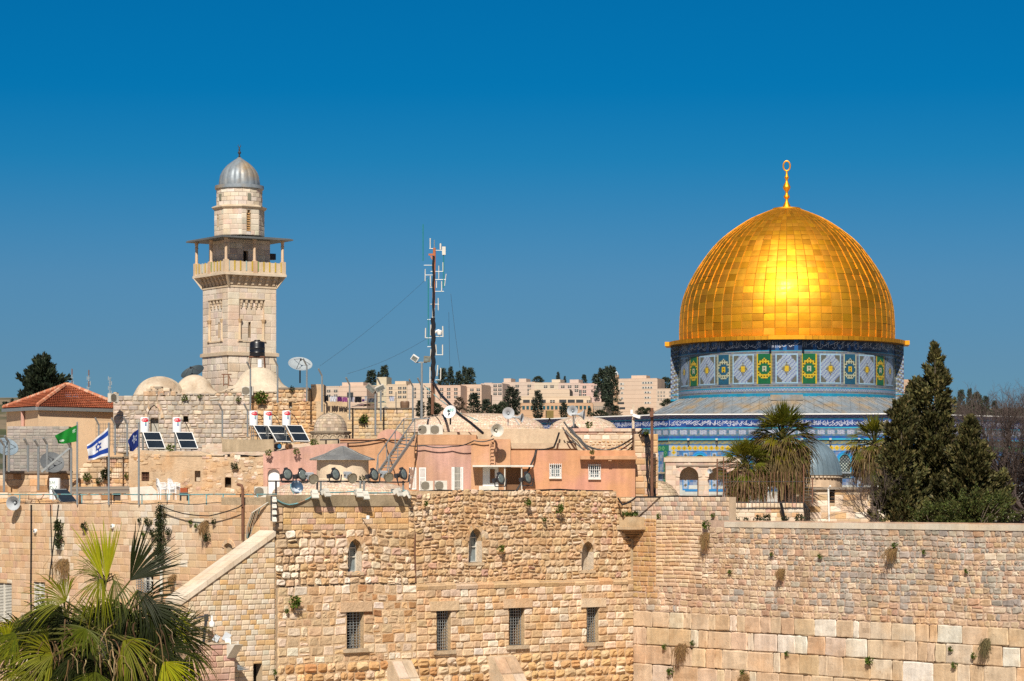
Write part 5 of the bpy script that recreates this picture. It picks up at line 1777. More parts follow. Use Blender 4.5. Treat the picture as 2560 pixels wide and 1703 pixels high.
mb.lathe([(88 * k, -1 * k), (91 * k, 1.5 * k), (80 * k, 2 * k)], 40, c, col=(.36, .3, .24))
mb.build("drum", M['ashlar'], CH)
mb = MB()
pf = [(82 * math.cos(t) * (1 - .02 * math.sin(2 * t)), 92 * math.sin(t)) for t in [math.pi / 2 * i / 16 for i in range(17)]]
mb.lathe([(max(r, .01) * k, z * k) for r, z in pf], 44, c)
for i in range(36):
 a = 2 * math.pi * i / 36
 mb.tube([c + V((r * k * math.cos(a), r * k * math.sin(a), z * k)) for r, z in pf], .035, 4)
mb.build("dome", M['leadblue'], CH, smooth=True, sharp=50)

# arcade of two pointed arches
AR = thing("stone_arcade", "free standing pink stone arcade of two pointed arches before the blue shrine", "arcade", tuple(P(1740, 1250, 205)))
pa = front(205)
mb = MB()
def sz(u, v): return pa.sz(u, v)
arcs = [(1699, 1746, 1250, 1188, 1166), (1772, 1822, 1250, 1188, 1166)]
hs_ = [pa.hole(a, b, t, bt) for a, b, bt, sp, t in arcs]
backing(mb, pa, pa.s(1664), pa.s(1850), pa.z(1262, 1740), pa.z(1152, 1740), (.50, .38, .28), hs_, dep=0, rec=1.2, rcol=(.50, .36, .25))
body(mb, pa, pa.s(1664), pa.s(1850), pa.z(1200, 1740), pa.z(1152, 1740), 1.2, (.5, .4, .3), dep=-.03)
lay(mb, pa, pa.s(1664), pa.s(1850), courses(pa.z(1262, 1740), pa.z(1152, 1740), .35, .42, rr_), [((.52, .40, .30), 3), ((.50, .35, .26), 2), ((.46, .37, .29), 1.5)], rr_, wr=(1, 2.2), gap=.012, bulge=.012, jit=.005, rc=.03, holes=hs_)
for (a, b, za, zb) in hs_:
 arch_infill(mb, pa, a, b, za + (zb - za) * .68, zb, -1.2, .02, (.50, .37, .27), [((.50, .33, .24), 2), ((.56, .44, .33), 2)], ringw=.3)
plbox(mb, pa, pa.s(1660), pa.s(1852), pa.z(1155, 1740), pa.z(1144, 1740), -1.3, .1, (.56, .46, .36))
plbox(mb, pa, pa.s(1666), pa.s(1850), pa.z(1144, 1740), pa.z(1141, 1740), -1.2, .0, (.36, .28, .17))
plbox(mb, pa, pa.s(1690), pa.s(1850), pa.z(1166, 1740), pa.z(1162, 1740), -.02, .14, (.30, .24, .19))
mb.build("masonry", M['ashlar'], AR)
# little rubble dome beside the pier
SDm = thing("rubble_dome", "low brown rubble dome wedged between the pink house and the arcade", "dome", tuple(P(1650, 1250, 170)))
mb = MB(); k = 170 / F
cap(mb, P(1640, 1262, 172), 62 * k, 62 * k, 2.0, 40, 12, [((.46, .36, .25), 3), ((.40, .31, .21), 2)], jit=.01)
mb.build("masonry", M['rough'], SDm)
# ================================================================ things standing on the roofs and walls
rp_ = random.Random(99)
def YL(u):
 t, _ = LW.sz(u, HV)
 return LW.o.y + LW.d.y * t
def YF(u):
 t, _ = FA.sz(u, HV)
 return FA.o.y + FA.d.y * t
def one(name, label, cat, mb, m, loc, group=None, smooth=False, sharp=None):
 """a thing that is a single mesh, origin at loc (world coordinates in mb)"""
 return tag(mb.build(name, m, None, origin=loc, smooth=smooth, sharp=sharp), label, cat, group)

# ---- flags on their poles
def flag(u, vt, vb, label, hoist, fly, colf, plabel, bulge=3.0, nx=44, ny=32):
 Y = YL(u) - .15
 m2 = MB()
 m2.tube([P(u, vb, Y), P(u, vt, Y)], .055, 8)
 m2.lathe([(.0, 0), (.07, .04), (0, .12)], 8, P(u, vt, Y))
 one("flagpole", plabel, "flagpole", m2, M['metal'], P(u, vb, Y), "flagpoles along the terrace railing")
 c = MB()
 (h0, h1), (f0, f1) = hoist, fly
 def pt(s, t):
  a = V((h0[0] + (h1[0] - h0[0]) * t, h0[1] + (h1[1] - h0[1]) * t, 0))
  b = V((f0[0] + (f1[0] - f0[0]) * t, f0[1] + (f1[1] - f0[1]) * t, 0))
  q = a.lerp(b, s)
  w = math.sin(s * 7 + t * 1.5 + u) * .12 * s + math.sin(s * 13 - t * 3) * .05 * s
  q.y += bulge * math.sin(s * math.pi) * (-.8 + 1.3 * t) + 1.2 * math.sin(s * 9 + t * 2) * s
  q.x += 1.0 * math.sin(t * 6 + s * 4) * s
  p = P(q.x, q.y, Y - .08)
  p.y += w * 1.5 - .25 * s
  return p
 for i in range(nx):
  for j in range(ny):
   c.quad(pt(i / nx, j / ny), pt((i + 1) / nx, j / ny), pt((i + 1) / nx, (j + 1) / ny), pt(i / nx, (j + 1) / ny), colf((i + .5) / nx, (j + .5) / ny))
 return one("flag", label, "flag", c, M['cloth'], P(h0[0], h0[1], Y), smooth=True)
WH, BL = (.72, .73, .76), (.012, .055, .32)
def seg_d(px, py, ax, ay, bx, by):
 l2 = (bx - ax) ** 2 + (by - ay) ** 2
 t = max(0, min(1, ((px - ax) * (bx - ax) + (py - ay) * (by - ay)) / l2))
 return math.hypot(px - ax - t * (bx - ax), py - ay - t * (by - ay))
TRI = [[(.0 + .2 * math.sin(math.radians(a + o)), .2 * -math.cos(math.radians(a + o))) for a in (0, 120, 240)] for o in (0, 180)]
def c_isr(s, t):
 if .10 < t < .27 or .73 < t < .90: return BL
 x, y = (s - .47) * 1.35, t - .5
 for T in TRI:
  for k in range(3):
   if seg_d(x, y, *T[k], *T[(k + 1) % 3]) < .028: return BL
 return WH
def c_grn(s, t):
 if .06 < s < .2 and .2 < t < .42 and abs(((s - .13) * 9 + t * 5) % .55) < .25: return (.6, .68, .62)
 if (s - .78) ** 2 * 1.6 + (t - .72) ** 2 * 3 < .03 and rp_.random() < .75: return (.62, .68, .62)
 return (.008, .19, .022)
def c_blu(s, t):
 x, y = s - .38, t - .42
 r, a = math.hypot(x, y), math.atan2(y, x)
 if r < .13 + .12 * abs(math.cos(a * 2.5)) ** 3 and not (.08 < r < .12): return (.45, .5, .62)
 return (.012, .03, .17)
flag(193, 1059, 1262, "plain green flag with small white emblem streaming from left pole", ((192, 1063), (191, 1104)), ((141, 1089), (147, 1110)), c_grn, "grey flagpole flying the green flag", 2)
flag(272, 1061, 1262, "white flag with two blue stripes and a six pointed star", ((270, 1069), (270, 1139)), ((219, 1112), (224, 1153)), c_isr, "grey flagpole flying the white and blue striped flag", -3)
flag(347, 1060, 1262, "crumpled dark blue flag with a white emblem", ((346, 1073), (346, 1115)), ((321, 1101), (327, 1130)), c_blu, "grey flagpole flying the dark blue flag", 5)

# ---- railing along the terrace
RL = thing("terrace_railing", "rusty turquoise pipe railing along the top of the courtyard wall", "railing", tuple(LW.pt(LW.s(340), CZ - .47)))
zr = CZ + .08
m2 = MB()
m2.tube([LW.pt(LW.s(u), zr + .01 * math.sin(u), -.25) for u in range(-40, 690, 30)], .035, 6)
m2.build("top_rail", M['teal'], RL)
m2 = MB()
m2.tube([LW.pt(LW.s(u), CZ - .40 + .05 * math.sin(u * .05), -.22) for u in range(-40, 690, 24)], .02, 5)
m2.build("cable", M['black'], RL)
for u in (40, 135, 195, 268, 345, 408, 462, 506, 548, 591, 634):
 m2 = MB()
 m2.tube([LW.pt(LW.s(u), CZ - .5, -.25), LW.pt(LW.s(u), zr, -.25)], .035, 6)
 m2.build("post", M['teal'], RL)

# ---- solar water heaters
def text_mesh(body, size):
 cu = bpy.data.curves.new("t", 'FONT')
 cu.body = body
 cu.size = size
 cu.align_x, cu.align_y = 'CENTER', 'CENTER'
 o = bpy.data.objects.new("t", cu)
 COL.objects.link(o)
 dg = bpy.context.evaluated_depsgraph_get()
 me = o.evaluated_get(dg).to_mesh()
 vs, fs = [v.co.copy() for v in me.vertices], [tuple(p.vertices) for p in me.polygons]
 o.to_mesh_clear()
 bpy.data.objects.remove(o)
 bpy.data.curves.remove(cu)
 return vs, fs
def on_cyl(vs, r, z, a0=0.0, off=.006):
 out = []
 for q in vs:
  a = a0 + q.x / r
  out.append(V(((r + off) * math.sin(a), -(r + off) * math.cos(a), z + q.y)))
 return out
def heater(name="solar_heater"):
 t = thing(name, "solar water heater with white tank above a tilted dark panel, left of the pair", "solar heater", (0, 0, 0))
 wpan, yb, zt_, zb_ = 1.12, -1.1, 1.08, .06
 nrm = V((0, -(zt_ - zb_), -yb * -1)).normalized()
 nrm = V((0, yb, 0) ).cross(V((1, 0, 0))) * 0 + V((0, -(zt_ - zb_), 1.1)).normalized()
 g = MB()
 c0 = lambda x, f: V((x, yb * f, zt_ + (zb_ - zt_) * f))
 def slab(mb, x0, x1, f0, f1, o, th):
  mb.prism([c0(x0, f0) + nrm * o, c0(x0, f1) + nrm * o, c0(x1, f1) + nrm * o, c0(x1, f0) + nrm * o], nrm * th)
 slab(g, -wpan / 2, wpan / 2, 0, 1, 0, .07)
 p = g.build("collector_panel", M['solar'], t, w=False)
 g = MB()
 for x in (-wpan / 2, wpan / 2 - .05): slab(g, x, x + .05, 0, 1, .0, .09)
 for f in (0, .485, .965): slab(g, -wpan / 2 + .05, wpan / 2 - .05, f, f + .035, .0, .088)
 g.build("panel_frame", M['white'], p, w=False)
 g = MB()
 tx, ty = -.25, .42
 g.lathe([(.24, 1.10), (.27, 1.13), (.27, 2.0), (.24, 2.04), (0, 2.05)], 24, (tx, ty, 0))
 tk = g.build("tank", M['tankwhite'], t, w=False, smooth=True, sharp=40)
 g = MB()
 n = 20
 el = [V((.25 * math.cos(2 * math.pi * i / n), .125 * math.sin(2 * math.pi * i / n), 0)) for i in range(n)]
 fan = [V((0, 0, 0))] + el
 for i in range(6):
  k0, k1 = i / 6, (i + 1) / 6
  r0, r1 = [q * k0 for q in el], [q * k1 for q in el]
  vs = on_cyl(r0 + r1, .27, 1.87, -.2, .004)
  g.add([q + V((tx, ty, 0)) for q in vs], [(a, (a + 1) % n, n + (a + 1) % n, n + a) for a in range(n)], (.56, .012, .035))
 vs, fs = text_mesh("\u05dd\u05d7 \u05d9\u05e8", .19)
 g.add([q + V((tx, ty, 0)) for q in on_cyl(vs, .27, 1.885, -.2, .009)], fs, (.85, .82, .82))
 for (y0, y1, c) in ((1.63, 1.75, (.02, .30, .26)), (1.50, 1.63, (.02, .07, .30))):
  vs = on_cyl([V((x, 0, 0)) for x in (-.055, .055)], .27, 0, -.08, .004)
  a, b = vs
  g.quad(V((a.x + tx, a.y + ty, y0)), V((b.x + tx, b.y + ty, y0)), V((b.x + tx, b.y + ty, y1)), V((a.x + tx, a.y + ty, y1)), c)
 g.build("label", M['paint'], tk, w=False)
 g = MB()
 for x, y in ((tx - .2, ty - .15), (tx + .2, ty - .15), (tx, ty + .22), (-wpan / 2 + .05, -.05), (wpan / 2 - .05, -.05)):
  g.bar((x, y, 0), (x, y, 1.1), .04)
 g.bar((tx - .25, ty, 1.09), (tx + .25, ty, 1.09), .05)
 for x in (-wpan / 2 + .05, wpan / 2 - .05): g.bar((x, -.05, .08), (x, yb + .1, .04), .04)
 g.bar((-wpan / 2, -.05, .5), (wpan / 2, -.05, .5), .04); g.bar((tx, ty + .22, .5), (tx, -.05, .5), .04)
 g.build("stand", M['metal'], t, w=False)
 g = MB()
 g.tube([V((tx + .26, ty, 1.85)), V((tx + .42, ty, 1.84)), V((tx + .55, ty - .05, 1.7)), V((tx + .66, ty - .2, 1.4)), V((tx + .68, ty - .35, 1.12))], .022, 6)
 g.build("hose", M['black'], t, w=False)
 return t
H0 = heater()
def setloc(o, u, v, Y, rz):
 o.location = P(u, v, Y)
 o.rotation_euler = (0, 0, rz)
# the root sits under the middle of the panel's top edge
setloc(H0, 377, 1127, 163.6, .46)
H0["group"] = "solar water heaters on the roofs"
for (u, v, Y, rz, lab) in ((458, 1127, 163.6, .46, "solar water heater with white tank, second from the left on the plaster house"),
       (651, 1109, 167.2, .62, "solar water heater partly hidden behind the stained low roof wall"),
       (687, 1110, 166.6, .62, "solar water heater in the middle of the close trio of panels"),
       (733, 1109, 166.2, .58, "solar water heater at the right end of the close trio, nearest the carved dome")):
 dup(H0, P(u, v, Y), rz, lab)
# the smaller one on the terrace
t = thing("solar_heater", "small solar heater with green lettering on its white tank, on the terrace", "solar heater", (0, 0, 0), 0, "solar water heaters on the roofs")
g = MB(); g.lathe([(.0, .1), (.32, .1), (.32, 1.32), (.30, 1.35), (0, 1.36)], 24)
tk = g.build("tank", M['tankwhite'], t, w=False, smooth=True, sharp=40)
g = MB()
for txt, z in (("\u05e8\u05d5\u05d0", 1.08), ("\u05e1\u05de\u05e7", .78)):
 vs, fs = text_mesh(txt, .36)
 g.add(on_cyl([q * 1.0 for q in vs], .32, z, -.55), fs, (.02, .12, .05))
g.build("lettering", M['paint'], tk, w=False)
g = MB()
g.prism([V((-.1, -.35, .72)), V((.75, -.35, .72)), V((1.45, -1.0, .02)), V((.5, -1.0, .02))], V((-.03, -.04, -.06)))
g.build("collector_panel", M['solar'], t, w=False)
g = MB()
for x, y in ((-.05, -.36), (.7, -.36)): g.bar((x, y, 0), (x, y, .7), .04)
g.bar((-.1, -.37, .69), (.75, -.36, .69), .05); g.bar((-.1, -.37, .7), (.5, -1.02, .0), .05)
g.build("stand", M['metal'], t, w=False)
t.location = P(137, 1253, 157.5)

# ---- satellite dishes
def dish(u, v, Y, rpx, az, el, m_, label, pole_v=None, mesh=False, pu=None):
 c = P(u, v, Y)
 r = rpx / F * Y
 base = P(u if pu is None else pu, pole_v, Y + .25) if pole_v else c
 t = thing("satellite_dish", label, "satellite dish", tuple(base), 0, "satellite dishes on the roofs")
 rot = Matrix.Rotation(az, 3, 'Z') @ Matrix.Rotation(math.pi / 2 - el, 3, 'X')
 g = MB()
 prof = [(r * i / 8 + .001, .28 * r * (i / 8) ** 2) for i in range(9)]
 g.lathe([(a, b) for a, b in prof] + [(r * 1.02, .28 * r - .02)] + [(a, b - .03) for a, b in prof[::-1]], 28, c, M=rot, cap=False)
 d = g.build("reflector", m_, t, smooth=True, sharp=50)
 g = MB()
 f = c + rot @ V((0, 0, r * .75))
 for a in ((0, 120, 240) if rpx > 20 else (270,)):
  e = c + rot @ V((r * .85 * math.cos(math.radians(a)), r * .85 * math.sin(math.radians(a)), .2 * r))
  g.bar(e, f, .025)
 g.tube([f, f + rot @ V((0, 0, -.14))], .06, 8)
 g.build("feed_arm", M['darkmetal'], t)
 if pole_v:
  g = MB()
  g.tube([base, V((base.x, base.y, c.z - .05)), c + rot @ V((0, 0, -.05))], .05, 8)
  g.build("pole", M['darkmetal'], t)
 return t
meshd = mat("dark wire mesh dish", (.055, .075, .085), var=.2, scale=3, rough=.5, metal=.3)
meshw = mat("pale wire mesh dish", (.42, .45, .46), var=.15, scale=3, rough=.6, alpha=.62)
dish(484, 936, 184, 30, -.55, .95, meshd, "large dark mesh satellite dish tilted up behind the second pale dome", 975)
dish(750, 916, 175, 30, .25, .95, meshw, "large pale mesh satellite dish on a dark pole against the sky", 958)
dish(1126, 1031, 157.5, 17, -.45, .30, M['tankwhite'], "clean white solid satellite dish on the big roof dome", 1062)
dish(14, 1122, 165.5, 30, .5, .75, mat("blue grey mesh dish", (.20, .26, .31), var=.2, scale=3, rough=.6), "blue grey mesh satellite dish behind the fence at far left", 1180)
dish(129, 1160, 165.8, 30, .4, .55, mat("grey mesh dish", (.13, .14, .15), var=.25, scale=3, rough=.6), "dark grey dish lying low behind the mesh fence", 1182)

wd_ = [o for o in COL.objects if o.name.startswith("satellite_dish") and "clean white" in o["label"]][0]
vs, fs = text_mesh("yes", .36)
rot_ = Matrix.Rotation(-.45, 3, 'Z') @ Matrix.Rotation(math.pi / 2 - .30, 3, 'X')
g = MB(); g.add([P(1126, 1031, 157.5) + rot_ @ V((q.x, q.y + .16, .06)) for q in vs], fs, (.18, .50, .48)); g.build("lettering", M['paint'], wd_)

# ---- horn loudspeakers
def horn_geo(L, r):
 bell = MB()
 pr = [(r * (.14 + .86 * (i / 10) ** 2.2), L * i / 10) for i in range(11)]
 bell.lathe(pr + [(r * 1.04, L + .01), (r * 1.02, L - .02)] + [(a * .96, b) for a, b in pr[::-1]], 28, cap=False)
 bell.lathe([(.0, L * .35), (r * .16, L * .36), (r * .18, L * .62), (r * .05, L * .78), (0, L * .8)], 14)
 drv = MB()
 drv.lathe([(0, -L * .42), (r * .26, -L * .40), (r * .30, -L * .1), (r * .2, .02), (0, .03)], 16)
 return bell, drv
def horn(u, v, Y, rpx, az, el, label, stand=None, m_='grey', L=None):
 r = rpx / F * Y
 L = L or r * 1.7
 c = P(u, v, Y)
 d = V((math.sin(az) * math.cos(el), -math.cos(az) * math.cos(el), math.sin(el)))
 t = thing("horn_loudspeaker", label, "loudspeaker", tuple(stand or c), 0, "horn loudspeakers")
 rot = d.to_track_quat('Z', 'Y').to_matrix()
 o = c - d * L
 b, dr = horn_geo(L, r)
 b.v = [rot @ q + o for q in b.v]; dr.v = [rot @ q + o for q in dr.v]
 b.build("bell", M[m_], t, smooth=True, sharp=50)
 dr.build("driver", M[m_], t, smooth=True, sharp=50)
 if stand:
  g = MB()
  g.tube([stand, o + V((0, 0, -.1)), o], .035, 6)
  g.build("bracket", M['metal'], t)
 return t
horn(33, 1258, YL(33) - 1.0, 17.5, -.15, -.05, "grey horn loudspeaker on the corner of the courtyard wall", LW.pt(LW.s(36), CZ - .5, .0))
horn(1243, 1076, 154.0, 16, .25, .0, "large pale horn loudspeaker above the ochre wall ladder", P(1228, 1092, 155.2), 'offwhite')
horn(1271, 1033, 161.5, 14.5, .05, .12, "round pale blue loudspeaker on a stand on the broad dome", P(1270, 1064, 161.6), 'grey', .35)
horn(1431, 1027, 163, 13, -.15, .1, "round loudspeaker of the back to back pair on the small dome", P(1433, 1068, 163.2), 'grey', .4)
horn(1460, 1037, 162.8, 13, 1.35, -.05, "sideways horn loudspeaker of the back to back pair on the small dome", P(1434, 1066, 163.0), 'grey')
horn(1305, 1045, 162.5, 11, 1.2, -.1, "flat funnel shaped loudspeaker left of the tarnished cube on the roof", P(1298, 1062, 162.6), 'grey')
horn(1774, 1178, 204.2, 6, -.5, .05, "tiny horn loudspeaker fixed to the stone arcade", P(1782, 1182, 204.9), 'grey')

# ---- round floodlights on the long pipe
def flood_round():
 t = thing("round_floodlight", "black round floodlight, first from the left on the pipe", "floodlight", (0, 0, 0), 0, "round floodlights on the roof pipe")
 g = MB()
 rot = Matrix.Rotation(.75, 3, 'Z') @ Matrix.Rotation(math.pi / 2 - .2, 3, 'X')
 c = V((0, 0, .42))
 g.lathe([(0, -.34), (.10, -.33), (.13, -.2), (.22, -.14), (.31, .0), (.33, .03), (.33, .06), (.30, .06)], 22, c, M=rot)
 g.box(c + rot @ V((0, .0, -.42)), (.22, .22, .24), M=rot)
 g.box(c + rot @ V((0, .33, -.06)), (.12, .12, .2), M=rot)
 h_ = g.build("housing", M['darkmetal'], t, w=False, smooth=True, sharp=35)
 g = MB(); g.lathe([(.0, .075), (.2, .068), (.30, .055)], 22, c, M=rot); g.build("lens", M['lampglass'], h_, w=False, smooth=True)
 g = MB()
 g.bar((-.3, .05, .0), (-.34, -.0, .42), .05); g.bar((.3, .05, .0), (.34, -.0, .42), .05); g.bar((-.3, .05, .0), (.3, .05, 0), .06)
 g.build("yoke", M['darkmetal'], t, w=False)
 return t
FL = flood_round()
labs = ["black round floodlight, second from the left on the pipe", "black round floodlight in front of the cream cupola", "black round floodlight between the cupola and the metal stair",
  "black round floodlight below the foot of the metal stair", "black round floodlight in front of the porch door", "black round floodlight right of the porch, on the ochre wall"]
FL.location = P(718, 1206, 145)
for (u, v, Y, rz), lab in zip(((755, 1207, 145, .1), (838, 1206, 145.2, .15), (935, 1207, 145.5, .2), (1008, 1205, 146.5, .3), (1251, 1216, 151.5, .15), (1319, 1214, 152.5, .2)), labs):
 dup(FL, P(u, v, Y), rz, lab)
def reflector():
 t = thing("bell_floodlight", "bronze bell shaped floodlight, leftmost of the three", "floodlight", (0, 0, 0), 0, "bell shaped floodlights on the roof pipe")
 rot = Matrix.Rotation(.5, 3, 'Z') @ Matrix.Rotation(math.pi / 2 + .25, 3, 'X')
 c = V((0, 0, .1))
 g = MB()
 pr = [(.05, -.34), (.12, -.3), (.2, -.18), (.26, -.02), (.285, .08)]
 g.lathe(pr + [(.275, .08)] + [(a * .93, b) for a, b in pr[::-1]], 24, c, M=rot, cap=False)
 b = g.build("reflector", mat("bronze reflector", (.26, .22, .15), var=.2, scale=5, rough=.35, metal=.7), t, w=False, smooth=True)
 g = MB()
 g.box(c + rot @ V((0, .0, -.5)), (.26, .26, .34), M=rot)
 g.box(c + rot @ V((.0, .15, -.52)), (.42, .12, .2), M=rot)
 g.build("ballast_box", M['grey'], t, w=False)
 g = MB()
 g.lathe([(.0, .05), (.255, .06)], 24, c, M=rot, cap=False); g.build("lens", mat("hazy lamp glass", (.30, .28, .22), var=.3, scale=6, rough=.25, metal=.3), b, w=False, smooth=True)
 return t
RF = reflector()
RF.location = P(783, 1202, 144.6)
dup(RF, P(880, 1200, 144.8), .1, "bronze bell shaped floodlight right of the cream cupola")
dup(RF, P(971, 1198, 145.2), .1, "bronze bell shaped floodlight under the metal stair")
g = MB()
t = thing("lamp_rail", "dark pipe rail carrying the row of floodlights on the roof", "rail", tuple(P(840, 1228, 145.4)))
g.tube([P(671, 1203, 145.6), P(860, 1203.5, 145.7), P(1012, 1206, 146.8)], .045, 6)
g.build("rail", M['darkmetal'], t)
for u, Y in ((690, 145.6), (793, 145.6), (802, 145.7), (901, 145.8), (910, 145.9), (1008, 146.7)):
 g = MB(); g.tube([P(u, 1246, Y), P(u, 1202, Y)], .06, 6); g.build("post", M['darkmetal'] if u < 795 else M['metal'], t)
# big upturned blue white lamp
g = MB()
c = P(741, 1219, 144.5)
rot = Matrix.Rotation(.5, 3, 'Z') @ Matrix.Rotation(math.pi / 2 - .35, 3, 'X')
t = thing("drum_floodlight", "large blue and white drum shaped floodlight under the pipe", "floodlight", tuple(c))
g.lathe([(.0, -.3), (.18, -.3), (.33, -.1), (.36, .05), (.36, .1), (.33, .1), (.2, -.05), (0, -.1)], 26, c, M=rot)
g.build("housing", mat("blue enamel", (.05, .09, .15), var=.3, scale=3, rough=.3, col2=(.45, .5, .55), c2pos=(.5, .54)), t, smooth=True, sharp=40)
g = MB(); g.tube([c + V((-.3, -.2, .2)), c + V((-.25, -.45, -.1)), c + V((-.1, -.4, -.35))], .025, 6); g.build("cable", M['teal'], t)

# ---- white box lamps hanging on the concrete parapet
def boxlamp():
 t = thing("box_floodlight", "white box floodlight on the parapet, leftmost of its pair", "floodlight", (0, 0, 0), 0, "white box floodlights on the concrete parapet")
 g = MB()
 rot = Matrix.Rotation(-.55, 3, 'X')
 g.box((0, -.27, -.03), (.30, .32, .24), M=rot)
 g.box((0, -.44, -.15), (.36, .10, .30), M=rot)
 b = g.build("housing", M['offwhite'], t, w=False)
 g = MB(); g.box((0, -.495, -.185), (.30, .012, .24), M=rot); g.build("lens", M['lampglass'], b, w=False)
 g = MB(); g.bar((0, .02, 0), (0, -.3, .05), .06); g.box((0, .01, 0), (.2, .05, .2)); g.build("bracket", M['metal'], t, w=False)
 return t
BLm = boxlamp()
rzF = math.atan2(FA.d.y, FA.d.x)
def at_fa(u, v, dep=.06):
 a, z = FA.sz(u, v)
 return FA.pt(a, z, dep)
BLm.location = at_fa(780, 1232); BLm.rotation_euler = (0, 0, rzF - .35)
for u, v, dz, lab in ((802, 1228, .1, "white box floodlight on the parapet turned right, second from the left"), (888, 1229, -.2, "white box floodlight on the parapet, left of the middle pair"),
      (904, 1235, -.2, "white box floodlight on the parapet, right and lower of the middle pair"), (980, 1227, .3, "white box floodlight on the parapet, left of the pair by the rubble wall"),
      (1000, 1232, .7, "white box floodlight on the parapet, nearest the rubble wall")):
 dup(BLm, at_fa(u, v), rzF + dz, lab)
for i, v in enumerate((1247, 1262, 1278, 1296)):
 a, z = FA.sz(684, v)
 dup(BLm, FA.pt(a - .1, z, .16), rzF - .5, ["topmost", "second from the top", "third from the top", "lowest"][i] + " white box lamp on the corner bracket left of the parapet", .62, "white box lamps in a column at the building corner")
g = MB()
a, _ = FA.sz(681, 1240)
for ds in (-.18, .12): g.bar(FA.pt(a + ds, FA.z(1240, 681), .15), FA.pt(a + ds, FA.z(1302, 681), .15), .06)
for v in (1242, 1258, 1274, 1290, 1301): g.bar(FA.pt(a - .18, FA.z(v, 681), .15), FA.pt(a + .12, FA.z(v, 681), .15), .05)
one("lamp_bracket", "dark steel ladder bracket holding the column of box lamps", "bracket", g, M['darkmetal'], FA.pt(a, FA.z(1302, 681), .1))

# ---- air conditioners
def aircon():
 t = thing("air_conditioner", "white air conditioner, left of the pair on the pink house roof", "air conditioner", (0, 0, 0), 0, "air conditioners")
 g = MB(); g.box((0, 0, .36), (.78, .32, .62)); b = g.build("casing", M['offwhite'], t, w=False)
 g = MB()
 g.lathe([(.0, .0), (.25, .0), (.27, .02), (.27, -.03)], 24, (-.12, -.165, .36), M=Matrix.Rotation(math.pi / 2, 3, 'X'))
 for i in range(7): g.bar((-.37, -.19, .16 + i * .066), (.13, -.19, .16 + i * .066), .012)
 g.build("fan_grille", mat("ac grille", (.26, .23, .18), var=.15, scale=5), b, w=False)
 g = MB()
 for x in (-.3, .3): g.bar((x, -.1, 0), (x, .12, 0), .06); g.bar((x, 0, 0), (x, 0, .06), .05)
 g.build("feet", M['metal'], t, w=False)
 return t
ACm = aircon(); ACm.location = P(1061, 1088.5, 156.6); ACm.scale = (.92,) * 3
for (u, v, Y, rz, sc, lab) in ((1092, 1088.5, 156.7, 0, .92, "white air conditioner, right of the pair on the pink house roof"),
        (1067, 1228, 154.6, .15, .88, "cream air conditioner on the pink wall beside the shutters, left of two"),
        (1102, 1228, 154.7, .15, .9, "cream air conditioner on the pink wall beside the barred window, right of two"),
        (652, 1245, 150.5, .2, .95, "old air conditioner at the end of the turquoise railing"),
        (619, 990, 173.6, 0, .92, "air conditioner high on the domed stone house"),
        (283, 1007, 174.6, .9, .9, "air conditioner on the left corner of the domed stone house")):
 dup(ACm, P(u, v, Y), rz, lab, sc)

# ---- the radio mast
Ym = 170.0
MA = thing("radio_mast", "tall radio mast wrapped in black cable, orange and white above, bristling with whip antennas", "mast", tuple(P(1082, 1036, Ym)))
ax = lambda x, y: P(1000 + x / 3.92, 540 + y / 3.92, Ym)
def pole(name, a, b, r, m_, pts=None):
 g = MB(); g.tube(pts or [a, b], r, 8); return g.build(name, m_, MA)
org_ = mat("orange mast paint", (.42, .13, .05), var=.25, scale=4, rough=.7)
tq_ = mat("teal whip antenna", (.02, .19, .20), var=.1, scale=3, rough=.5)
pole("mast_section", P(1084, 770, Ym), P(1086, 620, Ym), .09, org_)
pole("mast_section", P(1083, 830, Ym), P(1084, 770, Ym), .09, M['offwhite'])
pole("mast_section", P(1081, 1036, Ym), P(1083, 830, Ym), .1, M['rust'])
pole("cable_bundle", 0, 0, .14, M['black'], [P(1083 + 1.2 * math.sin(v * .21), v, Ym - .12) for v in range(795, 955, 8)])
pole("cable_bundle", 0, 0, .07, M['black'], [P(1083.5 + .8 * math.sin(v * .13), v, Ym - .14) for v in range(640, 800, 10)])
pole("tip", P(1085.7, 620, Ym), P(1085.7, 600, Ym), .03, M['metal'])
for (x, y0, y1, r, m_) in ((226, 440, 82, .05, tq_), (277, 980, 615, .05, tq_), (277, 1265, 980, .04, tq_), (427, 705, 370, .05, tq_)):
 pole("whip_antenna", ax(x, y0), ax(x, y1), r * .7, m_)
for (x0, y0, x1, y1, r) in ((296, 320, 296, 218, .055), (397, 330, 397, 270, .09), (300, 690, 298, 588, .055), (380, 615, 380, 488, .04), (421, 540, 421, 455, .05), (358, 705, 358, 635, .045),
       (408, 740, 408, 640, .05), (437, 685, 452, 568, .04), (246, 640, 247, 520, .045), (375, 925, 374, 805, .045), (249, 1195, 251, 1098, .06), (301, 1170, 303, 1065, .06), (421, 1185, 419, 1080, .06),
       (357, 1365, 351, 1260, .06), (417, 1365, 417, 1262, .06), (300, 1375, 302, 1305, .05), (293, 1640, 295, 1480, .06), (362, 1570, 370, 1462, .06), (397, 1600, 400, 1490, .06)):
 pole("rod_antenna", ax(x0, y0), ax(x1, y1), r * .62, M['offwhite'])
for (x0, x1, y) in ((288, 335, 321), (335, 430, 338), (235, 335, 484), (300, 425, 545), (243, 335, 580), (335, 450, 624), (292, 335, 700), (335, 430, 740), (298, 382, 866), (268, 330, 1016), (245, 325, 1196), (325, 425, 1182), (268, 325, 1283), (298, 330, 1373), (325, 422, 1362), (290, 400, 1608)):
 pole("cross_arm", ax(x0, y), ax(x1, y), M['metal'] and .025, M['metal'])
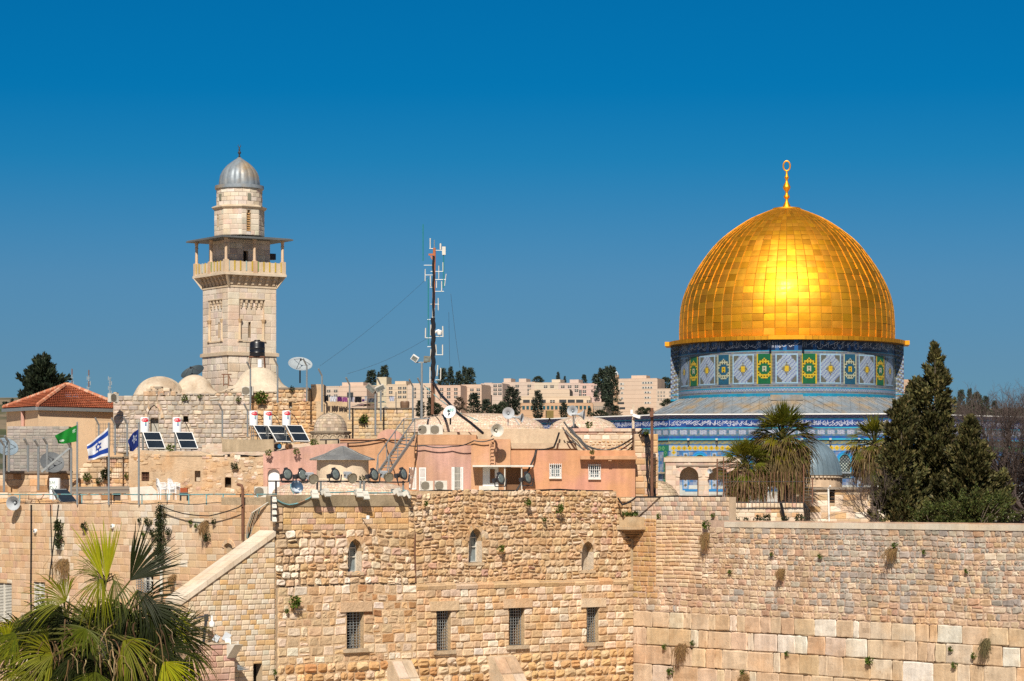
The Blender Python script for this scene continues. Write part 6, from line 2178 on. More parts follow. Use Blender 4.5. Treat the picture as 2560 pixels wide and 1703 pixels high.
g = MB(); g.box(ax(430, 342), (.22, .2, .52)); g.build("panel_antenna", M['offwhite'], MA)
g = MB(); g.bar(ax(280, 380), ax(333, 378), .12); g.bar(ax(303, 395), ax(330, 440), .09); g.build("pulley_arm", org_, MA)
g = MB(); c = ax(386, 1140); g.lathe([(0, -.22), (.13, -.16), (.17, -.03), (.18, .08), (.1, .14), (0, .15)], 16, c); g.tube([c + V((0, 0, .14)), ax(360, 1128), ax(340, 1145)], .07, 6)
g.build("dome_camera", M['white'], MA, smooth=True, sharp=40)
for k, (u0, v0, u1, v1, Y1) in enumerate(((1060, 683, 800, 915, 182), (1060, 838, 868, 935, 182), (1105, 735, 1150, 920, 178), (1100, 780, 1125, 935, 176))):
 g = MB()
 a, b = P(u0 + 22, v0, Ym), P(u1, v1, Y1)
 g.tube([a.lerp(b, i / 8) - V((0, 0, .25 * math.sin(math.pi * i / 8))) for i in range(9)], .008, 4)
 g.build("guy_wire", M['wire'], MA)

# ---- lamp posts with twin rectangular floods
def twinlamp(u, vt, vb, Y, heads, label):
 t = thing("twin_floodlight", label, "lamp post", tuple(P(u, vb, Y)), 0, "poles with two rectangular floodlights")
 g = MB(); g.tube([P(u, vb, Y), P(u, vt, Y)], .065, 8); g.build("pole", M['metal'], t)
 g = MB(); g.bar(P(heads[0][0], vt, Y), P(heads[1][0], vt, Y), .07); g.build("cross_arm", M['metal'], t)
 for (hu, hv, ry, rx, w, m_) in heads:
  g = MB()
  rot = Matrix.Rotation(ry, 3, 'Y') @ Matrix.Rotation(rx, 3, 'X')
  c = P(hu, hv, Y - .1)
  g.box(c, (w, .18, .34), M=rot)
  h_ = g.build("lamp_head", m_, t)
  g = MB(); g.box(c + rot @ V((0, -.095, 0)), (w - .08, .01, .26), M=rot); g.build("lens", M['lampglass'], h_)
 return t
twinlamp(1054.5, 906, 1046, 165, ((1037, 896, .6, .3, .42, M['white']), (1068, 898, .05, .2, .42, mat("olive lamp", (.22, .19, .13), rough=.5))), "tall pole with two rectangular floodlights beside the radio mast")
twinlamp(938.5, 979, 1088, 168, ((927, 971, .75, .3, .66, M['greyconc']), (950, 971, -.45, .3, .62, M['offwhite'])), "shorter pole with two splayed floodlights before the garden wall")

# ---- fence posts with cranked tops
def fpost(u, vt, vb, Y, label, lean=-9, r=.06):
 g = MB()
 h_ = vb - vt
 kz = vt + 18
 g.tube([P(u, vb, Y), P(u, kz, Y), P(u + lean, vt, Y - .25)], r, 6)
 return one("fence_post", label, "fence post", g, M['metal'], P(u, vb, Y), "steel fence posts with cranked tops")
posts = [(694, 897, 1007, 171, "at the left edge of the dark topped rubble block"), (767, 897, 1003, 172.5, "in front of the pale mesh dish"), (805, 922, 1030, 170.5, "right of the pale mesh dish"), (874, 944, 1050, 170.8, "at the left end of the garden wall"),
   (952, 945, 1053, 170.8, "above the middle of the garden wall"), (1032, 948, 1053, 170.8, "at the right end of the garden wall"), (626, 905, 1030, 173.2, "in front of the domed house air conditioner"),
   (556, 1010, 1092, 170, "left of two below the domed house"), (619, 1010, 1092, 170, "next to the leftmost tank of the trio"), (1053, 945, 1050, 169, "close left of the radio mast foot"),
   (247, 1045, 1140, 163, "leftmost of three beside the peach house"), (288, 1045, 1138, 163, "middle of three beside the peach house"), (318, 1043, 1140, 163, "rightmost of three beside the peach house")]
for u, vt, vb, Y, w in posts:
 fpost(u, vt, vb, Y, "grey steel fence post " + w)
fpost(1061, 965, 1052, 168, "turquoise stay post beside the radio mast") if False else None
# chain link fence at far left: posts and mesh belong together
FE = thing("mesh_fence", "tall wire mesh fence with cranked steel posts at far left", "fence", tuple(P(90, 1230, 163)))
for u, vt, vb in ((10, 1098, 1230), (22, 1090, 1180), (70, 1097, 1180), (96, 1100, 1226), (118, 1095, 1180), (178, 1105, 1240), (-25, 1098, 1230)):
 g = MB(); g.tube([P(u, vb, 163), P(u, vt + 16, 163), P(u - 10, vt, 162.7)], .075, 6); g.build("post", M['metal'], FE)
g = MB(); g.bar(P(178, 1117, 163), P(104, 1180, 163), .12); g.build("brace", M['metal'], FE)
g = MB()
a0, a1 = P(-30, 1180, 162.95), P(178, 1100, 162.95)
x = a0.x
while x < a1.x:
 g.bar((x, 162.95, a0.z), (x, 162.95, a1.z), .007); x += .085
z = a0.z
while z < a1.z:
 g.bar((a0.x, 162.95, z), (a1.x, 162.95, z), .007); z += .085
g.build("wire_mesh", M['wire'], FE)
g = MB()
for v in (1088, 1094, 1100): g.bar(P(-30, v, 162.85), P(178, v, 162.85), .018)
g.build("top_wires", M['wire'], FE)
g = MB()
for v in (1050, 1060, 1070, 1080, 1090, 1100, 1110):
 g.tube([P(240, v, 163), P(318, v + 1, 163)], .012, 4)
x = 240
while x < 318:
 g.tube([P(x, 1115, 163), P(x, 1058, 163)], .008, 4); x += 6
one("wire_panel", "thin wire mesh strung between the three posts by the peach house", "fence", g, M['wire'], P(280, 1115, 163))

# ---- metal stair
ST = thing("metal_stair", "grey open metal stair with handrails climbing the pink wall", "stair", tuple(P(972, 1180, 152)))
a, b = P(973, 1182, 151.4), P(1037, 1090, 155.0)
dirh = (b - a); wv = V((.75, -.62, 0)).normalized() * .85
for o in (V((0, 0, 0)), -wv):
 g = MB(); g.bar(a + o, b + o, .06, .2); g.build("stringer", M['metal'], ST)
n = 11
for i in range(n):
 c = a.lerp(b, (i + .5) / n) - wv / 2
 g = MB(); g.box(c, (.26, .84, .04), rz=math.atan2(wv.y, wv.x) + math.pi / 2); g.build("tread", M['metal'], ST)
for o in (V((0, 0, 0)), -wv):
 g = MB()
 up = V((0, 0, 1.0))
 pts = [a + o + up * .2 - V((.1, .1, .1)), a + o + up, b + o + up, b + o + up + V((.9, .3, .0))]
 g.tube(pts, .035, 6)
 for t_ in (.0, .33, .66, 1.0): g.tube([a.lerp(b, t_) + o, a.lerp(b, t_) + o + up], .03, 6)
 g.build("handrail", M['metal'], ST)
# ochre wall ladder
LD = thing("wall_ladder", "short ochre painted ladder fixed to the pink house below the loudspeaker", "ladder", tuple(P(1231, 1160, 155.4)))
for u in (1224.5, 1236.5):
 g = MB(); g.bar(P(u, 1162, 155.25), P(u, 1100, 155.25), .07); g.build("rail", M['orange'], LD)
for i in range(7):
 g = MB(); v = 1104 + i * 8.8; g.bar(P(1225, v, 155.25), P(1236, v, 155.25), .05); g.build("rung", M['orange'], LD)

# ---- black water tank on its stand
WT = thing("water_tank", "black plastic water tank on a rusty stand in front of the minaret", "water tank", tuple(P(643, 920, 181)))
k = 181 / F
c = P(643, 892, 181)
g = MB()
g.lathe([(.0, 0), (19 * k, 0), (19.5 * k, 2 * k), (19 * k, 8 * k), (19.8 * k, 10 * k), (19 * k, 12 * k), (19.4 * k, 20 * k), (19.8 * k, 22 * k), (19 * k, 24 * k), (19 * k, 33 * k), (17 * k, 37 * k), (8 * k, 40 * k), (7 * k, 42 * k), (0, 42 * k)], 28, c)
g.build("tank", M['plastic'], WT, smooth=True, sharp=30)
g = MB()
for x, y in ((-18, -.4), (18, -.4), (-17, .5), (17, .5)): g.tube([c + V((x * k, y, 0)), c + V((x * k * 1.1, y, -28 * k))], .035, 5)
g.bar(c + V((-19 * k, -.4, -.02)), c + V((19 * k, -.4, -.02)), .08)
g.bar(c + V((-19 * k, .5, -.02)), c + V((19 * k, .5, -.02)), .08)
for s_ in (-1, 1): g.bar(c + V((s_ * 18.5 * k, -.4, -.02)), c + V((s_ * 18.5 * k, .5, -.02)), .08)
g.build("stand", M['rust'], WT)
g = MB(); g.lathe([(.0, 0), (6 * k, 0), (6 * k, 20 * k), (0, 20.5 * k)], 16, P(650, 919, 180.6)); one("white_cylinder", "small white cylinder under the black water tank", "water tank", g, M['tankwhite'], P(650, 919, 180.6), smooth=True, sharp=40)
g = MB()
for u in (559, 572): g.bar(P(u, 966, 178.5), P(u, 936, 178.5), .06)
g.bar(P(554, 936, 178.5), P(579, 936.5, 178.5), .07); g.bar(P(559, 962, 178.5), P(570, 962, 178.5), .05); g.bar(P(572, 938, 178.5), P(578, 955, 178.5), .05)
one("rusty_trestle", "bent rusty steel trestle on the roof before the minaret foot", "trestle", g, M['rust'], P(565, 966, 178.5))

# ---- washing line
WL = [(812, 821, 990, 1003, (.02, .02, .025), "small black cloth at the left end of the washing line"), (825, 841, 990, 1004, (.68, .69, .74), "wide white sheet on the washing line"),
  (843, 855, 992, 1004, (.16, .03, .18), "dark purple towel on the washing line"), (855.5, 869, 993, 1005, (.36, .11, .30), "pink towel on the washing line beside the purple one"),
  (874, 886, 993, 1005, (.62, .60, .66), "white printed cloth on the washing line"), (887, 904, 992, 1006, (.018, .016, .02), "broad black cloth on the washing line"),
  (905, 911, 998, 1004, (.17, .07, .32), "small violet cloth on the washing line"), (911.5, 918, 990, 1003, (.72, .72, .75), "narrow white cloth on the washing line"), (920, 942, 996, 1006, (.08, .09, .11), "dark grey blanket on the washing line"),
  (974, 986, 991, 1003, (.62, .64, .74), "crumpled pale blue shirt hanging apart on the right")]
for u0, u1, v0, v1, c, lab in WL:
 g = MB()
 n, m_ = 8, 6
 def q(i, j):
  p = P(u0 + (u1 - u0) * i / n, v0 + (v1 - v0) * j / m_ + .6 * math.sin(i * 1.3), 171.6)
  p.y += .06 * math.sin(i * 2.1 + j * .7)
  return p
 for i in range(n):
  for j in range(m_): g.quad(q(i, j), q(i + 1, j), q(i + 1, j + 1), q(i, j + 1), c)
 one("hanging_laundry", lab, "laundry", g, M['cloth'], P(u0, v0, 171.6), "washing on the line", smooth=True)
g = MB(); g.tube([P(805, 989, 171.6), P(860, 992, 171.6), P(990, 991, 171.6)], .012, 4); g.tube([P(990, 1020, 171.6), P(990, 980, 171.6)], .03, 5); g.tube([P(806, 1020, 171.6), P(806, 985, 171.6)], .03, 5)
one("washing_line", "thin washing line strung between two rods", "line", g, M['wire'], P(900, 1020, 171.6))
# clutter on the garden wall
for k_, (u0, u1, v0, v1, c, lab, cat) in enumerate(((945, 965, 1001, 1007, (.02, .14, .19), "rumpled turquoise tarpaulin on the roof clutter", "tarpaulin"), (878, 935, 1008, 1019, (.16, .13, .10), "heap of grey boards on the garden wall", "boards"),
             (1000, 1024, 1003, 1021, (.17, .10, .06), "brown rusty barrel shaped basket on the garden wall", "basket"), (958, 972, 1013, 1021, (.6, .57, .52), "crumpled white sack on the garden wall", "sack"))):
 g = MB()
 a, b = P(u0, v1, 173), P(u1, v0, 173)
 if cat == "boards":
  for i in range(12):
   y = 172.6 + rp_.uniform(0, .8)
   x0 = rp_.uniform(a.x, b.x - .6)
   g.bar((x0, y, a.z + rp_.uniform(0, .2)), (x0 + rp_.uniform(.5, 1.0), y + rp_.uniform(-.2, .2), a.z + rp_.uniform(.05, .4)), .07, .03, col=tuple(q * rp_.uniform(.5, 1.6) for q in c))
 elif cat == "basket":
  g.lathe([(.0, 0), (.27, 0), (.3, .2), (.3, .38), (.26, .46), (.0, .46)], 14, ((a.x + b.x) / 2, 173, a.z), col=c)
 else:
  n = 10
  hh_ = [[(b.z - a.z) * (.3 + .7 * rp_.random()) * math.sin(math.pi * (i + .5) / (n + 1)) * (1 - abs(j - 2) / 3) for j in range(5)] for i in range(n + 1)]
  pt = lambda i, j: V((a.x + (b.x - a.x) * i / n, 172.5 + j * .22, a.z + hh_[i][j]))
  for i in range(n):
   for j in range(4): g.quad(pt(i, j), pt(i + 1, j), pt(i + 1, j + 1), pt(i, j + 1), c)
 one("roof_" + cat if cat not in ("boards", "basket", "sack") else {"boards": "board_heap", "basket": "basket", "sack": "sack"}[cat], lab, cat, g, M['cloth'] if cat in ("tarpaulin", "sack") else M['paint'], a, smooth=cat in ("tarpaulin", "sack"))

# ---- stacked chairs
def chair():
 t = thing("plastic_chair", "white plastic garden chair in the left stack", "chair", (0, 0, 0), 0, "white chairs in the left stack")
 g = MB(); g.box((0, 0, .43), (.46, .44, .03)); g.build("seat", M['tankwhite'], t, w=False)
 g = MB()
 for i in range(5): g.bar((-.17 + i * .085, .22, .45), (-.17 + i * .085, .36, .88), .05, .02)
 g.tube([V((-.23, .2, .45)), V((-.22, .33, .80)), V((-.12, .38, .9)), V((.12, .38, .9)), V((.22, .33, .80)), V((.23, .2, .45))], .025, 5)
 g.build("backrest", M['tankwhite'], t, w=False)
 for x in (-.22, .22):
  g = MB(); g.tube([V((x, .28, .64)), V((x * 1.12, .0, .66)), V((x * 1.12, -.2, .62)), V((x, -.22, .42))], .025, 5); g.build("armrest", M['tankwhite'], t, w=False)
  for y in (-.2, .2):
   g = MB(); g.tube([V((x, y, .43)), V((x * 1.1, y * 1.15, 0))], .026, 5); g.build("leg", M['tankwhite'], t, w=False)
 return t
CHm = chair()
for st, (u, rz, nm) in enumerate(((408, 2.0, "left"), (437, 1.15, "right"))):
 for i in range(5):
  loc = P(u, 1250, 157.2) + V((.0, .0, i * .085))
  lab = "white plastic garden chair in the %s stack of chairs" % nm
  if st == 0 and i == 0:
   CHm.location = loc; CHm.rotation_euler = (0, 0, rz); CHm["label"] = lab
  else:
   dup(CHm, loc, rz, lab, None, "white chairs in the %s stack" % nm)

# ---- terrace odds and ends
def slabthing(name, label, cat, pts, th, m_, Y=157.5, col=(1, 1, 1)):
 g = MB(); g.prism([P(u, v, Y) for u, v in pts][::-1], V((0, th, 0)), col)
 return one(name, label, cat, g, m_, P(pts[0][0], max(p[1] for p in pts), Y))
slabthing("white_board", "large dirty white board leaning against the terrace wall", "board", [(323, 1219), (378, 1215), (391, 1228), (393, 1250), (328, 1252)], .06, M['offwhite'])
g = MB()
for i in range(5): g.bar(P(180, 1219 + i * 3.2, 157.6 - i * .05), P(323, 1217.5 + i * 3.4, 157.6 - i * .05), .1, .08, col=[(.20, .17, .14), (.26, .21, .16), (.14, .11, .09)][i % 3])
one("plank_stack", "stack of long grey pipes and planks along the terrace wall", "planks", g, M['paint'], P(250, 1235, 157.6))
t = thing("brazier", "small black barbecue with a rust red lid beside the white chairs", "barbecue", tuple(P(460, 1252, 157.4)))
c = P(460, 1252, 157.4)
g = MB(); g.box(c + V((0, 0, .62)), (.42, .42, .26)); g.build("lid", mat("rust red lid", (.30, .07, .025), var=.2, scale=4), t)
g = MB(); g.box(c + V((0, 0, .38)), (.46, .46, .2)); g.build("firebox", M['darkmetal'], t)
for x, y in ((-.2, -.2), (.2, -.2), (-.2, .2), (.2, .2)):
 g = MB(); g.bar(c + V((x, y, 0)), c + V((x, y, .3)), .05); g.build("leg", M['darkmetal'], t)
t = thing("folding_table", "small dark folding table on the terrace near the horn loudspeaker", "table", tuple(P(88, 1262, YL(88) + .6)))
c = P(88, 1262, YL(88) + .6)
g = MB(); g.box(c + V((0, 0, .3)), (.75, .4, .04)); g.build("top", M['rust'], t)
for x in (-.32, .32):
 g = MB(); g.bar(c + V((x, 0, 0)), c + V((x * .5, 0, .3)), .035); g.build("leg", M['rust'], t)
g = MB(); g.bar(c + V((-.38, 0, .3)), c + V((-.36, 0, .52)), .035); g.bar(c + V((.3, 0, .3)), c + V((.55, 0, .62)), .035); g.build("side_bars", M['rust'], t)
for u, v, m_, lab in ((695, 1116, M['black'], "black cable reel with blue core below the trio of panels"), (722, 1117, M['wood'], "brown wooden cable reel below the trio of panels")):
 t = thing("cable_reel", lab, "cable reel", tuple(P(u, v + 7, 163)))
 c = P(u, v, 163)
 rot = Matrix.Rotation(.7, 3, 'Z') @ Matrix.Rotation(math.pi / 2, 3, 'X')
 g = MB(); g.lathe([(0, -.14), (.19, -.14), (.19, -.11), (.12, -.11), (.12, .11), (.19, .11), (.19, .14), (.08, .14)], 20, c, M=rot); g.build("drum", m_, t)
 g = MB(); g.lathe([(0, .145), (.13, .145)], 20, c, M=rot, cap=False); g.build("core", mat("reel core", (.03, .17, .36) if m_ is M['black'] else (.05, .03, .02)), t)
t = thing("roof_table", "low dark metal table standing on the roof before the carved dome", "table", tuple(P(827, 1112, 161)))
g = MB(); g.bar(P(800, 1100, 161), P(853, 1099, 161), .7, .06); g.build("top", M['darkmetal'], t)
for u in (815, 846):
 g = MB(); g.bar(P(u, 1113, 161), P(u, 1100, 161), .08); g.build("leg", M['darkmetal'], t)
# tarnished cube and tripod on the roof
t = thing("tripod_box", "tarnished yellow metal box on a thin black tripod, on the roof edge", "box", tuple(P(1374, 1064, 163)))
g = MB(); c = P(1374, 1036, 163); g.box(c, (.42, .36, .46), rz=.2); g.build("box", mat("tarnished brass", (.23, .17, .06), var=.3, scale=4, rough=.5, metal=.4), t)
for x in (-.2, .0, .2):
 g = MB(); g.tube([c + V((0, 0, -.2)), c + V((x, -.1 + abs(x), -.68))], .022, 5); g.build("leg", M['darkmetal'], t)
# poles on the right
g = MB(); g.tube([P(1630, 1246, 153.5), P(1630, 1020, 153.5)], .085, 8); g.box(P(1629, 1036, 153.3), (.2, .2, .3)); g.bar(P(1630, 1033, 153.4), P(1637, 1032, 153.4), .05)
one("steel_pole", "thin dark red steel pole in front of the stone pier", "pole", g, M['rust'], P(1630, 1246, 153.5))
t = thing("camera_post", "short pale post with a white security camera on the stone roof edge", "security camera", tuple(P(1583, 1072, 160)))
g = MB(); g.box(P(1583, 1042, 160), (.14, .14, 1.42)); g.build("post", M['pale'], t)
g = MB(); g.box(P(1592, 1041, 159.7), (.5, .2, .17), M=Matrix.Rotation(.35, 3, 'Y') @ Matrix.Rotation(-.4, 3, 'Z')); g.box(P(1579, 1030, 159.8), (.14, .14, .26)); g.build("camera", M['white'], t)

# iron bar fence
IF = thing("iron_fence", "dark iron bar fence in front of the palms on the pale stone wall", "fence", tuple(P(1910, 1258, 157.6)))
u = 1816
while u < 2008:
 g = MB(); g.bar(P(u, 1259, 157.6), P(u, 1150 if u < 1850 else 1180, 157.6), .028); g.build("bar", M['rust'], IF); u += 9.2
for v in (1256, 1204):
 g = MB(); g.bar(P(1793, v, 157.62), P(2010, v, 157.62), .06 if v > 1250 else .035); g.build("rail", M['darkmetal'], IF)
for u, vt in ((1793, 1147), (1809, 1143), (2009, 1160), (2031, 1195)):
 g = MB(); g.bar(P(u, 1259, 157.6), P(u, vt, 157.6), .07); g.build("post", M['rust'], IF)
for i in range(12):
 v = 1150 + i * 8
 g = MB(); g.bar(P(1793, v, 157.6), P(1822, v + .5, 157.6), .018); g.build("barbed_wire", M['wire'], IF)
 if i < 8:
  g = MB(); g.bar(P(2009, v + 45, 157.6), P(2040, v + 45, 157.6), .02); g.build("barbed_wire", M['wire'], IF)
g = MB(); g.tube([P(2073, 1316, 171.6), P(2071, 1222, 171.6), P(2076, 1215, 171.4)], .06, 8)
one("white_downpipe", "thin white downpipe on the chapel wall", "pipe", g, M['white'], P(2073, 1316, 171.6))

# ---- hanging cables
def cable(label, pts, r=.03, n=8, sag=.0, m_='black', name="cable"):
 g = MB()
 out = []
 for a, b in zip(pts, pts[1:]):
  for i in range(n):
   q = a.lerp(b, i / n); q.z -= sag * math.sin(math.pi * i / n)
   out.append(q)
 out.append(pts[-1])
 g.tube(out, r, 5)
 return one(name, label, "cable", g, M[m_], pts[0])
cable("thick black cable running down from the radio mast across the dome", [P(1083, 956, 169.8), P(1100, 985, 167), P(1122, 1008, 163), P(1145, 1034, 160.5), P(1175, 1056, 159), P(1207, 1083, 157)], .085)
cable("pale green cable beside the thick one on the dome", [P(1060, 964, 168.5), P(1100, 1000, 165), P(1140, 1028, 162), P(1195, 1052, 161)], .03, m_='teal')
for i in range(7):
 o = V((rp_.uniform(-.35, .35), rp_.uniform(-.2, .1), rp_.uniform(-.3, .3)))
 cable("one of the loose black cables sagging across the stone roof storey", [P(1420, 1064, 160.3) + o, P(1442 + i, 1092, 160.0) + o, P(1478, 1122 + i, 159.6) + o, P(1525, 1134 + i, 159.4) + o, P(1572, 1114 + i * 2, 159.6) + o, P(1612, 1078, 155.6) + o * .5], .03 + .012 * (i % 3), 5, .06)
 bpy.data.objects[COL.objects[-1].name]["group"] = "loose black cables on the roof storey"
for i in range(6):
 u = 1612 + i * 3.6
 cable("one of the black cables hanging down the stone pier", [P(1612 + i * 1.5, 1082, 155.5), P(u + 2, 1130, 155.4), P(u + rp_.uniform(-4, 8), 1190, 155.3), P(u + rp_.uniform(-2, 16), 1244, 155.3)], .03, 5)
 COL.objects[-1]["group"] = "cables down the stone pier"
cable("dark cable looping along the pink house front", [P(850, 1108, 160.3), P(960, 1096, 160.3), P(1000, 1108, 155.7), P(1060, 1114, 155.7), P(1130, 1116, 155.7), P(1185, 1102, 155.3), P(1235, 1097, 155.2)], .035, 6, .1)
cable("black cable running from the porch up the ochre wall", [P(1283, 1240, 154.6), P(1315, 1185, 155.2), P(1335, 1145, 155.4), P(1340, 1126, 155.6), P(1385, 1118, 160), P(1398, 1082, 160.6)], .06, 5, .05)
cable("black cable lying along the top of the rubble facade", [at_fa(1010, 1230, -.1), at_fa(1100, 1226, -.1), at_fa(1240, 1227, -.1), at_fa(1400, 1224, -.1), at_fa(1535, 1228, -.1)], .05, 5, .03)
cable("green cable drooping over the concrete parapet", [at_fa(690, 1250, .1), at_fa(720, 1262, .12), at_fa(760, 1250, .12), at_fa(790, 1229, .1), at_fa(880, 1229, .08), at_fa(960, 1232, .1), at_fa(1012, 1226, .1)], .035, 5, .05, 'teal')
cable("black cable lying on the grey parapet wall beside the turret", [P(1545, 1246, 149.5), P(1556, 1262, 148.8), P(1575, 1254, 149), P(1590, 1243, 149.4), P(1700, 1241, 149), P(1805, 1241, 146)], .05, 6, .02)
cable("black cable hanging on the fence wall below the iron bars", [P(1952, 1258, 157.5), P(1957, 1280, 157.6), P(1962, 1305, 157.7)], .09, 5)
for i in range(4):
 cable("one of the looped black cables at the right end of the fence wall", [P(2010, 1256, 157.5), P(2012 + i * 4, 1275, 157.4), P(2015 + i * 3, 1300, 157.6)], .03, 5); COL.objects[-1]["group"] = "looped cables by the fence wall"
def lwp(u, v, d=.05):
 a, z = LW.sz(u, v); return LW.pt(a, z, d)
cable("straight black cable down the left end of the courtyard wall", [lwp(80, 1262), lwp(80, 1360), lwp(79, 1470), lwp(80, 1560)], .05, 3)
cable("thin black cable running down left of the hanging shrubs", [lwp(128, 1262), lwp(130, 1340), lwp(133, 1450)], .025, 3)
cable("slanting black cable crossing the courtyard wall", [lwp(148, 1262), lwp(140, 1330), lwp(128, 1420), lwp(125, 1450)], .03, 3)
cable("slack pair of cables across the courtyard wall", [lwp(412, 1264, .3), lwp(470, 1284, .3), lwp(535, 1290, .3), lwp(600, 1272, .3), lwp(618, 1262, .3)], .03, 5, .03)
g = MB(); g.tube([lwp(613, 1352, .15), lwp(613, 1222, .15), lwp(610, 1214, .15), lwp(602, 1211, .2)], .075, 8)
one("rusty_pipe", "bent rusty vent pipe rising above the turquoise railing", "pipe", g, M['rust'], lwp(613, 1352, .15))
g = MB(); g.tube([lwp(409, 1262, .14), lwp(409, 1490, .14)], .09, 8)
one("wall_pipe", "pale drainpipe overgrown by ivy on the courtyard wall", "pipe", g, M['offwhite'], lwp(409, 1490, .14))
for i in range(5):
 cable("one of the green and white cables spilling down beside the stair wall top", [P(670, 1256, 135.2), P(650 - i * 5, 1270 + i * 3, 135.6), P(638 - i * 5, 1310 + i * 2, 136.2), P(628 - i * 3, 1345, 136.6)], .03, 4, 0, ['teal', 'offwhite', 'black'][i % 3]); COL.objects[-1]["group"] = "cables beside the stair wall"
# small round lamps on the left wall
for u, v, lab in ((91, 1328, "small round white lamp on the courtyard wall, left of the shrubs"), (284, 1316, "small round white lamp on the courtyard wall, above the palm")):
 t = thing("round_lamp", lab, "wall lamp", tuple(lwp(u, v, 0)))
 rot = (LW.n).to_track_quat('Z', 'Y').to_matrix()
 g = MB(); g.lathe([(.12, 0), (.14, .1), (.1, .16), (.0, .16)], 16, lwp(u, v, .0), M=rot); g.build("ring", M['white'], t, smooth=True, sharp=40)
 g = MB(); g.lathe([(.07, .162), (.0, .164)], 12, lwp(u, v, .0), M=rot); g.build("lens", M['darkmetal'], t)
# pole lamp on the dressed stone band
t = thing("bracket_lamp", "small white lamp on a bracket in the yellow stone band", "wall lamp", tuple(at_fa(905, 1297, 0)))
g = MB(); g.bar(at_fa(905, 1297, 0), at_fa(905, 1296, .5), .04); g.build("bracket", M['metal'], t)
g = MB(); g.lathe([(.0, 0), (.09, .02), (.1, .2), (.0, .22)], 12, at_fa(905, 1299, .5)); g.build("lamp", M['white'], t, smooth=True, sharp=40)

# ---- lamps and the dome camera on the pink pier
c = PA.pt(PA.s(520), PA.z(1610, 520), -.4)
t = thing("camera_mast", "bent black steel mast carrying a white dome camera on the pink pier", "security camera", tuple(c))
zt_ = PA.z(1540, 520)
g = MB(); g.tube([c, V((c.x + .12, c.y, zt_ - .3)), V((c.x + .16, c.y, zt_))], .07, 8); g.bar(V((c.x + .16, c.y, zt_)), V((c.x - .9, c.y - .1, zt_ - .25)), .07); g.box(V((c.x + .14, c.y, zt_ - .1)), (.2, .16, .34)); g.bar(V((c.x + .16, c.y, zt_)), V((c.x + .42, c.y, zt_ - .02)), .06)
g.build("mast", M['darkmetal'], t)
cc = V((c.x + .42, c.y - .02, zt_ - .42))
g = MB(); g.lathe([(0, -.17), (.12, -.12), (.15, .0), (.13, .1), (.06, .16), (.06, .42), (.0, .43)], 16, cc); g.build("dome_camera", M['white'], t, smooth=True, sharp=40)
g = MB(); g.tube([c + V((-.9, 0, zt_ - c.z - .3)), c + V((-.75, 0, .3)), c + V((-.7, 0, .0))], .03, 6); g.tube([c + V((.1, 0, .1)), c + V((.5, -.1, .35)), cc + V((0, 0, -.1))], .02, 5); g.build("cable", M['rust'], t)
for k_, (u, sc_, lab) in enumerate(((549, .8, "grey finned floodlight on the pink pier, left of two"), (575, 1.0, "grey finned floodlight with a white box on the pink pier, right of two"))):
 b = PA.pt(PA.s(u), PA.z(1610, u), -.3)
 t = thing("finned_floodlight", lab, "floodlight", tuple(b))
 rot = Matrix.Rotation(.5, 3, 'Y') @ Matrix.Rotation(-.3, 3, 'X')
 g = MB()
 g.box(b + V((0, 0, .32 * sc_)), (.34 * sc_, .12, .42 * sc_), M=rot)
 for i in range(6): g.box(b + V((0, 0, .32 * sc_)) + rot @ V((-.14 + i * .056, .1, 0)), (.014, .12, .4 * sc_), M=rot)
 g.build("housing", M['grey'], t)
 g = MB(); g.bar(b, b + V((0, 0, .25)), .06); g.build("foot", M['metal'], t)
 if k_:
  g = MB(); g.box(b + V((.1, -.2, .13)), (.28, .2, .26)); g.build("ballast_box", M['white'], t)
b = PA.pt(PA.s(577), PA.z(1640, 577), .02)
g = MB()
g.prism([b + PA.d * x + PA.n * y + V((0, 0, z)) for x, y, z in ((-.26, .0, .58), (-.26, .7, .58), (-.26, .0, -.1))], PA.d * .52)
one("corner_light_box", "white wedge shaped light box fixed below the pier top", "light box", g, M['offwhite'], b)
g = MB(); b = PA.pt(PA.s(592), PA.z(1672, 592), .0)
for i in range(3): g.prism([b + V((0, 0, i * .08)), b + PA.d * (.75 - i * .2) + V((0, -.1, -.06 + i * .08)), b + PA.d * .1 + V((0, -.05, -.1 + i * .08))], V((0, -.03, .03)))
one("metal_spikes", "grey metal bird spikes on the pier edge", "spikes", g, M['metal'], b)
# ================================================================ plants
rv = random.Random(2024)
def rdir(rng, zmin=-1.0):
 while True:
  q = V((rng.uniform(-1, 1), rng.uniform(-1, 1), rng.uniform(-1, 1)))
  if .05 < q.length < 1 and q.z >= zmin: return q.normalized()
def jc(c, k, rng):
 f = 1 + rng.uniform(-k, k)
 return tuple(max(.002, q * f * (1 + rng.uniform(-.08, .08))) for q in c)

def spray(mb, c, axis, L, wd, n, size, cols, rng):
 """a feathery clump of narrow leaves along an axis"""
 for _ in range(n):
  t = rng.random()
  p = c + axis * (L * (t - .35)) + rdir(rng) * wd * (1.05 - t * .7) * rng.random() ** .5
  d = (axis * .9 + rdir(rng) * .8).normalized()
  mb.leaf(p, d, size * rng.uniform(.6, 1.3), size * .22, rdir(rng), jc(rng.choice(cols), .3, rng))

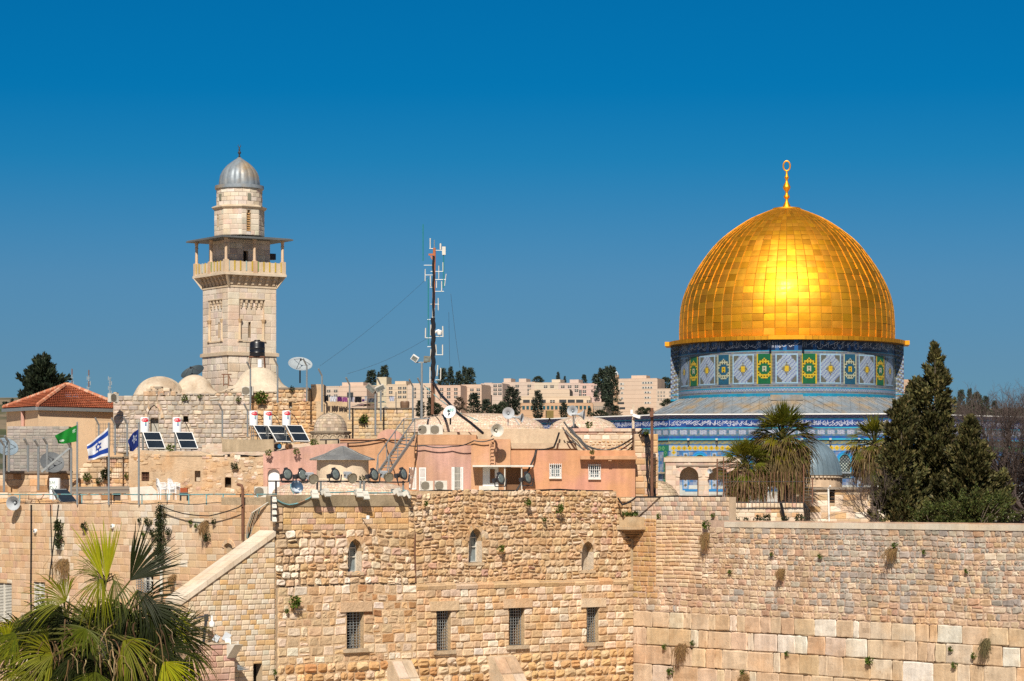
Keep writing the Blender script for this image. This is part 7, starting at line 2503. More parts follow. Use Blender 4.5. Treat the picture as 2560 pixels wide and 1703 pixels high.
def conifer(name, label, u, Y, vt, vb, prof, ncl, cols, rng, lsize=.32, cat="tree", nl=70, tw=.2, loc_z=None, lean=0.0):
 """prof: list of (v, half width in px)"""
 k = Y / F
 base = P(u, vb, Y)
 root = thing(name, label, cat, tuple(base))
 tb = MB()
 H = (vb - vt) * k
 tb.tube([base - V((0, 0, .5)), base + V((0, 0, H * .5)), base + V((lean * k, 0, H * .93))], [tw, tw * .6, .03], 8)
 for _ in range(26):
  z = H * rng.uniform(.1, .85); a = rng.uniform(0, 2 * math.pi)
  r = .5 * k * max(8, [hw for v, hw in prof if v <= vb - z / k + 1][-1] if [1 for v, hw in prof if v <= vb - z / k + 1] else 8)
  tb.tube([base + V((0, 0, z)), base + V((r * math.cos(a), r * math.sin(a), z + r * .45))], [.05, .015], 4)
 tb.build("trunk", M['bark'], root)
 cb = MB()
 def hw(v):
  for (v0, h0), (v1, h1) in zip(prof, prof[1:]):
   if v0 <= v <= v1: return h0 + (h1 - h0) * (v - v0) / (v1 - v0)
  return prof[-1][1]
 vs = []
 tot = 0
 # more clumps where the crown is wider
 samples = [vt + (vb - vt) * (i + .5) / 200 for i in range(200)]
 wts = [max(14, hw(v)) for v in samples]
 for ci in range(ncl + 46):
  v = rng.choices(samples, wts)[0] + rng.uniform(-2, 2) if ci < ncl else vt + 4 + (ci - ncl) * 2.4
  a = rng.uniform(0, 2 * math.pi)
  rr = hw(v) * k
  lump = 1 + .55 * noise.noise(V((math.cos(a) * 2.2 + u, math.sin(a) * 2.2, v * .05)))
  hgt = (vb - v) * k
  ca, sa = math.cos(a), math.sin(a)
  r1 = rr * lump * rng.uniform(.6, 1.1)
  r0 = r1 * rng.uniform(.1, .45)
  o = base + V((lean * k * hgt / H, 0, 0))
  c0, c1 = o + V((r0 * ca, r0 * sa, hgt - .15 * rr)), o + V((r1 * ca, r1 * sa, hgt + rr * rng.uniform(.1, .5) + .15))
  ax = c1 - c0
  L = ax.length
  ax.normalize()
  f_ = rng.uniform(.55, 1.35)  # clump colour scaled at random to suggest lit and shaded clumps
  for _ in range(int(nl * (.45 + L * .8))):
   t = rng.random() ** .8
   wd = (.07 + .20 * math.sin(math.pi * min(1, t * .75 + .2))) * min(1.5, L + .25)
   p = c0 + ax * (L * t) + rdir(rng) * wd * rng.random() ** .5
   d = (ax + rdir(rng) * .7 + V((0, 0, .25))).normalized()
   cb.leaf(p, d, lsize * rng.uniform(.6, 1.2), lsize * .2, rdir(rng), jc(tuple(q * f_ for q in rng.choice(cols)), .25, rng))
 cb.build("crown", M['leaf'], root)
 return root
DK = [(.074, .072, .023), (.048, .052, .018), (.105, .092, .032), (.14, .118, .044)]  # tones spread wide to suggest lit tips and a dark interior
conifer("conifer_tree", "tall dark cypress like conifer, highest of the trees at the right", 2338, 163, 868, 1312,
  [(868, 3), (885, 8), (915, 15), (945, 28), (975, 36), (1000, 44), (1040, 54), (1100, 68), (1160, 88), (1230, 112), (1312, 128)], 230, DK, rv, nl=100, lean=0)
conifer("conifer_tree", "dark conifer with twin tips hugging the left side of the tallest tree", 2252, 161, 1003, 1312,
  [(1003, 10), (1030, 22), (1060, 34), (1100, 40), (1150, 55), (1230, 62), (1312, 72)], 110, DK, rv, nl=85)
conifer("conifer_tree", "narrow dark conifer leader standing just left of the tallest tip", 2290, 164, 952, 1312,
  [(952, 5), (965, 13), (1000, 17), (1040, 26), (1100, 36), (1200, 45), (1312, 50)], 70, DK, rv, nl=75)
conifer("conifer_tree", "bushy dark conifer with a pointed top at the right side of the tallest tree", 2425, 160, 1050, 1312,
  [(1050, 5), (1075, 16), (1110, 34), (1160, 52), (1210, 70), (1260, 92), (1312, 100)], 120, DK, rv, nl=85)

def bushy(name, label, c, rx, ry, rz, n, cols, rng, size=.16, cat="shrub", parts=True, m_='leaf', nl=40):
 root = thing(name, label, cat, (c.x, c.y, c.z - rz))
 if parts:
  tb = MB()
  for _ in range(5):
   e = V((rng.uniform(-.6, .6) * rx, rng.uniform(-.6, .6) * ry, rng.uniform(-.2, .6) * rz))
   tb.tube([c - V((0, 0, rz)), c - V((0, 0, rz * .4)) + e * .4, c + e], [.05, .035, .015], 5)
  tb.build("stem", M['bark'], root)
 mb = MB()
 for _ in range(n):
  d = rdir(rng)
  q = c + V((d.x * rx, d.y * ry, d.z * rz)) * rng.uniform(.3, 1) ** .5 * (1 + .25 * noise.noise(d * 2 + c))
  spray(mb, q, (d + V((0, 0, .4))).normalized(), .35 * min(rx, rz) + .1, .2 * min(rx, rz) + .06, nl, size, cols, rng)
 mb.build("foliage", M[m_], root)
 return root
GR = [(.055, .075, .016), (.075, .090, .020), (.040, .055, .014), (.10, .10, .03)]
bushy("laurel_bush", "bright green leafy bush growing just behind the white coping at right", P(2440, 1290, 157), 2.6, 1.2, 1.5, 130, GR, rv, .17)
bushy("laurel_bush", "lower green leafy bush behind the white coping at the foot of the conifers", P(2330, 1300, 157.5), 1.8, 1.0, 1.0, 70, GR, rv, .16)
# the dark tree behind the red roofed house
conifer("conifer_tree", "broad dark conifer behind the red tiled roof at far left", 107, 225, 895, 1030,
  [(895, 6), (905, 16), (925, 19), (935, 28), (950, 37), (965, 48), (985, 54), (1030, 50)], 110, [(.022, .033, .018), (.035, .045, .022), (.016, .026, .014)], rv, lsize=.4, nl=80)
bushy("small_tree", "tiny dark tree on the skyline left of the red roof", P(22, 1010, 300), .55, .5, .6, 14, [(.03, .045, .03)], rv, .25, "tree")

# ---- fan palms
def fan(mb, H, d, s, r, spread, rng, nb=34, col=(.10, .13, .02), droop=.25, curl=.0, wk=1.0, tip=None, segs=6, miss=.0):
 n = d.cross(s).normalized()
 dth = 2 * spread / nb
 for i in range(nb):
  if rng.random() < miss: continue
  th = -spread + dth * (i + .5 + rng.gauss(0, .35))
  bd = (d * math.cos(th) + s * math.sin(th)).normalized()
  sd = (s * math.cos(th) - d * math.sin(th)).normalized()
  L = r * (.80 + .20 * math.cos(th * .8)) * rng.uniform(.74, 1.08)
  dr = droop * rng.uniform(.4, 1.7) + max(0, rng.gauss(-.05, .12))
  c = jc(col, .22, rng)
  prev = None
  tw = rng.uniform(-.15, .15)
  for k in range(segs + 1):
   t = k / segs
   p = H + bd * L * t + n * (curl * L * t * t) + V((0, 0, -dr * L * t ** 2.6)) + sd * tw * L * max(0, t - .5) ** 2
   wmax = L * .55 * dth * .5 * wk
   w = L * t * dth * .5 * wk if t < .55 else wmax * max(.02, (1 - t) / .45) ** .85
   w = max(w, .004)
   ridge = n * (w * .55)
   cur = (p - sd * w, p + ridge, p + sd * w)
   if prev:
    cc = c if not tip or t < .75 else tip
    mb.add([prev[0], prev[1], prev[2], cur[2], cur[1], cur[0]], [(0, 1, 4, 5), (1, 2, 3, 4)], cc)
   prev = cur

def dead_strip(mb, p, L, rng, w=.05, out=None):
 c = jc(rng.choice([(.24, .15, .075), (.14, .085, .04), (.40, .29, .16), (.085, .05, .028)]), .25, rng)
 pts = []
 o = out or V((rng.uniform(-1, 1), rng.uniform(-1, .2), 0)) * .3
 for k in range(6):
  t = k / 5
  pts.append(p + o * math.sin(t * 1.6) + V((rng.uniform(-.04, .04), rng.uniform(-.04, .04), (.12 * math.sin(t * 3.1) if t < .4 else .1) - L * t ** 1.4)))
 for a, b, k in zip(pts, pts[1:], range(5)):
  ww = w * (1 - .12 * k)
  x = V((ww * .5, ww * .2, 0))
  mb.add([a - x, a + V((0, -ww * .3, 0)), a + x, b + x * .9, b + V((0, -ww * .3, 0)), b - x * .9], [(0, 1, 4, 5), (1, 2, 3, 4)], c)

def fan_palm(name, label, c, R_, base_z, nleaf, rng, skirt=0, tr=.24, up=.0, green=(.090, .098, .010)):
 root = thing(name, label, "palm tree", (c.x, c.y, base_z))
 tb = MB()
 tb.tube([V((c.x, c.y, base_z - .3)), V((c.x, c.y, (base_z + c.z) / 2)), c], [tr * 1.2, tr, tr * .9], 10)
 z = base_z
 while z < c.z:
  tb.lathe([(tr * 1.18, 0), (tr * 1.02, .12)], 10, (c.x, c.y, z), cap=False); z += .16
 tb.build("trunk", M['bark'], root)
 cb, db = MB(), MB()
 for i in range(nleaf):
  f = (i + .5) / nleaf
  el = math.radians(90 - 135 * f) + rng.uniform(-.12, .12) + up
  az = i * 2.39996 + rng.uniform(-.25, .25)
  d = V((math.cos(az) * math.cos(el), math.sin(az) * math.cos(el), math.sin(el)))
  Lp = R_ * rng.uniform(.40, .55)
  H = c + d * Lp + V((0, 0, -.1 * Lp * math.cos(el)))
  cb.tube([c, c + d * Lp * .5, H], [.035, .03, .02], 4, jc((.07, .07, .018), .2, rng))
  d2 = (d + V((0, 0, -.35 * math.cos(el)))).normalized()
  s = d2.cross(V((0, 0, 1)) if abs(d2.z) < .95 else V((1, 0, 0))).normalized()
  s = (Matrix.Rotation(rng.uniform(-.5, .5), 3, d2) @ s)
  fan(cb, H, d2, s, R_ * rng.uniform(.5, .62), math.radians(rng.uniform(62, 85)), rng, 26, rng.choice([green, tuple(q * 1.25 for q in green), (green[0] * 1.5, green[1] * 1.2, green[2])]), rng.uniform(.02, .15) + .75 * f * f, segs=5, tip=(.13, .09, .035) if f > .4 else None)
 cr = cb.build("crown", M['palm'], root)
 if skirt:
  for _ in range(int(skirt * 150)):
   a = rng.uniform(0, 2 * math.pi)
   q = R_ * rng.uniform(.12, .62)
   z = c.z - rng.uniform(.0, .25) - q * .25
   dead_strip(db, V((c.x + q * math.cos(a), c.y + q * math.sin(a), z)), skirt * rng.uniform(.35, 1.0), rng, .07, V((math.cos(a), math.sin(a), 0)) * .15)
  for _ in range(int(skirt * 13)):
   a = rng.uniform(0, 2 * math.pi)
   q = R_ * rng.uniform(.25, .5)
   H = V((c.x + q * math.cos(a), c.y + q * math.sin(a), c.z - rng.uniform(.2, skirt * .7)))
   s = V((-math.sin(a), math.cos(a), 0))
   fan(db, H, V((math.cos(a) * .25, math.sin(a) * .25, -1)).normalized(), s, R_ * .55, .6, rng, 16, rng.choice([(.13, .085, .035), (.10, .09, .018), (.075, .075, .012), (.055, .062, .010)]), .1, segs=4)
  db.build("dead_skirt", M['palm'], root)
 return root
fan_palm("fan_palm", "tallest fan palm with a skirt of dead fronds behind the iron fence", P(1957, 1100, 168), 2.55, CZ - 2.2, 64, rv, 3.4, .3)
fan_palm("fan_palm", "shorter fan palm at the left end of the iron fence", P(1862, 1168, 166), 2.0, CZ - 2.2, 48, rv, 2.1, .26)
fan_palm("fan_palm", "fan palm half hidden by the dark conifers, right of the grey dome", P(2185, 1112, 172), 2.1, CZ - 2.2, 44, rv, 2.5, .22)

# ---- the near palm
PY = 70.0
NPc = P(255, 1585, PY)
NP = thing("fan_palm", "large near fan palm filling the lower left corner, with hanging dead fronds", "palm tree", (NPc.x, NPc.y, 0))
tb = MB()
tb.tube([V((NPc.x, NPc.y, -.3)), V((NPc.x, NPc.y, 9)), NPc], [.42, .32, .28], 12)
tb.build("trunk", M['bark'], NP)
cb = MB()
kp = PY / F
def nleaf(hu, hv, ang, rpx, spread, tilt, col, droop, from_=None, depth=0.0, nb=40, tip=None, wk=.9):
 """ang: direction on screen in degrees from right, counter clockwise; tilt turns the leaf away from the viewer"""
 H = P(hu, hv, PY + depth)
 a = math.radians(ang)
 d = V((math.cos(a) * math.cos(tilt), math.sin(tilt), math.sin(a) * math.cos(tilt))).normalized()
 s = V((-math.sin(a), rv.uniform(-.5, .5), math.cos(a))).normalized()
 s = (s - d * s.dot(d)).normalized()
 o = from_ or (NPc + V((rv.uniform(-.1, .1), 0, rv.uniform(-.3, .2))))
 mid = o.lerp(H, .55) + V((0, -.05, .10))
 cb.tube([o, mid, H], [.04, .03, .022], 5, jc((.085, .085, .02), .2, rv))
 fan(cb, H, d, s, rpx * kp, math.radians(spread), rv, nb, col, droop, .06, wk, tip)
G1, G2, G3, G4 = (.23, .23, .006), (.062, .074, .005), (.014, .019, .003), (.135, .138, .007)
# back layer, darker
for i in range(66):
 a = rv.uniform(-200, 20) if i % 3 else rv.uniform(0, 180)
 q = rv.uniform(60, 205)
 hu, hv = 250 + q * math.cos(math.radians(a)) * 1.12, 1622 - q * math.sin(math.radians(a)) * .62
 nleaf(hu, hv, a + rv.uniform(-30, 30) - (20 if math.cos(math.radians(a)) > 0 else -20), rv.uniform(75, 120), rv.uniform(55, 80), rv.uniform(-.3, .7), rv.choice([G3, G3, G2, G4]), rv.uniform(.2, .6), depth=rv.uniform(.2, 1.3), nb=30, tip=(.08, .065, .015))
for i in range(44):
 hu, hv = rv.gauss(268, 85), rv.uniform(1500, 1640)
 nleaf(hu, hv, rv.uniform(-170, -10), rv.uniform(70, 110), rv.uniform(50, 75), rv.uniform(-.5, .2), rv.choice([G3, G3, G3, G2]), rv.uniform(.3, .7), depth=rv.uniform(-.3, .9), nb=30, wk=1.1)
# the leaves that make the outline
nleaf(255, 1446, 248, 92, 46, -.3, G4, .45, depth=-.25, nb=26)
nleaf(285, 1450, -72, 95, 46, -.3, G2, .45, depth=-.2, nb=26)
nleaf(345, 1475, -80, 105, 60, -.2, G3, .5, depth=-.1, nb=30)
nleaf(266, 1452, 90, 152, 19, .1, G1, .02, depth=-.1, nb=26, wk=1.7)
nleaf(258, 1448, 112, 150, 13, .1, G1, .05, depth=-.2, nb=16, wk=1.7)
nleaf(245, 1440, 135, 105, 26, .15, G4, .55, depth=-.3, nb=20)
nleaf(262, 1460, 96, 90, 60, .3, G2, .7, depth=.1, nb=30)
nleaf(325, 1452, 52, 158, 40, .2, G3, .05, depth=.1, nb=34, wk=1.5)
nleaf(165, 1503, 140, 118, 72, -.15, G4, .30, depth=-.8, nb=44)
nleaf(345, 1512, 8, 165, 48, .0, G3, .30, depth=-.2, nb=36)
nleaf(132, 1638, 185, 125, 80, -.35, G4, .35, depth=-1.0, nb=44)
nleaf(215, 1572, 250, 78, 100, -.9, G2, .25, depth=-1.3, nb=40)
nleaf(308, 1602, -52, 115, 60, -.4, G4, .35, depth=-1.2, nb=38)
nleaf(398, 1625, -28, 140, 72, -.2, G3, .35, depth=-.7, nb=40)
nleaf(408, 1655, -48, 105, 50, -.5, G1, .25, depth=-1.1, nb=34)
nleaf(40, 1585, 215, 95, 70, -.3, G2, .4, depth=-.6, nb=36)
nleaf(120, 1600, 150, 72, 60, -.3, G2, .35, depth=-.9, nb=32)
nleaf(18, 1600, 95, 60, 30, -.1, G1, .1, depth=-.6, nb=18)
nleaf(430, 1590, 15, 105, 60, .0, G3, .45, depth=.2, nb=34)
nleaf(70, 1680, 240, 90, 70, -.5, G4, .3, depth=-1.0, nb=36)
nleaf(240, 1680, 265, 80, 70, -.5, G2, .3, depth=-1.2, nb=36)
nleaf(340, 1700, -70, 95, 70, -.5, G3, .3, depth=-1.0, nb=36)
nleaf(190, 1640, 255, 100, 60, -.3, G3, .5, depth=-.9, nb=36)
cb.build("crown", M['palm'], NP)
db = MB()
for _ in range(60):
 u, v = rv.uniform(100, 420), rv.uniform(1545, 1660)
 dead_strip(db, P(u, v, PY - rv.uniform(.4, 1.5)), rv.uniform(.4, 1.1), rv, rv.uniform(.018, .05), V((rv.uniform(-.45, .45), 0, 0)))
db.build("dead_fronds", M['palm'], NP)

# ---- bare trees
def bare(name, label, base, H, spread, rng, gens=6, lean=V((0, 0, 0)), start=4, thick=.16):
 root = thing(name, label, "tree", tuple(base))
 tb, cb2 = MB(), MB()
 def grow(p, d, L, r, g):
  q = p + d * L
  m2 = p.lerp(q, .5) + rdir(rng) * L * .08
  (tb if g > gens - 2 else cb2).tube([p, m2, q], [r, r * .8, r * .62], 5 if r > .03 else 3, cap=False)
  if g <= 0 or r < .004: return
  for _ in range(rng.choice((2, 3, 3))):
   nd = (d + rdir(rng) * spread + V((0, 0, .06))).normalized()
   grow(q if rng.random() < .7 else m2, nd, L * rng.uniform(.62, .88), r * .62, g - 1)
 for _ in range(start):
  grow(base, (V((rng.uniform(-1, 1) * .6, rng.uniform(-.6, .6), 1)) + lean).normalized(), H * rng.uniform(.22, .3), thick * rng.uniform(.6, 1), gens)
 tb.build("trunk", M['twig'], root)
 cb2.build("crown", M['twig'], root)
 return root
bare("bare_tree", "leafless grey brown tree at the right edge beyond the conifers", P(2535, 1325, 168), 7.0, .68, rv, 8, V((0, 0, 0)), 9, .13)
bare("bare_tree", "dark leafless tree just right of the bushy pointed conifer", P(2490, 1325, 170), 6.0, .7, rv, 8, V((.1, 0, 0)), 9, .11)
bare("bare_tree", "taller leafless tree cut by the right edge of the photo", P(2585, 1325, 164), 9.5, .55, rv, 8, V((-.25, 0, -.1)), 6, .2)
bare("bare_shrub", "leafless spreading shrub in front of the chapel wall, left of the conifers", P(2200, 1318, 160), 4.6, .6, rv, 6, V((-.7, 0, -.2)), 7, .05)

# ---- plants on the walls
def tuft(mb, c, n_, r, cols, rng, droop=.0, size=.12, dens=1.0):
 for _ in range(int(60 * dens)):
  d = rdir(rng); d = (d + n_ * .7).normalized()
  q = c + n_ * r * .35 + V((d.x, d.y, d.z * 1.0)) * r * rng.random() ** .5
  q.z -= droop * r * rng.random()
  mb.leaf(q, (d + V((0, 0, .2 - droop))).normalized(), size * rng.uniform(.6, 1.3), size * .3, rdir(rng), jc(rng.choice(cols), .3, rng))
def hay(mb, c, n_, r, L, rng, col=(.22, .135, .06)):
 for _ in range(130):
  a = c + V((rng.gauss(0, r * .5), 0, rng.uniform(-.1, .1))) + n_ * rng.uniform(0, .15)
  b = a + V((rng.gauss(0, r * .5), 0, -L * rng.uniform(.3, 1))) + n_ * rng.uniform(.05, .35)
  mid = a.lerp(b, .5) + n_ * .15
  x = V((.012, .006, 0)); cc = jc(col, .3, rng)
  mb.add([a - x, a + x, mid + x, mid - x], [(0, 1, 2, 3)], cc); mb.add([mid - x, mid + x, b + x * .3, b - x * .3], [(0, 1, 2, 3)], cc)
TG = [(.085, .13, .016), (.06, .095, .014), (.11, .15, .025)]
TD = [(.035, .048, .018), (.05, .06, .02), (.028, .038, .015)]
def wplant(pl, u, v, rpx, label, kind='tuft', name="wall_plant", dep=.05, L=1.0, cols=None, size=None, droop=.3, group="plants growing on the walls"):
 a, z = pl.sz(u, v)
 c = pl.pt(a, z, dep)
 r = rpx / F * c.y
 mb = MB()
 if kind == 'tuft': tuft(mb, c, pl.n, r, cols or TG, rv, droop, size or max(.08, min(.2, r * .6)), min(4, 1.3 + r * 5))
 else: hay(mb, c, pl.n, r, L, rv)
 return one(name, label, "wall plant", mb, M['leaf'], c, group)
for u, v, r, lab in ((1770, 1310, 9, "green caper tuft at the left start of the white coping"), (2054, 1390 - 1, 5, "small green tuft on the great wall, middle height right of the dry brush"), (2240, 1362, 6, "green tuft on top of the hanging dry brush high on the great wall"),
      (2313, 1380, 4, "tiny green tuft on the grey stones right of the high dry brush"), (2419, 1427, 4, "tiny green tuft at the far right among grey stones"), (1932, 1385, 4, "little green plant on the pale stones near the stairlike patch"),
      (1828, 1429, 4, "little green tuft beside the rough patch on the great wall"), (2178, 1650, 9, "green tuft in the joint of the lower huge ashlars, middle"), (2390, 1662, 7, "green tuft in the lower joint at right, under the dark brush"),
      (2437, 1638, 6, "small green tuft between ashlars right of the dark brush"), (1971, 1634, 5, "small green tuft in the second joint of huge ashlars"), (1735, 1606, 6, "green plant in the upper joint near the corner, right of the dry bush"),
      (1665, 1616, 6, "small green plant in the upper joint near the building corner"), (1680, 1678, 8, "green plant in the lowest joint near the building corner"), (1862, 1681, 7, "light green plant low on the great wall"), (2380, 1622, 5, "tiny tuft high among the huge ashlars at right")):
 wplant(WW, u, v, r, lab)
for u, v, r, L, lab in ((1772, 1335, 9, 1.0, "dry brown hanging grass below the caper tuft by the coping"), (2238, 1372, 13, .8, "dry brown brush hanging high on the great wall"), (1960, 1425, 8, .6, "dry grass clump in the middle of the small stones"),
      (1712, 1612, 16, 1.1, "large dry brown bush on the huge ashlars near the corner"), (1868, 1688, 10, .6, "dry brown grass low on the great wall")):
 wplant(WW, u, v, r, lab, 'hay', "dry_bush", L=L)
wplant(WW, 2472, 1600, 13, "dark shaggy brush on the huge ashlars at right", 'hay', "dry_bush", L=1.0)
COL.objects[-1].data.materials[0] = mat("dark brush", attr=True, var=.2)
for a_ in COL.objects[-1].data.attributes["Col"].data: a_.color = (a_.color[0] * .45, a_.color[1] * .6, a_.color[2] * .6, 1)
for u, v, r, lab in ((727, 1503, 13, "bright green fern on the rubble building left of the barred windows"), (1244, 1369, 8, "green tuft beside the middle arched window"), (1310, 1254, 8, "green tuft near the top of the rubble facade, left of two"),
      (1388, 1270, 10, "leafy green tuft near the top of the rubble facade, right of two"), (1056, 1257, 6, "small green tuft near the top left of the rubble facade"), (710, 1527, 4, "tiny green sprout beneath the bright fern"),
      (1354, 1299, 4, "tiny tuft below the rubble facade top"), (679, 1680, 5, "small dark tuft at the foot of the stair wall")):
 wplant(FA, u, v, r, lab, dep=.2)
m2 = MB()
for _ in range(90):
 c = V((FA.o.x, FA.o.y, CZ + (HV - 1292) / F * 149)) - FA.d * rv.uniform(-.2, .95) + WW.d * rv.uniform(0, .6)
 m2.leaf(c, (V((0, 0, 1)) + rdir(rv) * .5).normalized(), rv.uniform(.2, .45), .03, rdir(rv), jc((.07, .10, .02), .3, rv))
one("grass_tuft", "bright green grass growing on top of the corner turret", "grass tuft", m2, M['leaf'], P(1560, 1292, 149))
for i, (u, v, r, lab) in enumerate(((155, 1312, 12, "topmost dark round shrub of the hanging column on the courtyard wall"), (156, 1336, 10, "middle dark shrub of the hanging column on the courtyard wall"), (155, 1354, 11, "lowest dark shrub of the hanging column on the courtyard wall"),
      (218, 1313, 9, "dark shrub just above the near palm's tips"), (376, 1302, 9, "round shrub left of the ivy pipe"), (389, 1328, 9, "shrub below the round one left of the ivy pipe"), (428, 1328, 8, "narrow dark shrub right of the ivy pipe"),
      (524, 1340, 9, "dark hanging shrub above the stair coping"), (539, 1303, 6, "small tuft above the dark hanging shrub"), (495, 1313, 5, "small green tuft on the courtyard wall between pipe and stair"), (480, 1304, 4, "pale green tuft right of the ivy pipe"),
      (363, 1331, 6, "pale green tuft left of the ivy pipe"), (353, 1299, 5, "small dark tuft near the top of the courtyard wall"))):
 wplant(LW, u, v, r, lab, cols=TD if 'dark' in lab or 'shrub' in lab else TG, droop=.6)
for u, v, r, L, lab in ((168, 1400, 20, 1.3, "large dry brown bush on the courtyard wall behind the palm"), (520, 1305, 7, .9, "faint dry twigs beside the dark hanging shrub"), (440, 1440, 6, .7, "dry hanging twigs right of the ivy pipe foot")):
 wplant(LW, u, v, r, lab, 'hay', "dry_bush", L=L)
m2 = MB()
for i in range(46):
 v = 1266 + i * 3.1
 a, z = LW.sz(411 + 4 * math.sin(i * .9), v)
 tuft(m2, LW.pt(a, z, .12), LW.n, .24 if v < 1400 else .1, TD, rv, .3, .11, .7)
one("ivy", "column of dark ivy climbing the pale drainpipe", "ivy", m2, M['leaf'], lwp(411, 1400))
pC = front(160)
for u, v, r, lab, pl_ in ((587, 1163, 8, "bushy dark plant high on the crumbling plaster house", pC), (265, 1184, 11, "dark green shrub on the ruined wall behind the flagpole", pB), (219, 1191, 9, "green shrub on the ruined wall behind the green flag", pB), (248, 1201, 7, "dark hanging tuft low on the ruined wall", pB),
      (318, 1189, 6, "small tuft at the right end of the ruined wall", pB), (428, 1119, 9, "green weeds between the two solar panels", front(163)), (463, 993, 7, "weeds on top of the domed stone house, middle", pD), (500, 990, 5, "small weeds on top of the domed stone house, right", pD),
      (597, 997, 6, "weeds on the right shoulder of the domed stone house", pD), (655, 992, 14, "broad green weeds spilling over the rubble house top", pO), (730, 972, 6, "weeds on the dark coping of the rubble block", pO), (912, 1046, 9, "green plant sprouting from the garden wall", pW),
      (905, 1051, 7, "darker plant just below the garden wall sprout", pW), (786, 1105, 8, "yellow green weeds at the right foot of the solar trio", front(164)), (742, 1128, 7, "green weeds on the pink house roof edge, right of two", front(158.8)), (672, 1132, 7, "green weeds on the pink house roof edge, left of two", front(158.8)),
      (1472, 1060, 8, "yellow weeds on the small roof dome", front(162)), (905, 1195, 7, "dark green weeds at the foot of the cream cupola", front(149)), (1480, 1130, 5, "green weeds on the ochre ledge", front(155)), (1616, 1079, 6, "grass clump on top of the stone pier", front(155.5))):
 wplant(pl_, u, v, r, lab, cols=TD if 'dark' in lab else TG, droop=.3)
pFW = front(157.7)
for u, v, r, lab in ((1810, 1297, 8, "grey green cushion plant at the left foot of the fence wall"), (1842, 1302, 8, "low plant at the foot of the fence wall, second from left"), (1865, 1299, 6, "small round plant at the foot of the fence wall"), (1895, 1299, 10, "wide grey green shrub at the foot of the fence wall"),
      (1917, 1294, 9, "taller grey green shrub beside the wide one"), (1962, 1301, 9, "yellowish plant at the foot of the black hanging cable"), (1998, 1296, 10, "upright dark shrub at the right end of the fence wall"), (1834, 1289, 4, "tiny plant on the fence wall")):
 wplant(pFW, u, v, r, lab, cols=[(.06, .07, .035), (.045, .055, .03), (.08, .085, .04)], droop=.1)
for u, v, r, lab in ((1641, 1290, 6, "green tuft on the parapet wall right of the turret"), (1776, 1287, 5, "small green tuft at the right end of the parapet wall"), (1795, 1305, 5, "green tuft where the coping begins")):
 wplant(WW, u, v, r, lab, dep=-.25)
# ================================================================ ground, hill and the far city
rc_ = random.Random(31)
g = MB()
def quadgrid(mb, xs, ys, zf, col=(1, 1, 1)):
 vs = [V((x, y, zf(x, y))) for y in ys for x in xs]
 n = len(xs)
 mb.add(vs, [(j * n + i, j * n + i + 1, (j + 1) * n + i + 1, (j + 1) * n + i) for j in range(len(ys) - 1) for i in range(n - 1)], col)
quadgrid(g, [-6000 + i * 600 for i in range(21)], [-300, 0, 300, 900, 2000, 5000, 9000], lambda x, y: 0.0 if y < 950 else -10)
tag(g.build("ground", mat("plaza paving and far ground", (.42, .35, .27), var=.2, scale=.08, rough=.95)), kind='structure')
g = MB()
o = FA.o
ep = [V((FA.o.x - .6, FA.o.y + .9, CZ - 2.65)), WW.pt(WW.s(2900), CZ - 2.65, -1.3), V((120, 150, CZ - 2.65)), V((170, 430, CZ - 2.65)), V((-160, 430, CZ - 2.65)), V((-110, 175, CZ - 2.65)), V((-30, 172, CZ - 2.65)), V((5, 172, CZ - 2.65))]
g.prism(ep, V((0, 0, -17)))
tag(g.build("esplanade", mat("esplanade paving", (.48, .40, .31), var=.15, scale=.3, rough=.95)), kind='structure')
def hz(x, y):
 u = 1280 + x / y * F
 k = 1.0
 if u < 780: k = .93 - .00002 * (780 - u)
 if u > 1700: k = 1 - .16 * min(1, (u - 1700) / 500)
 pts = [(600, -12), (1100, 0), (1500, 26), (1850, 60), (2050, 84), (2350, 108), (2700, 112), (3400, 60)]
 for (a, b), (c, d) in zip(pts, pts[1:]):
  if a <= y <= c:
   z = b + (d - b) * (y - a) / (c - a)
   break
 else:
  z = pts[-1][1]
 return (z * k if z > 0 else z) + CZ * .4 + 3 * noise.noise(V((x * .006, y * .006, 2)))
g = MB()
quadgrid(g, [-1600 + i * 64 for i in range(51)], [600 + i * 56 for i in range(51)], hz)
tag(g.build("hill", mat("dry hillside", (.20, .155, .10), var=.3, scale=.02, rough=.95, col2=(.06, .07, .03), c2pos=(.48, .58))), kind='structure')

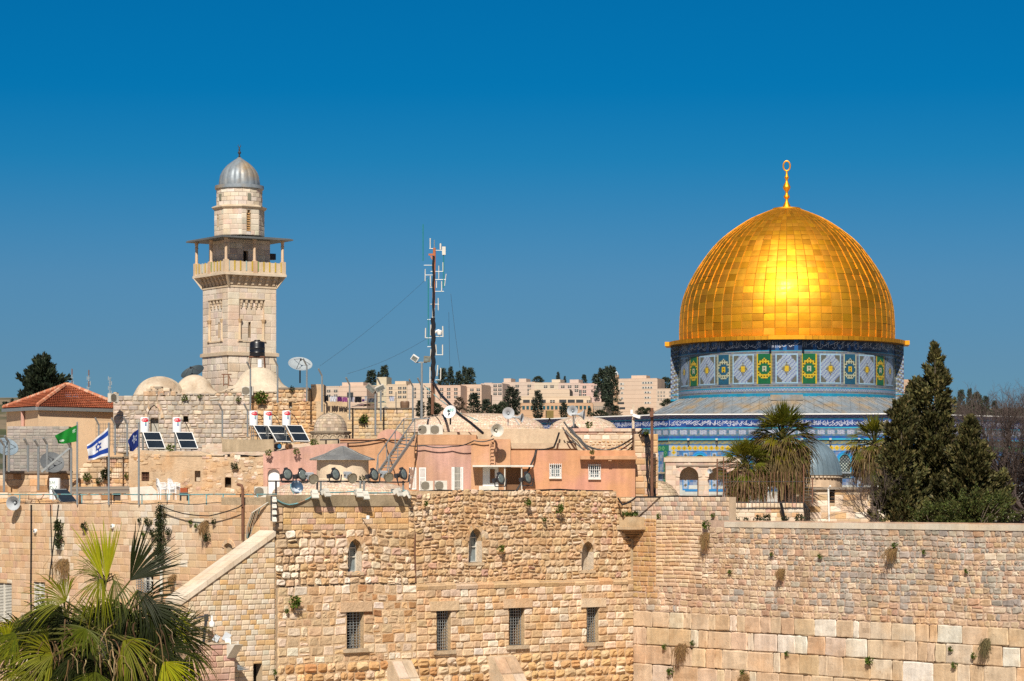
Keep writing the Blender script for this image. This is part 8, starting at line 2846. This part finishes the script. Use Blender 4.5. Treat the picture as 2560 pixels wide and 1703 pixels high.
CS = (.54, .43, .335)  # city stone colour paled to stand in for haze
wproto = {}
def win_mesh(w, h, kind):
 key = (round(w, 1), round(h, 1), kind)
 if key not in wproto:
  mb = MB()
  dk = {'d': (.045, .05, .055), 'b': (.03, .085, .10), 'w': (.5, .47, .42)}[kind]
  mb.box((0, -.02, h / 2), (w, .3, h), col=dk)
  if kind == 'd' and w < 4:
   mb.box((0, -.1, h / 2), (.28, .3, h), col=(.5, .46, .4)); mb.box((0, -.1, h * .5), (w, .28, .2), col=(.5, .46, .4))
  if kind == 'w':
   for i in range(int(w / 2)): mb.box((-w / 2 + 1 + i * 2, -.08, h / 2), (.9, .3, h * .7), col=(.06, .07, .08))
  wproto[key] = mb
 return wproto[key]
def cb_(label, u0, u1, v0, v1, Y, wins=(), col=None, rz=-.30, depth=22, roofs=(), cat="apartment block", name="apartment_block"):
 """far building: front face spans u0..u1; wins: (u, v, width m, height m, kind)"""
 k = Y / F
 a, b = P(u0, v1, Y), P(u1, v1, Y)
 Wd = (b.x - a.x) / math.cos(rz)
 H = (v1 - v0) * k
 root = thing(name, label, cat, tuple(a), rz, "far city buildings on the hill")
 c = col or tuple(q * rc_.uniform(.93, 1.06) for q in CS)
 mb = MB()
 mb.box((Wd / 2, depth / 2, H / 2 - 8), (Wd, depth, H + 16), col=c)
 mb.box((Wd / 2, depth / 2, H + .3), (Wd - 1, depth - 1, .7), col=tuple(q * .85 for q in c))
 z = 3.1
 while z < H:
  mb.box((Wd / 2, -.03, z), (Wd - .2, .1, .16), col=tuple(q * .86 for q in c)); z += 3.1
 w_ = mb.build("wall", M['city'], root, w=False)
 for (ru0, ru1, rv_) in roofs:
  m2 = MB()
  x0, x1 = (ru0 - u0) * k / math.cos(rz), (ru1 - u0) * k / math.cos(rz)
  hh_ = (v0 - rv_) * k
  m2.box(((x0 + x1) / 2, depth * .4, H + hh_ / 2), (x1 - x0, depth * .5, hh_), col=tuple(q * 1.03 for q in c))
  m2.build("roof_tower", M['city'], root, w=False)
 made = {}
 for (u, v, w, h, kd) in wins:
  x, z = (u - u0) * k / math.cos(rz), (v1 - v) * k - h / 2
  key = (w, h, kd)
  if key not in made:
   o = win_mesh(w, h, kd).build("window", M['city'], root, w=False)
   made[key] = o
  else:
   o = copy_part(made[key], root, (0, 0, 0))
  o.location = (x, 0, z)
 return root
def grid(us, vs, w=2.6, h=1.7, kd='d'):
 return [(u, v, w, h, kd) for u in us for v in vs]
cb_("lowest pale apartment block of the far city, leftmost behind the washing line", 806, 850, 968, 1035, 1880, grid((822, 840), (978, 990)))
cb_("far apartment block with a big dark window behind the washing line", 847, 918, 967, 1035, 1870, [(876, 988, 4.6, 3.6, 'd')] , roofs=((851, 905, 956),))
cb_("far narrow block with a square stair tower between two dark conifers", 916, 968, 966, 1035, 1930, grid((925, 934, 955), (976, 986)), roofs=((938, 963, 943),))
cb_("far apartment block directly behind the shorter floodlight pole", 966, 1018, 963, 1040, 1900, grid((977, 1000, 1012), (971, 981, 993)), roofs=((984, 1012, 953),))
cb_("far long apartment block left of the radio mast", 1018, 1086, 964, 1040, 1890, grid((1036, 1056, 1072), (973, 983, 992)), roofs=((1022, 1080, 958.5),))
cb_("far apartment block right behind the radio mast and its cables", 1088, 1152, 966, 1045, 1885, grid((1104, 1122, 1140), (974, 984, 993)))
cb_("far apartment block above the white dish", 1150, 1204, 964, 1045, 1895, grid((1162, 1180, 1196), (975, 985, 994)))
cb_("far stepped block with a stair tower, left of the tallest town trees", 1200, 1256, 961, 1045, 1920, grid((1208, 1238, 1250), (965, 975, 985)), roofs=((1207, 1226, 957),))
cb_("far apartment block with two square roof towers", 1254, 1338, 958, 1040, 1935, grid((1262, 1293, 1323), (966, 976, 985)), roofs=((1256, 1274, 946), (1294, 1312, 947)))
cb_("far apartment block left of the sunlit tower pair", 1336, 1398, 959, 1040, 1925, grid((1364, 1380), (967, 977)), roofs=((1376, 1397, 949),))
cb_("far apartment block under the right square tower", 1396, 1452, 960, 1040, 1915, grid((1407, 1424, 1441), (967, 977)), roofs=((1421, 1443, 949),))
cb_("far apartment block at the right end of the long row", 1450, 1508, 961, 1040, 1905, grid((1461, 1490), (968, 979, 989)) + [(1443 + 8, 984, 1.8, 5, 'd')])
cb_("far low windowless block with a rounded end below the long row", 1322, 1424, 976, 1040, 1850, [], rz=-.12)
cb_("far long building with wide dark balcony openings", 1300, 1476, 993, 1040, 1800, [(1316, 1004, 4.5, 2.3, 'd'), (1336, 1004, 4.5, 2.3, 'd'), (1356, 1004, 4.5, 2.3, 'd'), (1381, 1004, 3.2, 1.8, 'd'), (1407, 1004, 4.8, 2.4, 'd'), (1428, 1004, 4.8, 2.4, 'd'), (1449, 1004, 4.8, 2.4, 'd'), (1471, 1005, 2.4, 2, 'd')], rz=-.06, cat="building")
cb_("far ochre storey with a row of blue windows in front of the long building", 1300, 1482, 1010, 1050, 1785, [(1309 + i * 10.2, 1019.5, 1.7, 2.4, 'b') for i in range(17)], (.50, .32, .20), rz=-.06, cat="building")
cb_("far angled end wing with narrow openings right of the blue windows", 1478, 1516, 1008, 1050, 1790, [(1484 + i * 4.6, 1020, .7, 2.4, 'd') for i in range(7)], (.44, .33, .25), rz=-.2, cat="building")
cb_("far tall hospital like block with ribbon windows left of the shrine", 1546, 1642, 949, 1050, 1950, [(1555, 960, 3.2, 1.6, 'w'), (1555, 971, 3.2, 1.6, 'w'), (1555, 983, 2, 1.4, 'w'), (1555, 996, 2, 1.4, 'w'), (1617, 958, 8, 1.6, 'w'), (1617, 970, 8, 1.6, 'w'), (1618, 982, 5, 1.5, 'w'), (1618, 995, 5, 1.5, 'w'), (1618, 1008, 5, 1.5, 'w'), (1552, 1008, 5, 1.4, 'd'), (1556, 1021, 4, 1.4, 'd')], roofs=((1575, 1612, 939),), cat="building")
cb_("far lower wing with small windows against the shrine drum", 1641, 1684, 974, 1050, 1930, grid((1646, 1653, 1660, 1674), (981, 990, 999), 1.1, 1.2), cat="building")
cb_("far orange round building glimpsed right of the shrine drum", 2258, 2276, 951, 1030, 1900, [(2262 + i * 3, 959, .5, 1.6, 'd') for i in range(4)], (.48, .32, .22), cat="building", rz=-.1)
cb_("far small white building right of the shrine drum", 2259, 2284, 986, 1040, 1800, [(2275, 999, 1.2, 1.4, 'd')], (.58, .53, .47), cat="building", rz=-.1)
t = thing("observatory_tower", "far round tower with a white dome behind the trees", "tower", tuple(P(1540, 1010, 1960)))
k = 1960 / F
c = P(1536, 1010, 1960)
g = MB(); g.lathe([(12 * k, -10), (12 * k, 72 * k)], 20, c, col=(.48, .32, .21)); g.build("shaft", M['city'], t)
g = MB(); g.lathe([(10.5 * k * math.cos(a), 72 * k + 11 * k * math.sin(a)) for a in [math.pi / 2 * i / 8 for i in range(9)]], 20, c, col=(.75, .76, .77)); g.build("dome", M['city'], t, smooth=True)

# ---- far trees: three kinds, copied
def ftree(kind):
 t = thing("far_tree", "x", "tree", (0, 0, 0), 0, "far trees on the hill")
 g = MB(); g.tube([V((0, 0, -2)), V((0, 0, 6))], [.4, .15], 5); g.build("trunk", M['bark'], t, w=False)
 g = MB()
 cols = {'pine': [(.055, .075, .050), (.075, .092, .058), (.042, .058, .042)], 'cyp': [(.055, .066, .046), (.070, .078, .050), (.042, .052, .038)], 'round': [(.055, .07, .038), (.075, .085, .048), (.042, .055, .032)], 'brown': [(.13, .09, .06), (.10, .075, .05)]}[kind]  # leaf colours lightened to stand in for distance haze
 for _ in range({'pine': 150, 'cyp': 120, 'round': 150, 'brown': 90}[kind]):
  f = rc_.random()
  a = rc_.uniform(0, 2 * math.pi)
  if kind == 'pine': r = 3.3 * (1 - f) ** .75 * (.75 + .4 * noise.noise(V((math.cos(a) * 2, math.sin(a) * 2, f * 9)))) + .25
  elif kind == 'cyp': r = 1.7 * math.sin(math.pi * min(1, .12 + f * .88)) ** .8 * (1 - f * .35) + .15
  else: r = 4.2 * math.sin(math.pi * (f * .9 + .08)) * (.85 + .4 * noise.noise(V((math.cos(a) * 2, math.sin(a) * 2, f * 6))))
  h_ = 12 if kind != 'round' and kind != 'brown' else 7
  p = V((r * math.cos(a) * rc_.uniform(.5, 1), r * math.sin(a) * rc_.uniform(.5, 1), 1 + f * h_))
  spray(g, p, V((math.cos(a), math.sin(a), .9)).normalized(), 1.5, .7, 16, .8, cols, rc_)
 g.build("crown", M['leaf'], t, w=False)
 return t
FT = {k_: ftree(k_) for k_ in ('pine', 'cyp', 'round', 'brown')}
used_ = set()
Hh = {'pine': 13, 'cyp': 13, 'round': 8.5, 'brown': 8.5}
Wn = {'pine': 4.6, 'cyp': 2.9, 'round': 7.4, 'brown': 7.4}
def ft(kind, u, vt, vb, wpx, Y, label):
 k = Y / F
 loc = P(u, vb, Y)
 sc_ = (wpx * k / Wn[kind], wpx * k / Wn[kind], (vb - vt) * k / Hh[kind])
 if kind not in used_:
  used_.add(kind); o = FT[kind]; o.location = loc; o.scale = sc_; o["label"] = label
 else:
  o = dup(FT[kind], loc, rc_.uniform(0, 6), label, sc_)
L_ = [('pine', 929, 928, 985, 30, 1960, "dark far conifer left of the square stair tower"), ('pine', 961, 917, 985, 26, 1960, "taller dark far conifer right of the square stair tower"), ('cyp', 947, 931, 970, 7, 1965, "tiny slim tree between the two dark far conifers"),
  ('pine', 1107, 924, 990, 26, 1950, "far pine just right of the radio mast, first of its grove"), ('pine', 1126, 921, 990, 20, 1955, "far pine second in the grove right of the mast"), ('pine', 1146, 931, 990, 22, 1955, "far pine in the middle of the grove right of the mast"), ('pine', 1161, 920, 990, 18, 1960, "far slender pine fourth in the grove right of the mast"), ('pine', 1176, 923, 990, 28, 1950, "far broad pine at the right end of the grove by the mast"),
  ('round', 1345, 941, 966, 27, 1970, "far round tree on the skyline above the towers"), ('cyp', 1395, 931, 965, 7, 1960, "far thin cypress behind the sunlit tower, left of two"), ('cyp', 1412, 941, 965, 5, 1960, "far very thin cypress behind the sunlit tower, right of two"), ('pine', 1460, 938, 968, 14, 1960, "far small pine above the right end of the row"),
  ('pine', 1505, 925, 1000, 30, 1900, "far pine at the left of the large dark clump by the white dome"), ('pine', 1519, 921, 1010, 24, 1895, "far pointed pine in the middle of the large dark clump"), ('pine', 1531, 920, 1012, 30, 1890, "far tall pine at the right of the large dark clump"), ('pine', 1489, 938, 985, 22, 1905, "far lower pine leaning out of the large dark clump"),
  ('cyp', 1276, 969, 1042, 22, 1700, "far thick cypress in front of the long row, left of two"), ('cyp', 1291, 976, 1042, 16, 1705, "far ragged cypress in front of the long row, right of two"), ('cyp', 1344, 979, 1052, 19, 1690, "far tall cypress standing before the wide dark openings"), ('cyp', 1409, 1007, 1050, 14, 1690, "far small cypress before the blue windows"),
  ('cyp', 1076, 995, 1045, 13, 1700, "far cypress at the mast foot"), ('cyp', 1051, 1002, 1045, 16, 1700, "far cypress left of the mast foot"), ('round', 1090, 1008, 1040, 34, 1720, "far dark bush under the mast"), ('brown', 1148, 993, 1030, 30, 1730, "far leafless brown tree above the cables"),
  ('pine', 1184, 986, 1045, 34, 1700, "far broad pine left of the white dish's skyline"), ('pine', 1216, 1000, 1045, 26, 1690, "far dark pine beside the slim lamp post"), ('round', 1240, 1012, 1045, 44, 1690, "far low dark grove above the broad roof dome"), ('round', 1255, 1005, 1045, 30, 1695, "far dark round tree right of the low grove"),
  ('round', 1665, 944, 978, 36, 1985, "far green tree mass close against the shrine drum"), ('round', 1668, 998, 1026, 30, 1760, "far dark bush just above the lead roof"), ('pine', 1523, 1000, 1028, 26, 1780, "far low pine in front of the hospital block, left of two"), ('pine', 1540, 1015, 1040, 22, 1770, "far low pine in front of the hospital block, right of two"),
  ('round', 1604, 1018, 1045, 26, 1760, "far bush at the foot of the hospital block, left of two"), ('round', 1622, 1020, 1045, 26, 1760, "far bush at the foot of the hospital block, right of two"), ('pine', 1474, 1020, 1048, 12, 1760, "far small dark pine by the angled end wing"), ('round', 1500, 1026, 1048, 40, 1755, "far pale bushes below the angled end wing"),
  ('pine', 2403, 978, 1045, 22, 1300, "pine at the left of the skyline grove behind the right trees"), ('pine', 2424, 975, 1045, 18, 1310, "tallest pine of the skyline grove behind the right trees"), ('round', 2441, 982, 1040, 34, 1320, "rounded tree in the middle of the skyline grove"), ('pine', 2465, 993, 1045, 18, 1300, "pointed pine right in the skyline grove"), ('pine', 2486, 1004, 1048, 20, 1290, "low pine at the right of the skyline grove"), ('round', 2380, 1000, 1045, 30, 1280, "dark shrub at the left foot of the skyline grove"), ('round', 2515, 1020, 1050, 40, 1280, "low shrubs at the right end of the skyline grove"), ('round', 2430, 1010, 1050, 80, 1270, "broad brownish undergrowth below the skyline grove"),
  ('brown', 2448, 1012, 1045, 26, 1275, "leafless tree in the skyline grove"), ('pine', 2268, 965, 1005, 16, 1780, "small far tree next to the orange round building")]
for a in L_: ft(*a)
# thin far antenna masts on the skyline
for u, vt, Y, lab in ((180, 922, 420, "thin red and white aerial behind the red roof, left of three"), (222, 925, 420, "thin red and white aerial behind the red roof, middle of three"), (275, 945, 420, "faint grey aerial behind the red roof, right of three")):
 t = thing("aerial_mast", lab, "aerial", tuple(P(u, 1010, Y)), 0, "far aerial masts")
 for j in range(6):
  g = MB(); g.tube([P(u, 1010 - (1010 - vt) * j / 6, Y), P(u, 1010 - (1010 - vt) * (j + 1) / 6, Y)], .09, 5); g.build("mast_section", M['rust'] if j % 2 and u < 260 else M['metal'], t)
 g = MB()
 for j in range(4): g.bar(P(u - 4, 945 + j * 12, Y), P(u + 4, 945 + j * 12, Y), .06); g.bar(P(u - 4 + 2 * (j % 2) * 4, 941 + j * 12, Y), P(u - 4 + 2 * (j % 2) * 4, 951 + j * 12, Y), .09)
 g.build("cross_arms", M['metal'], t)
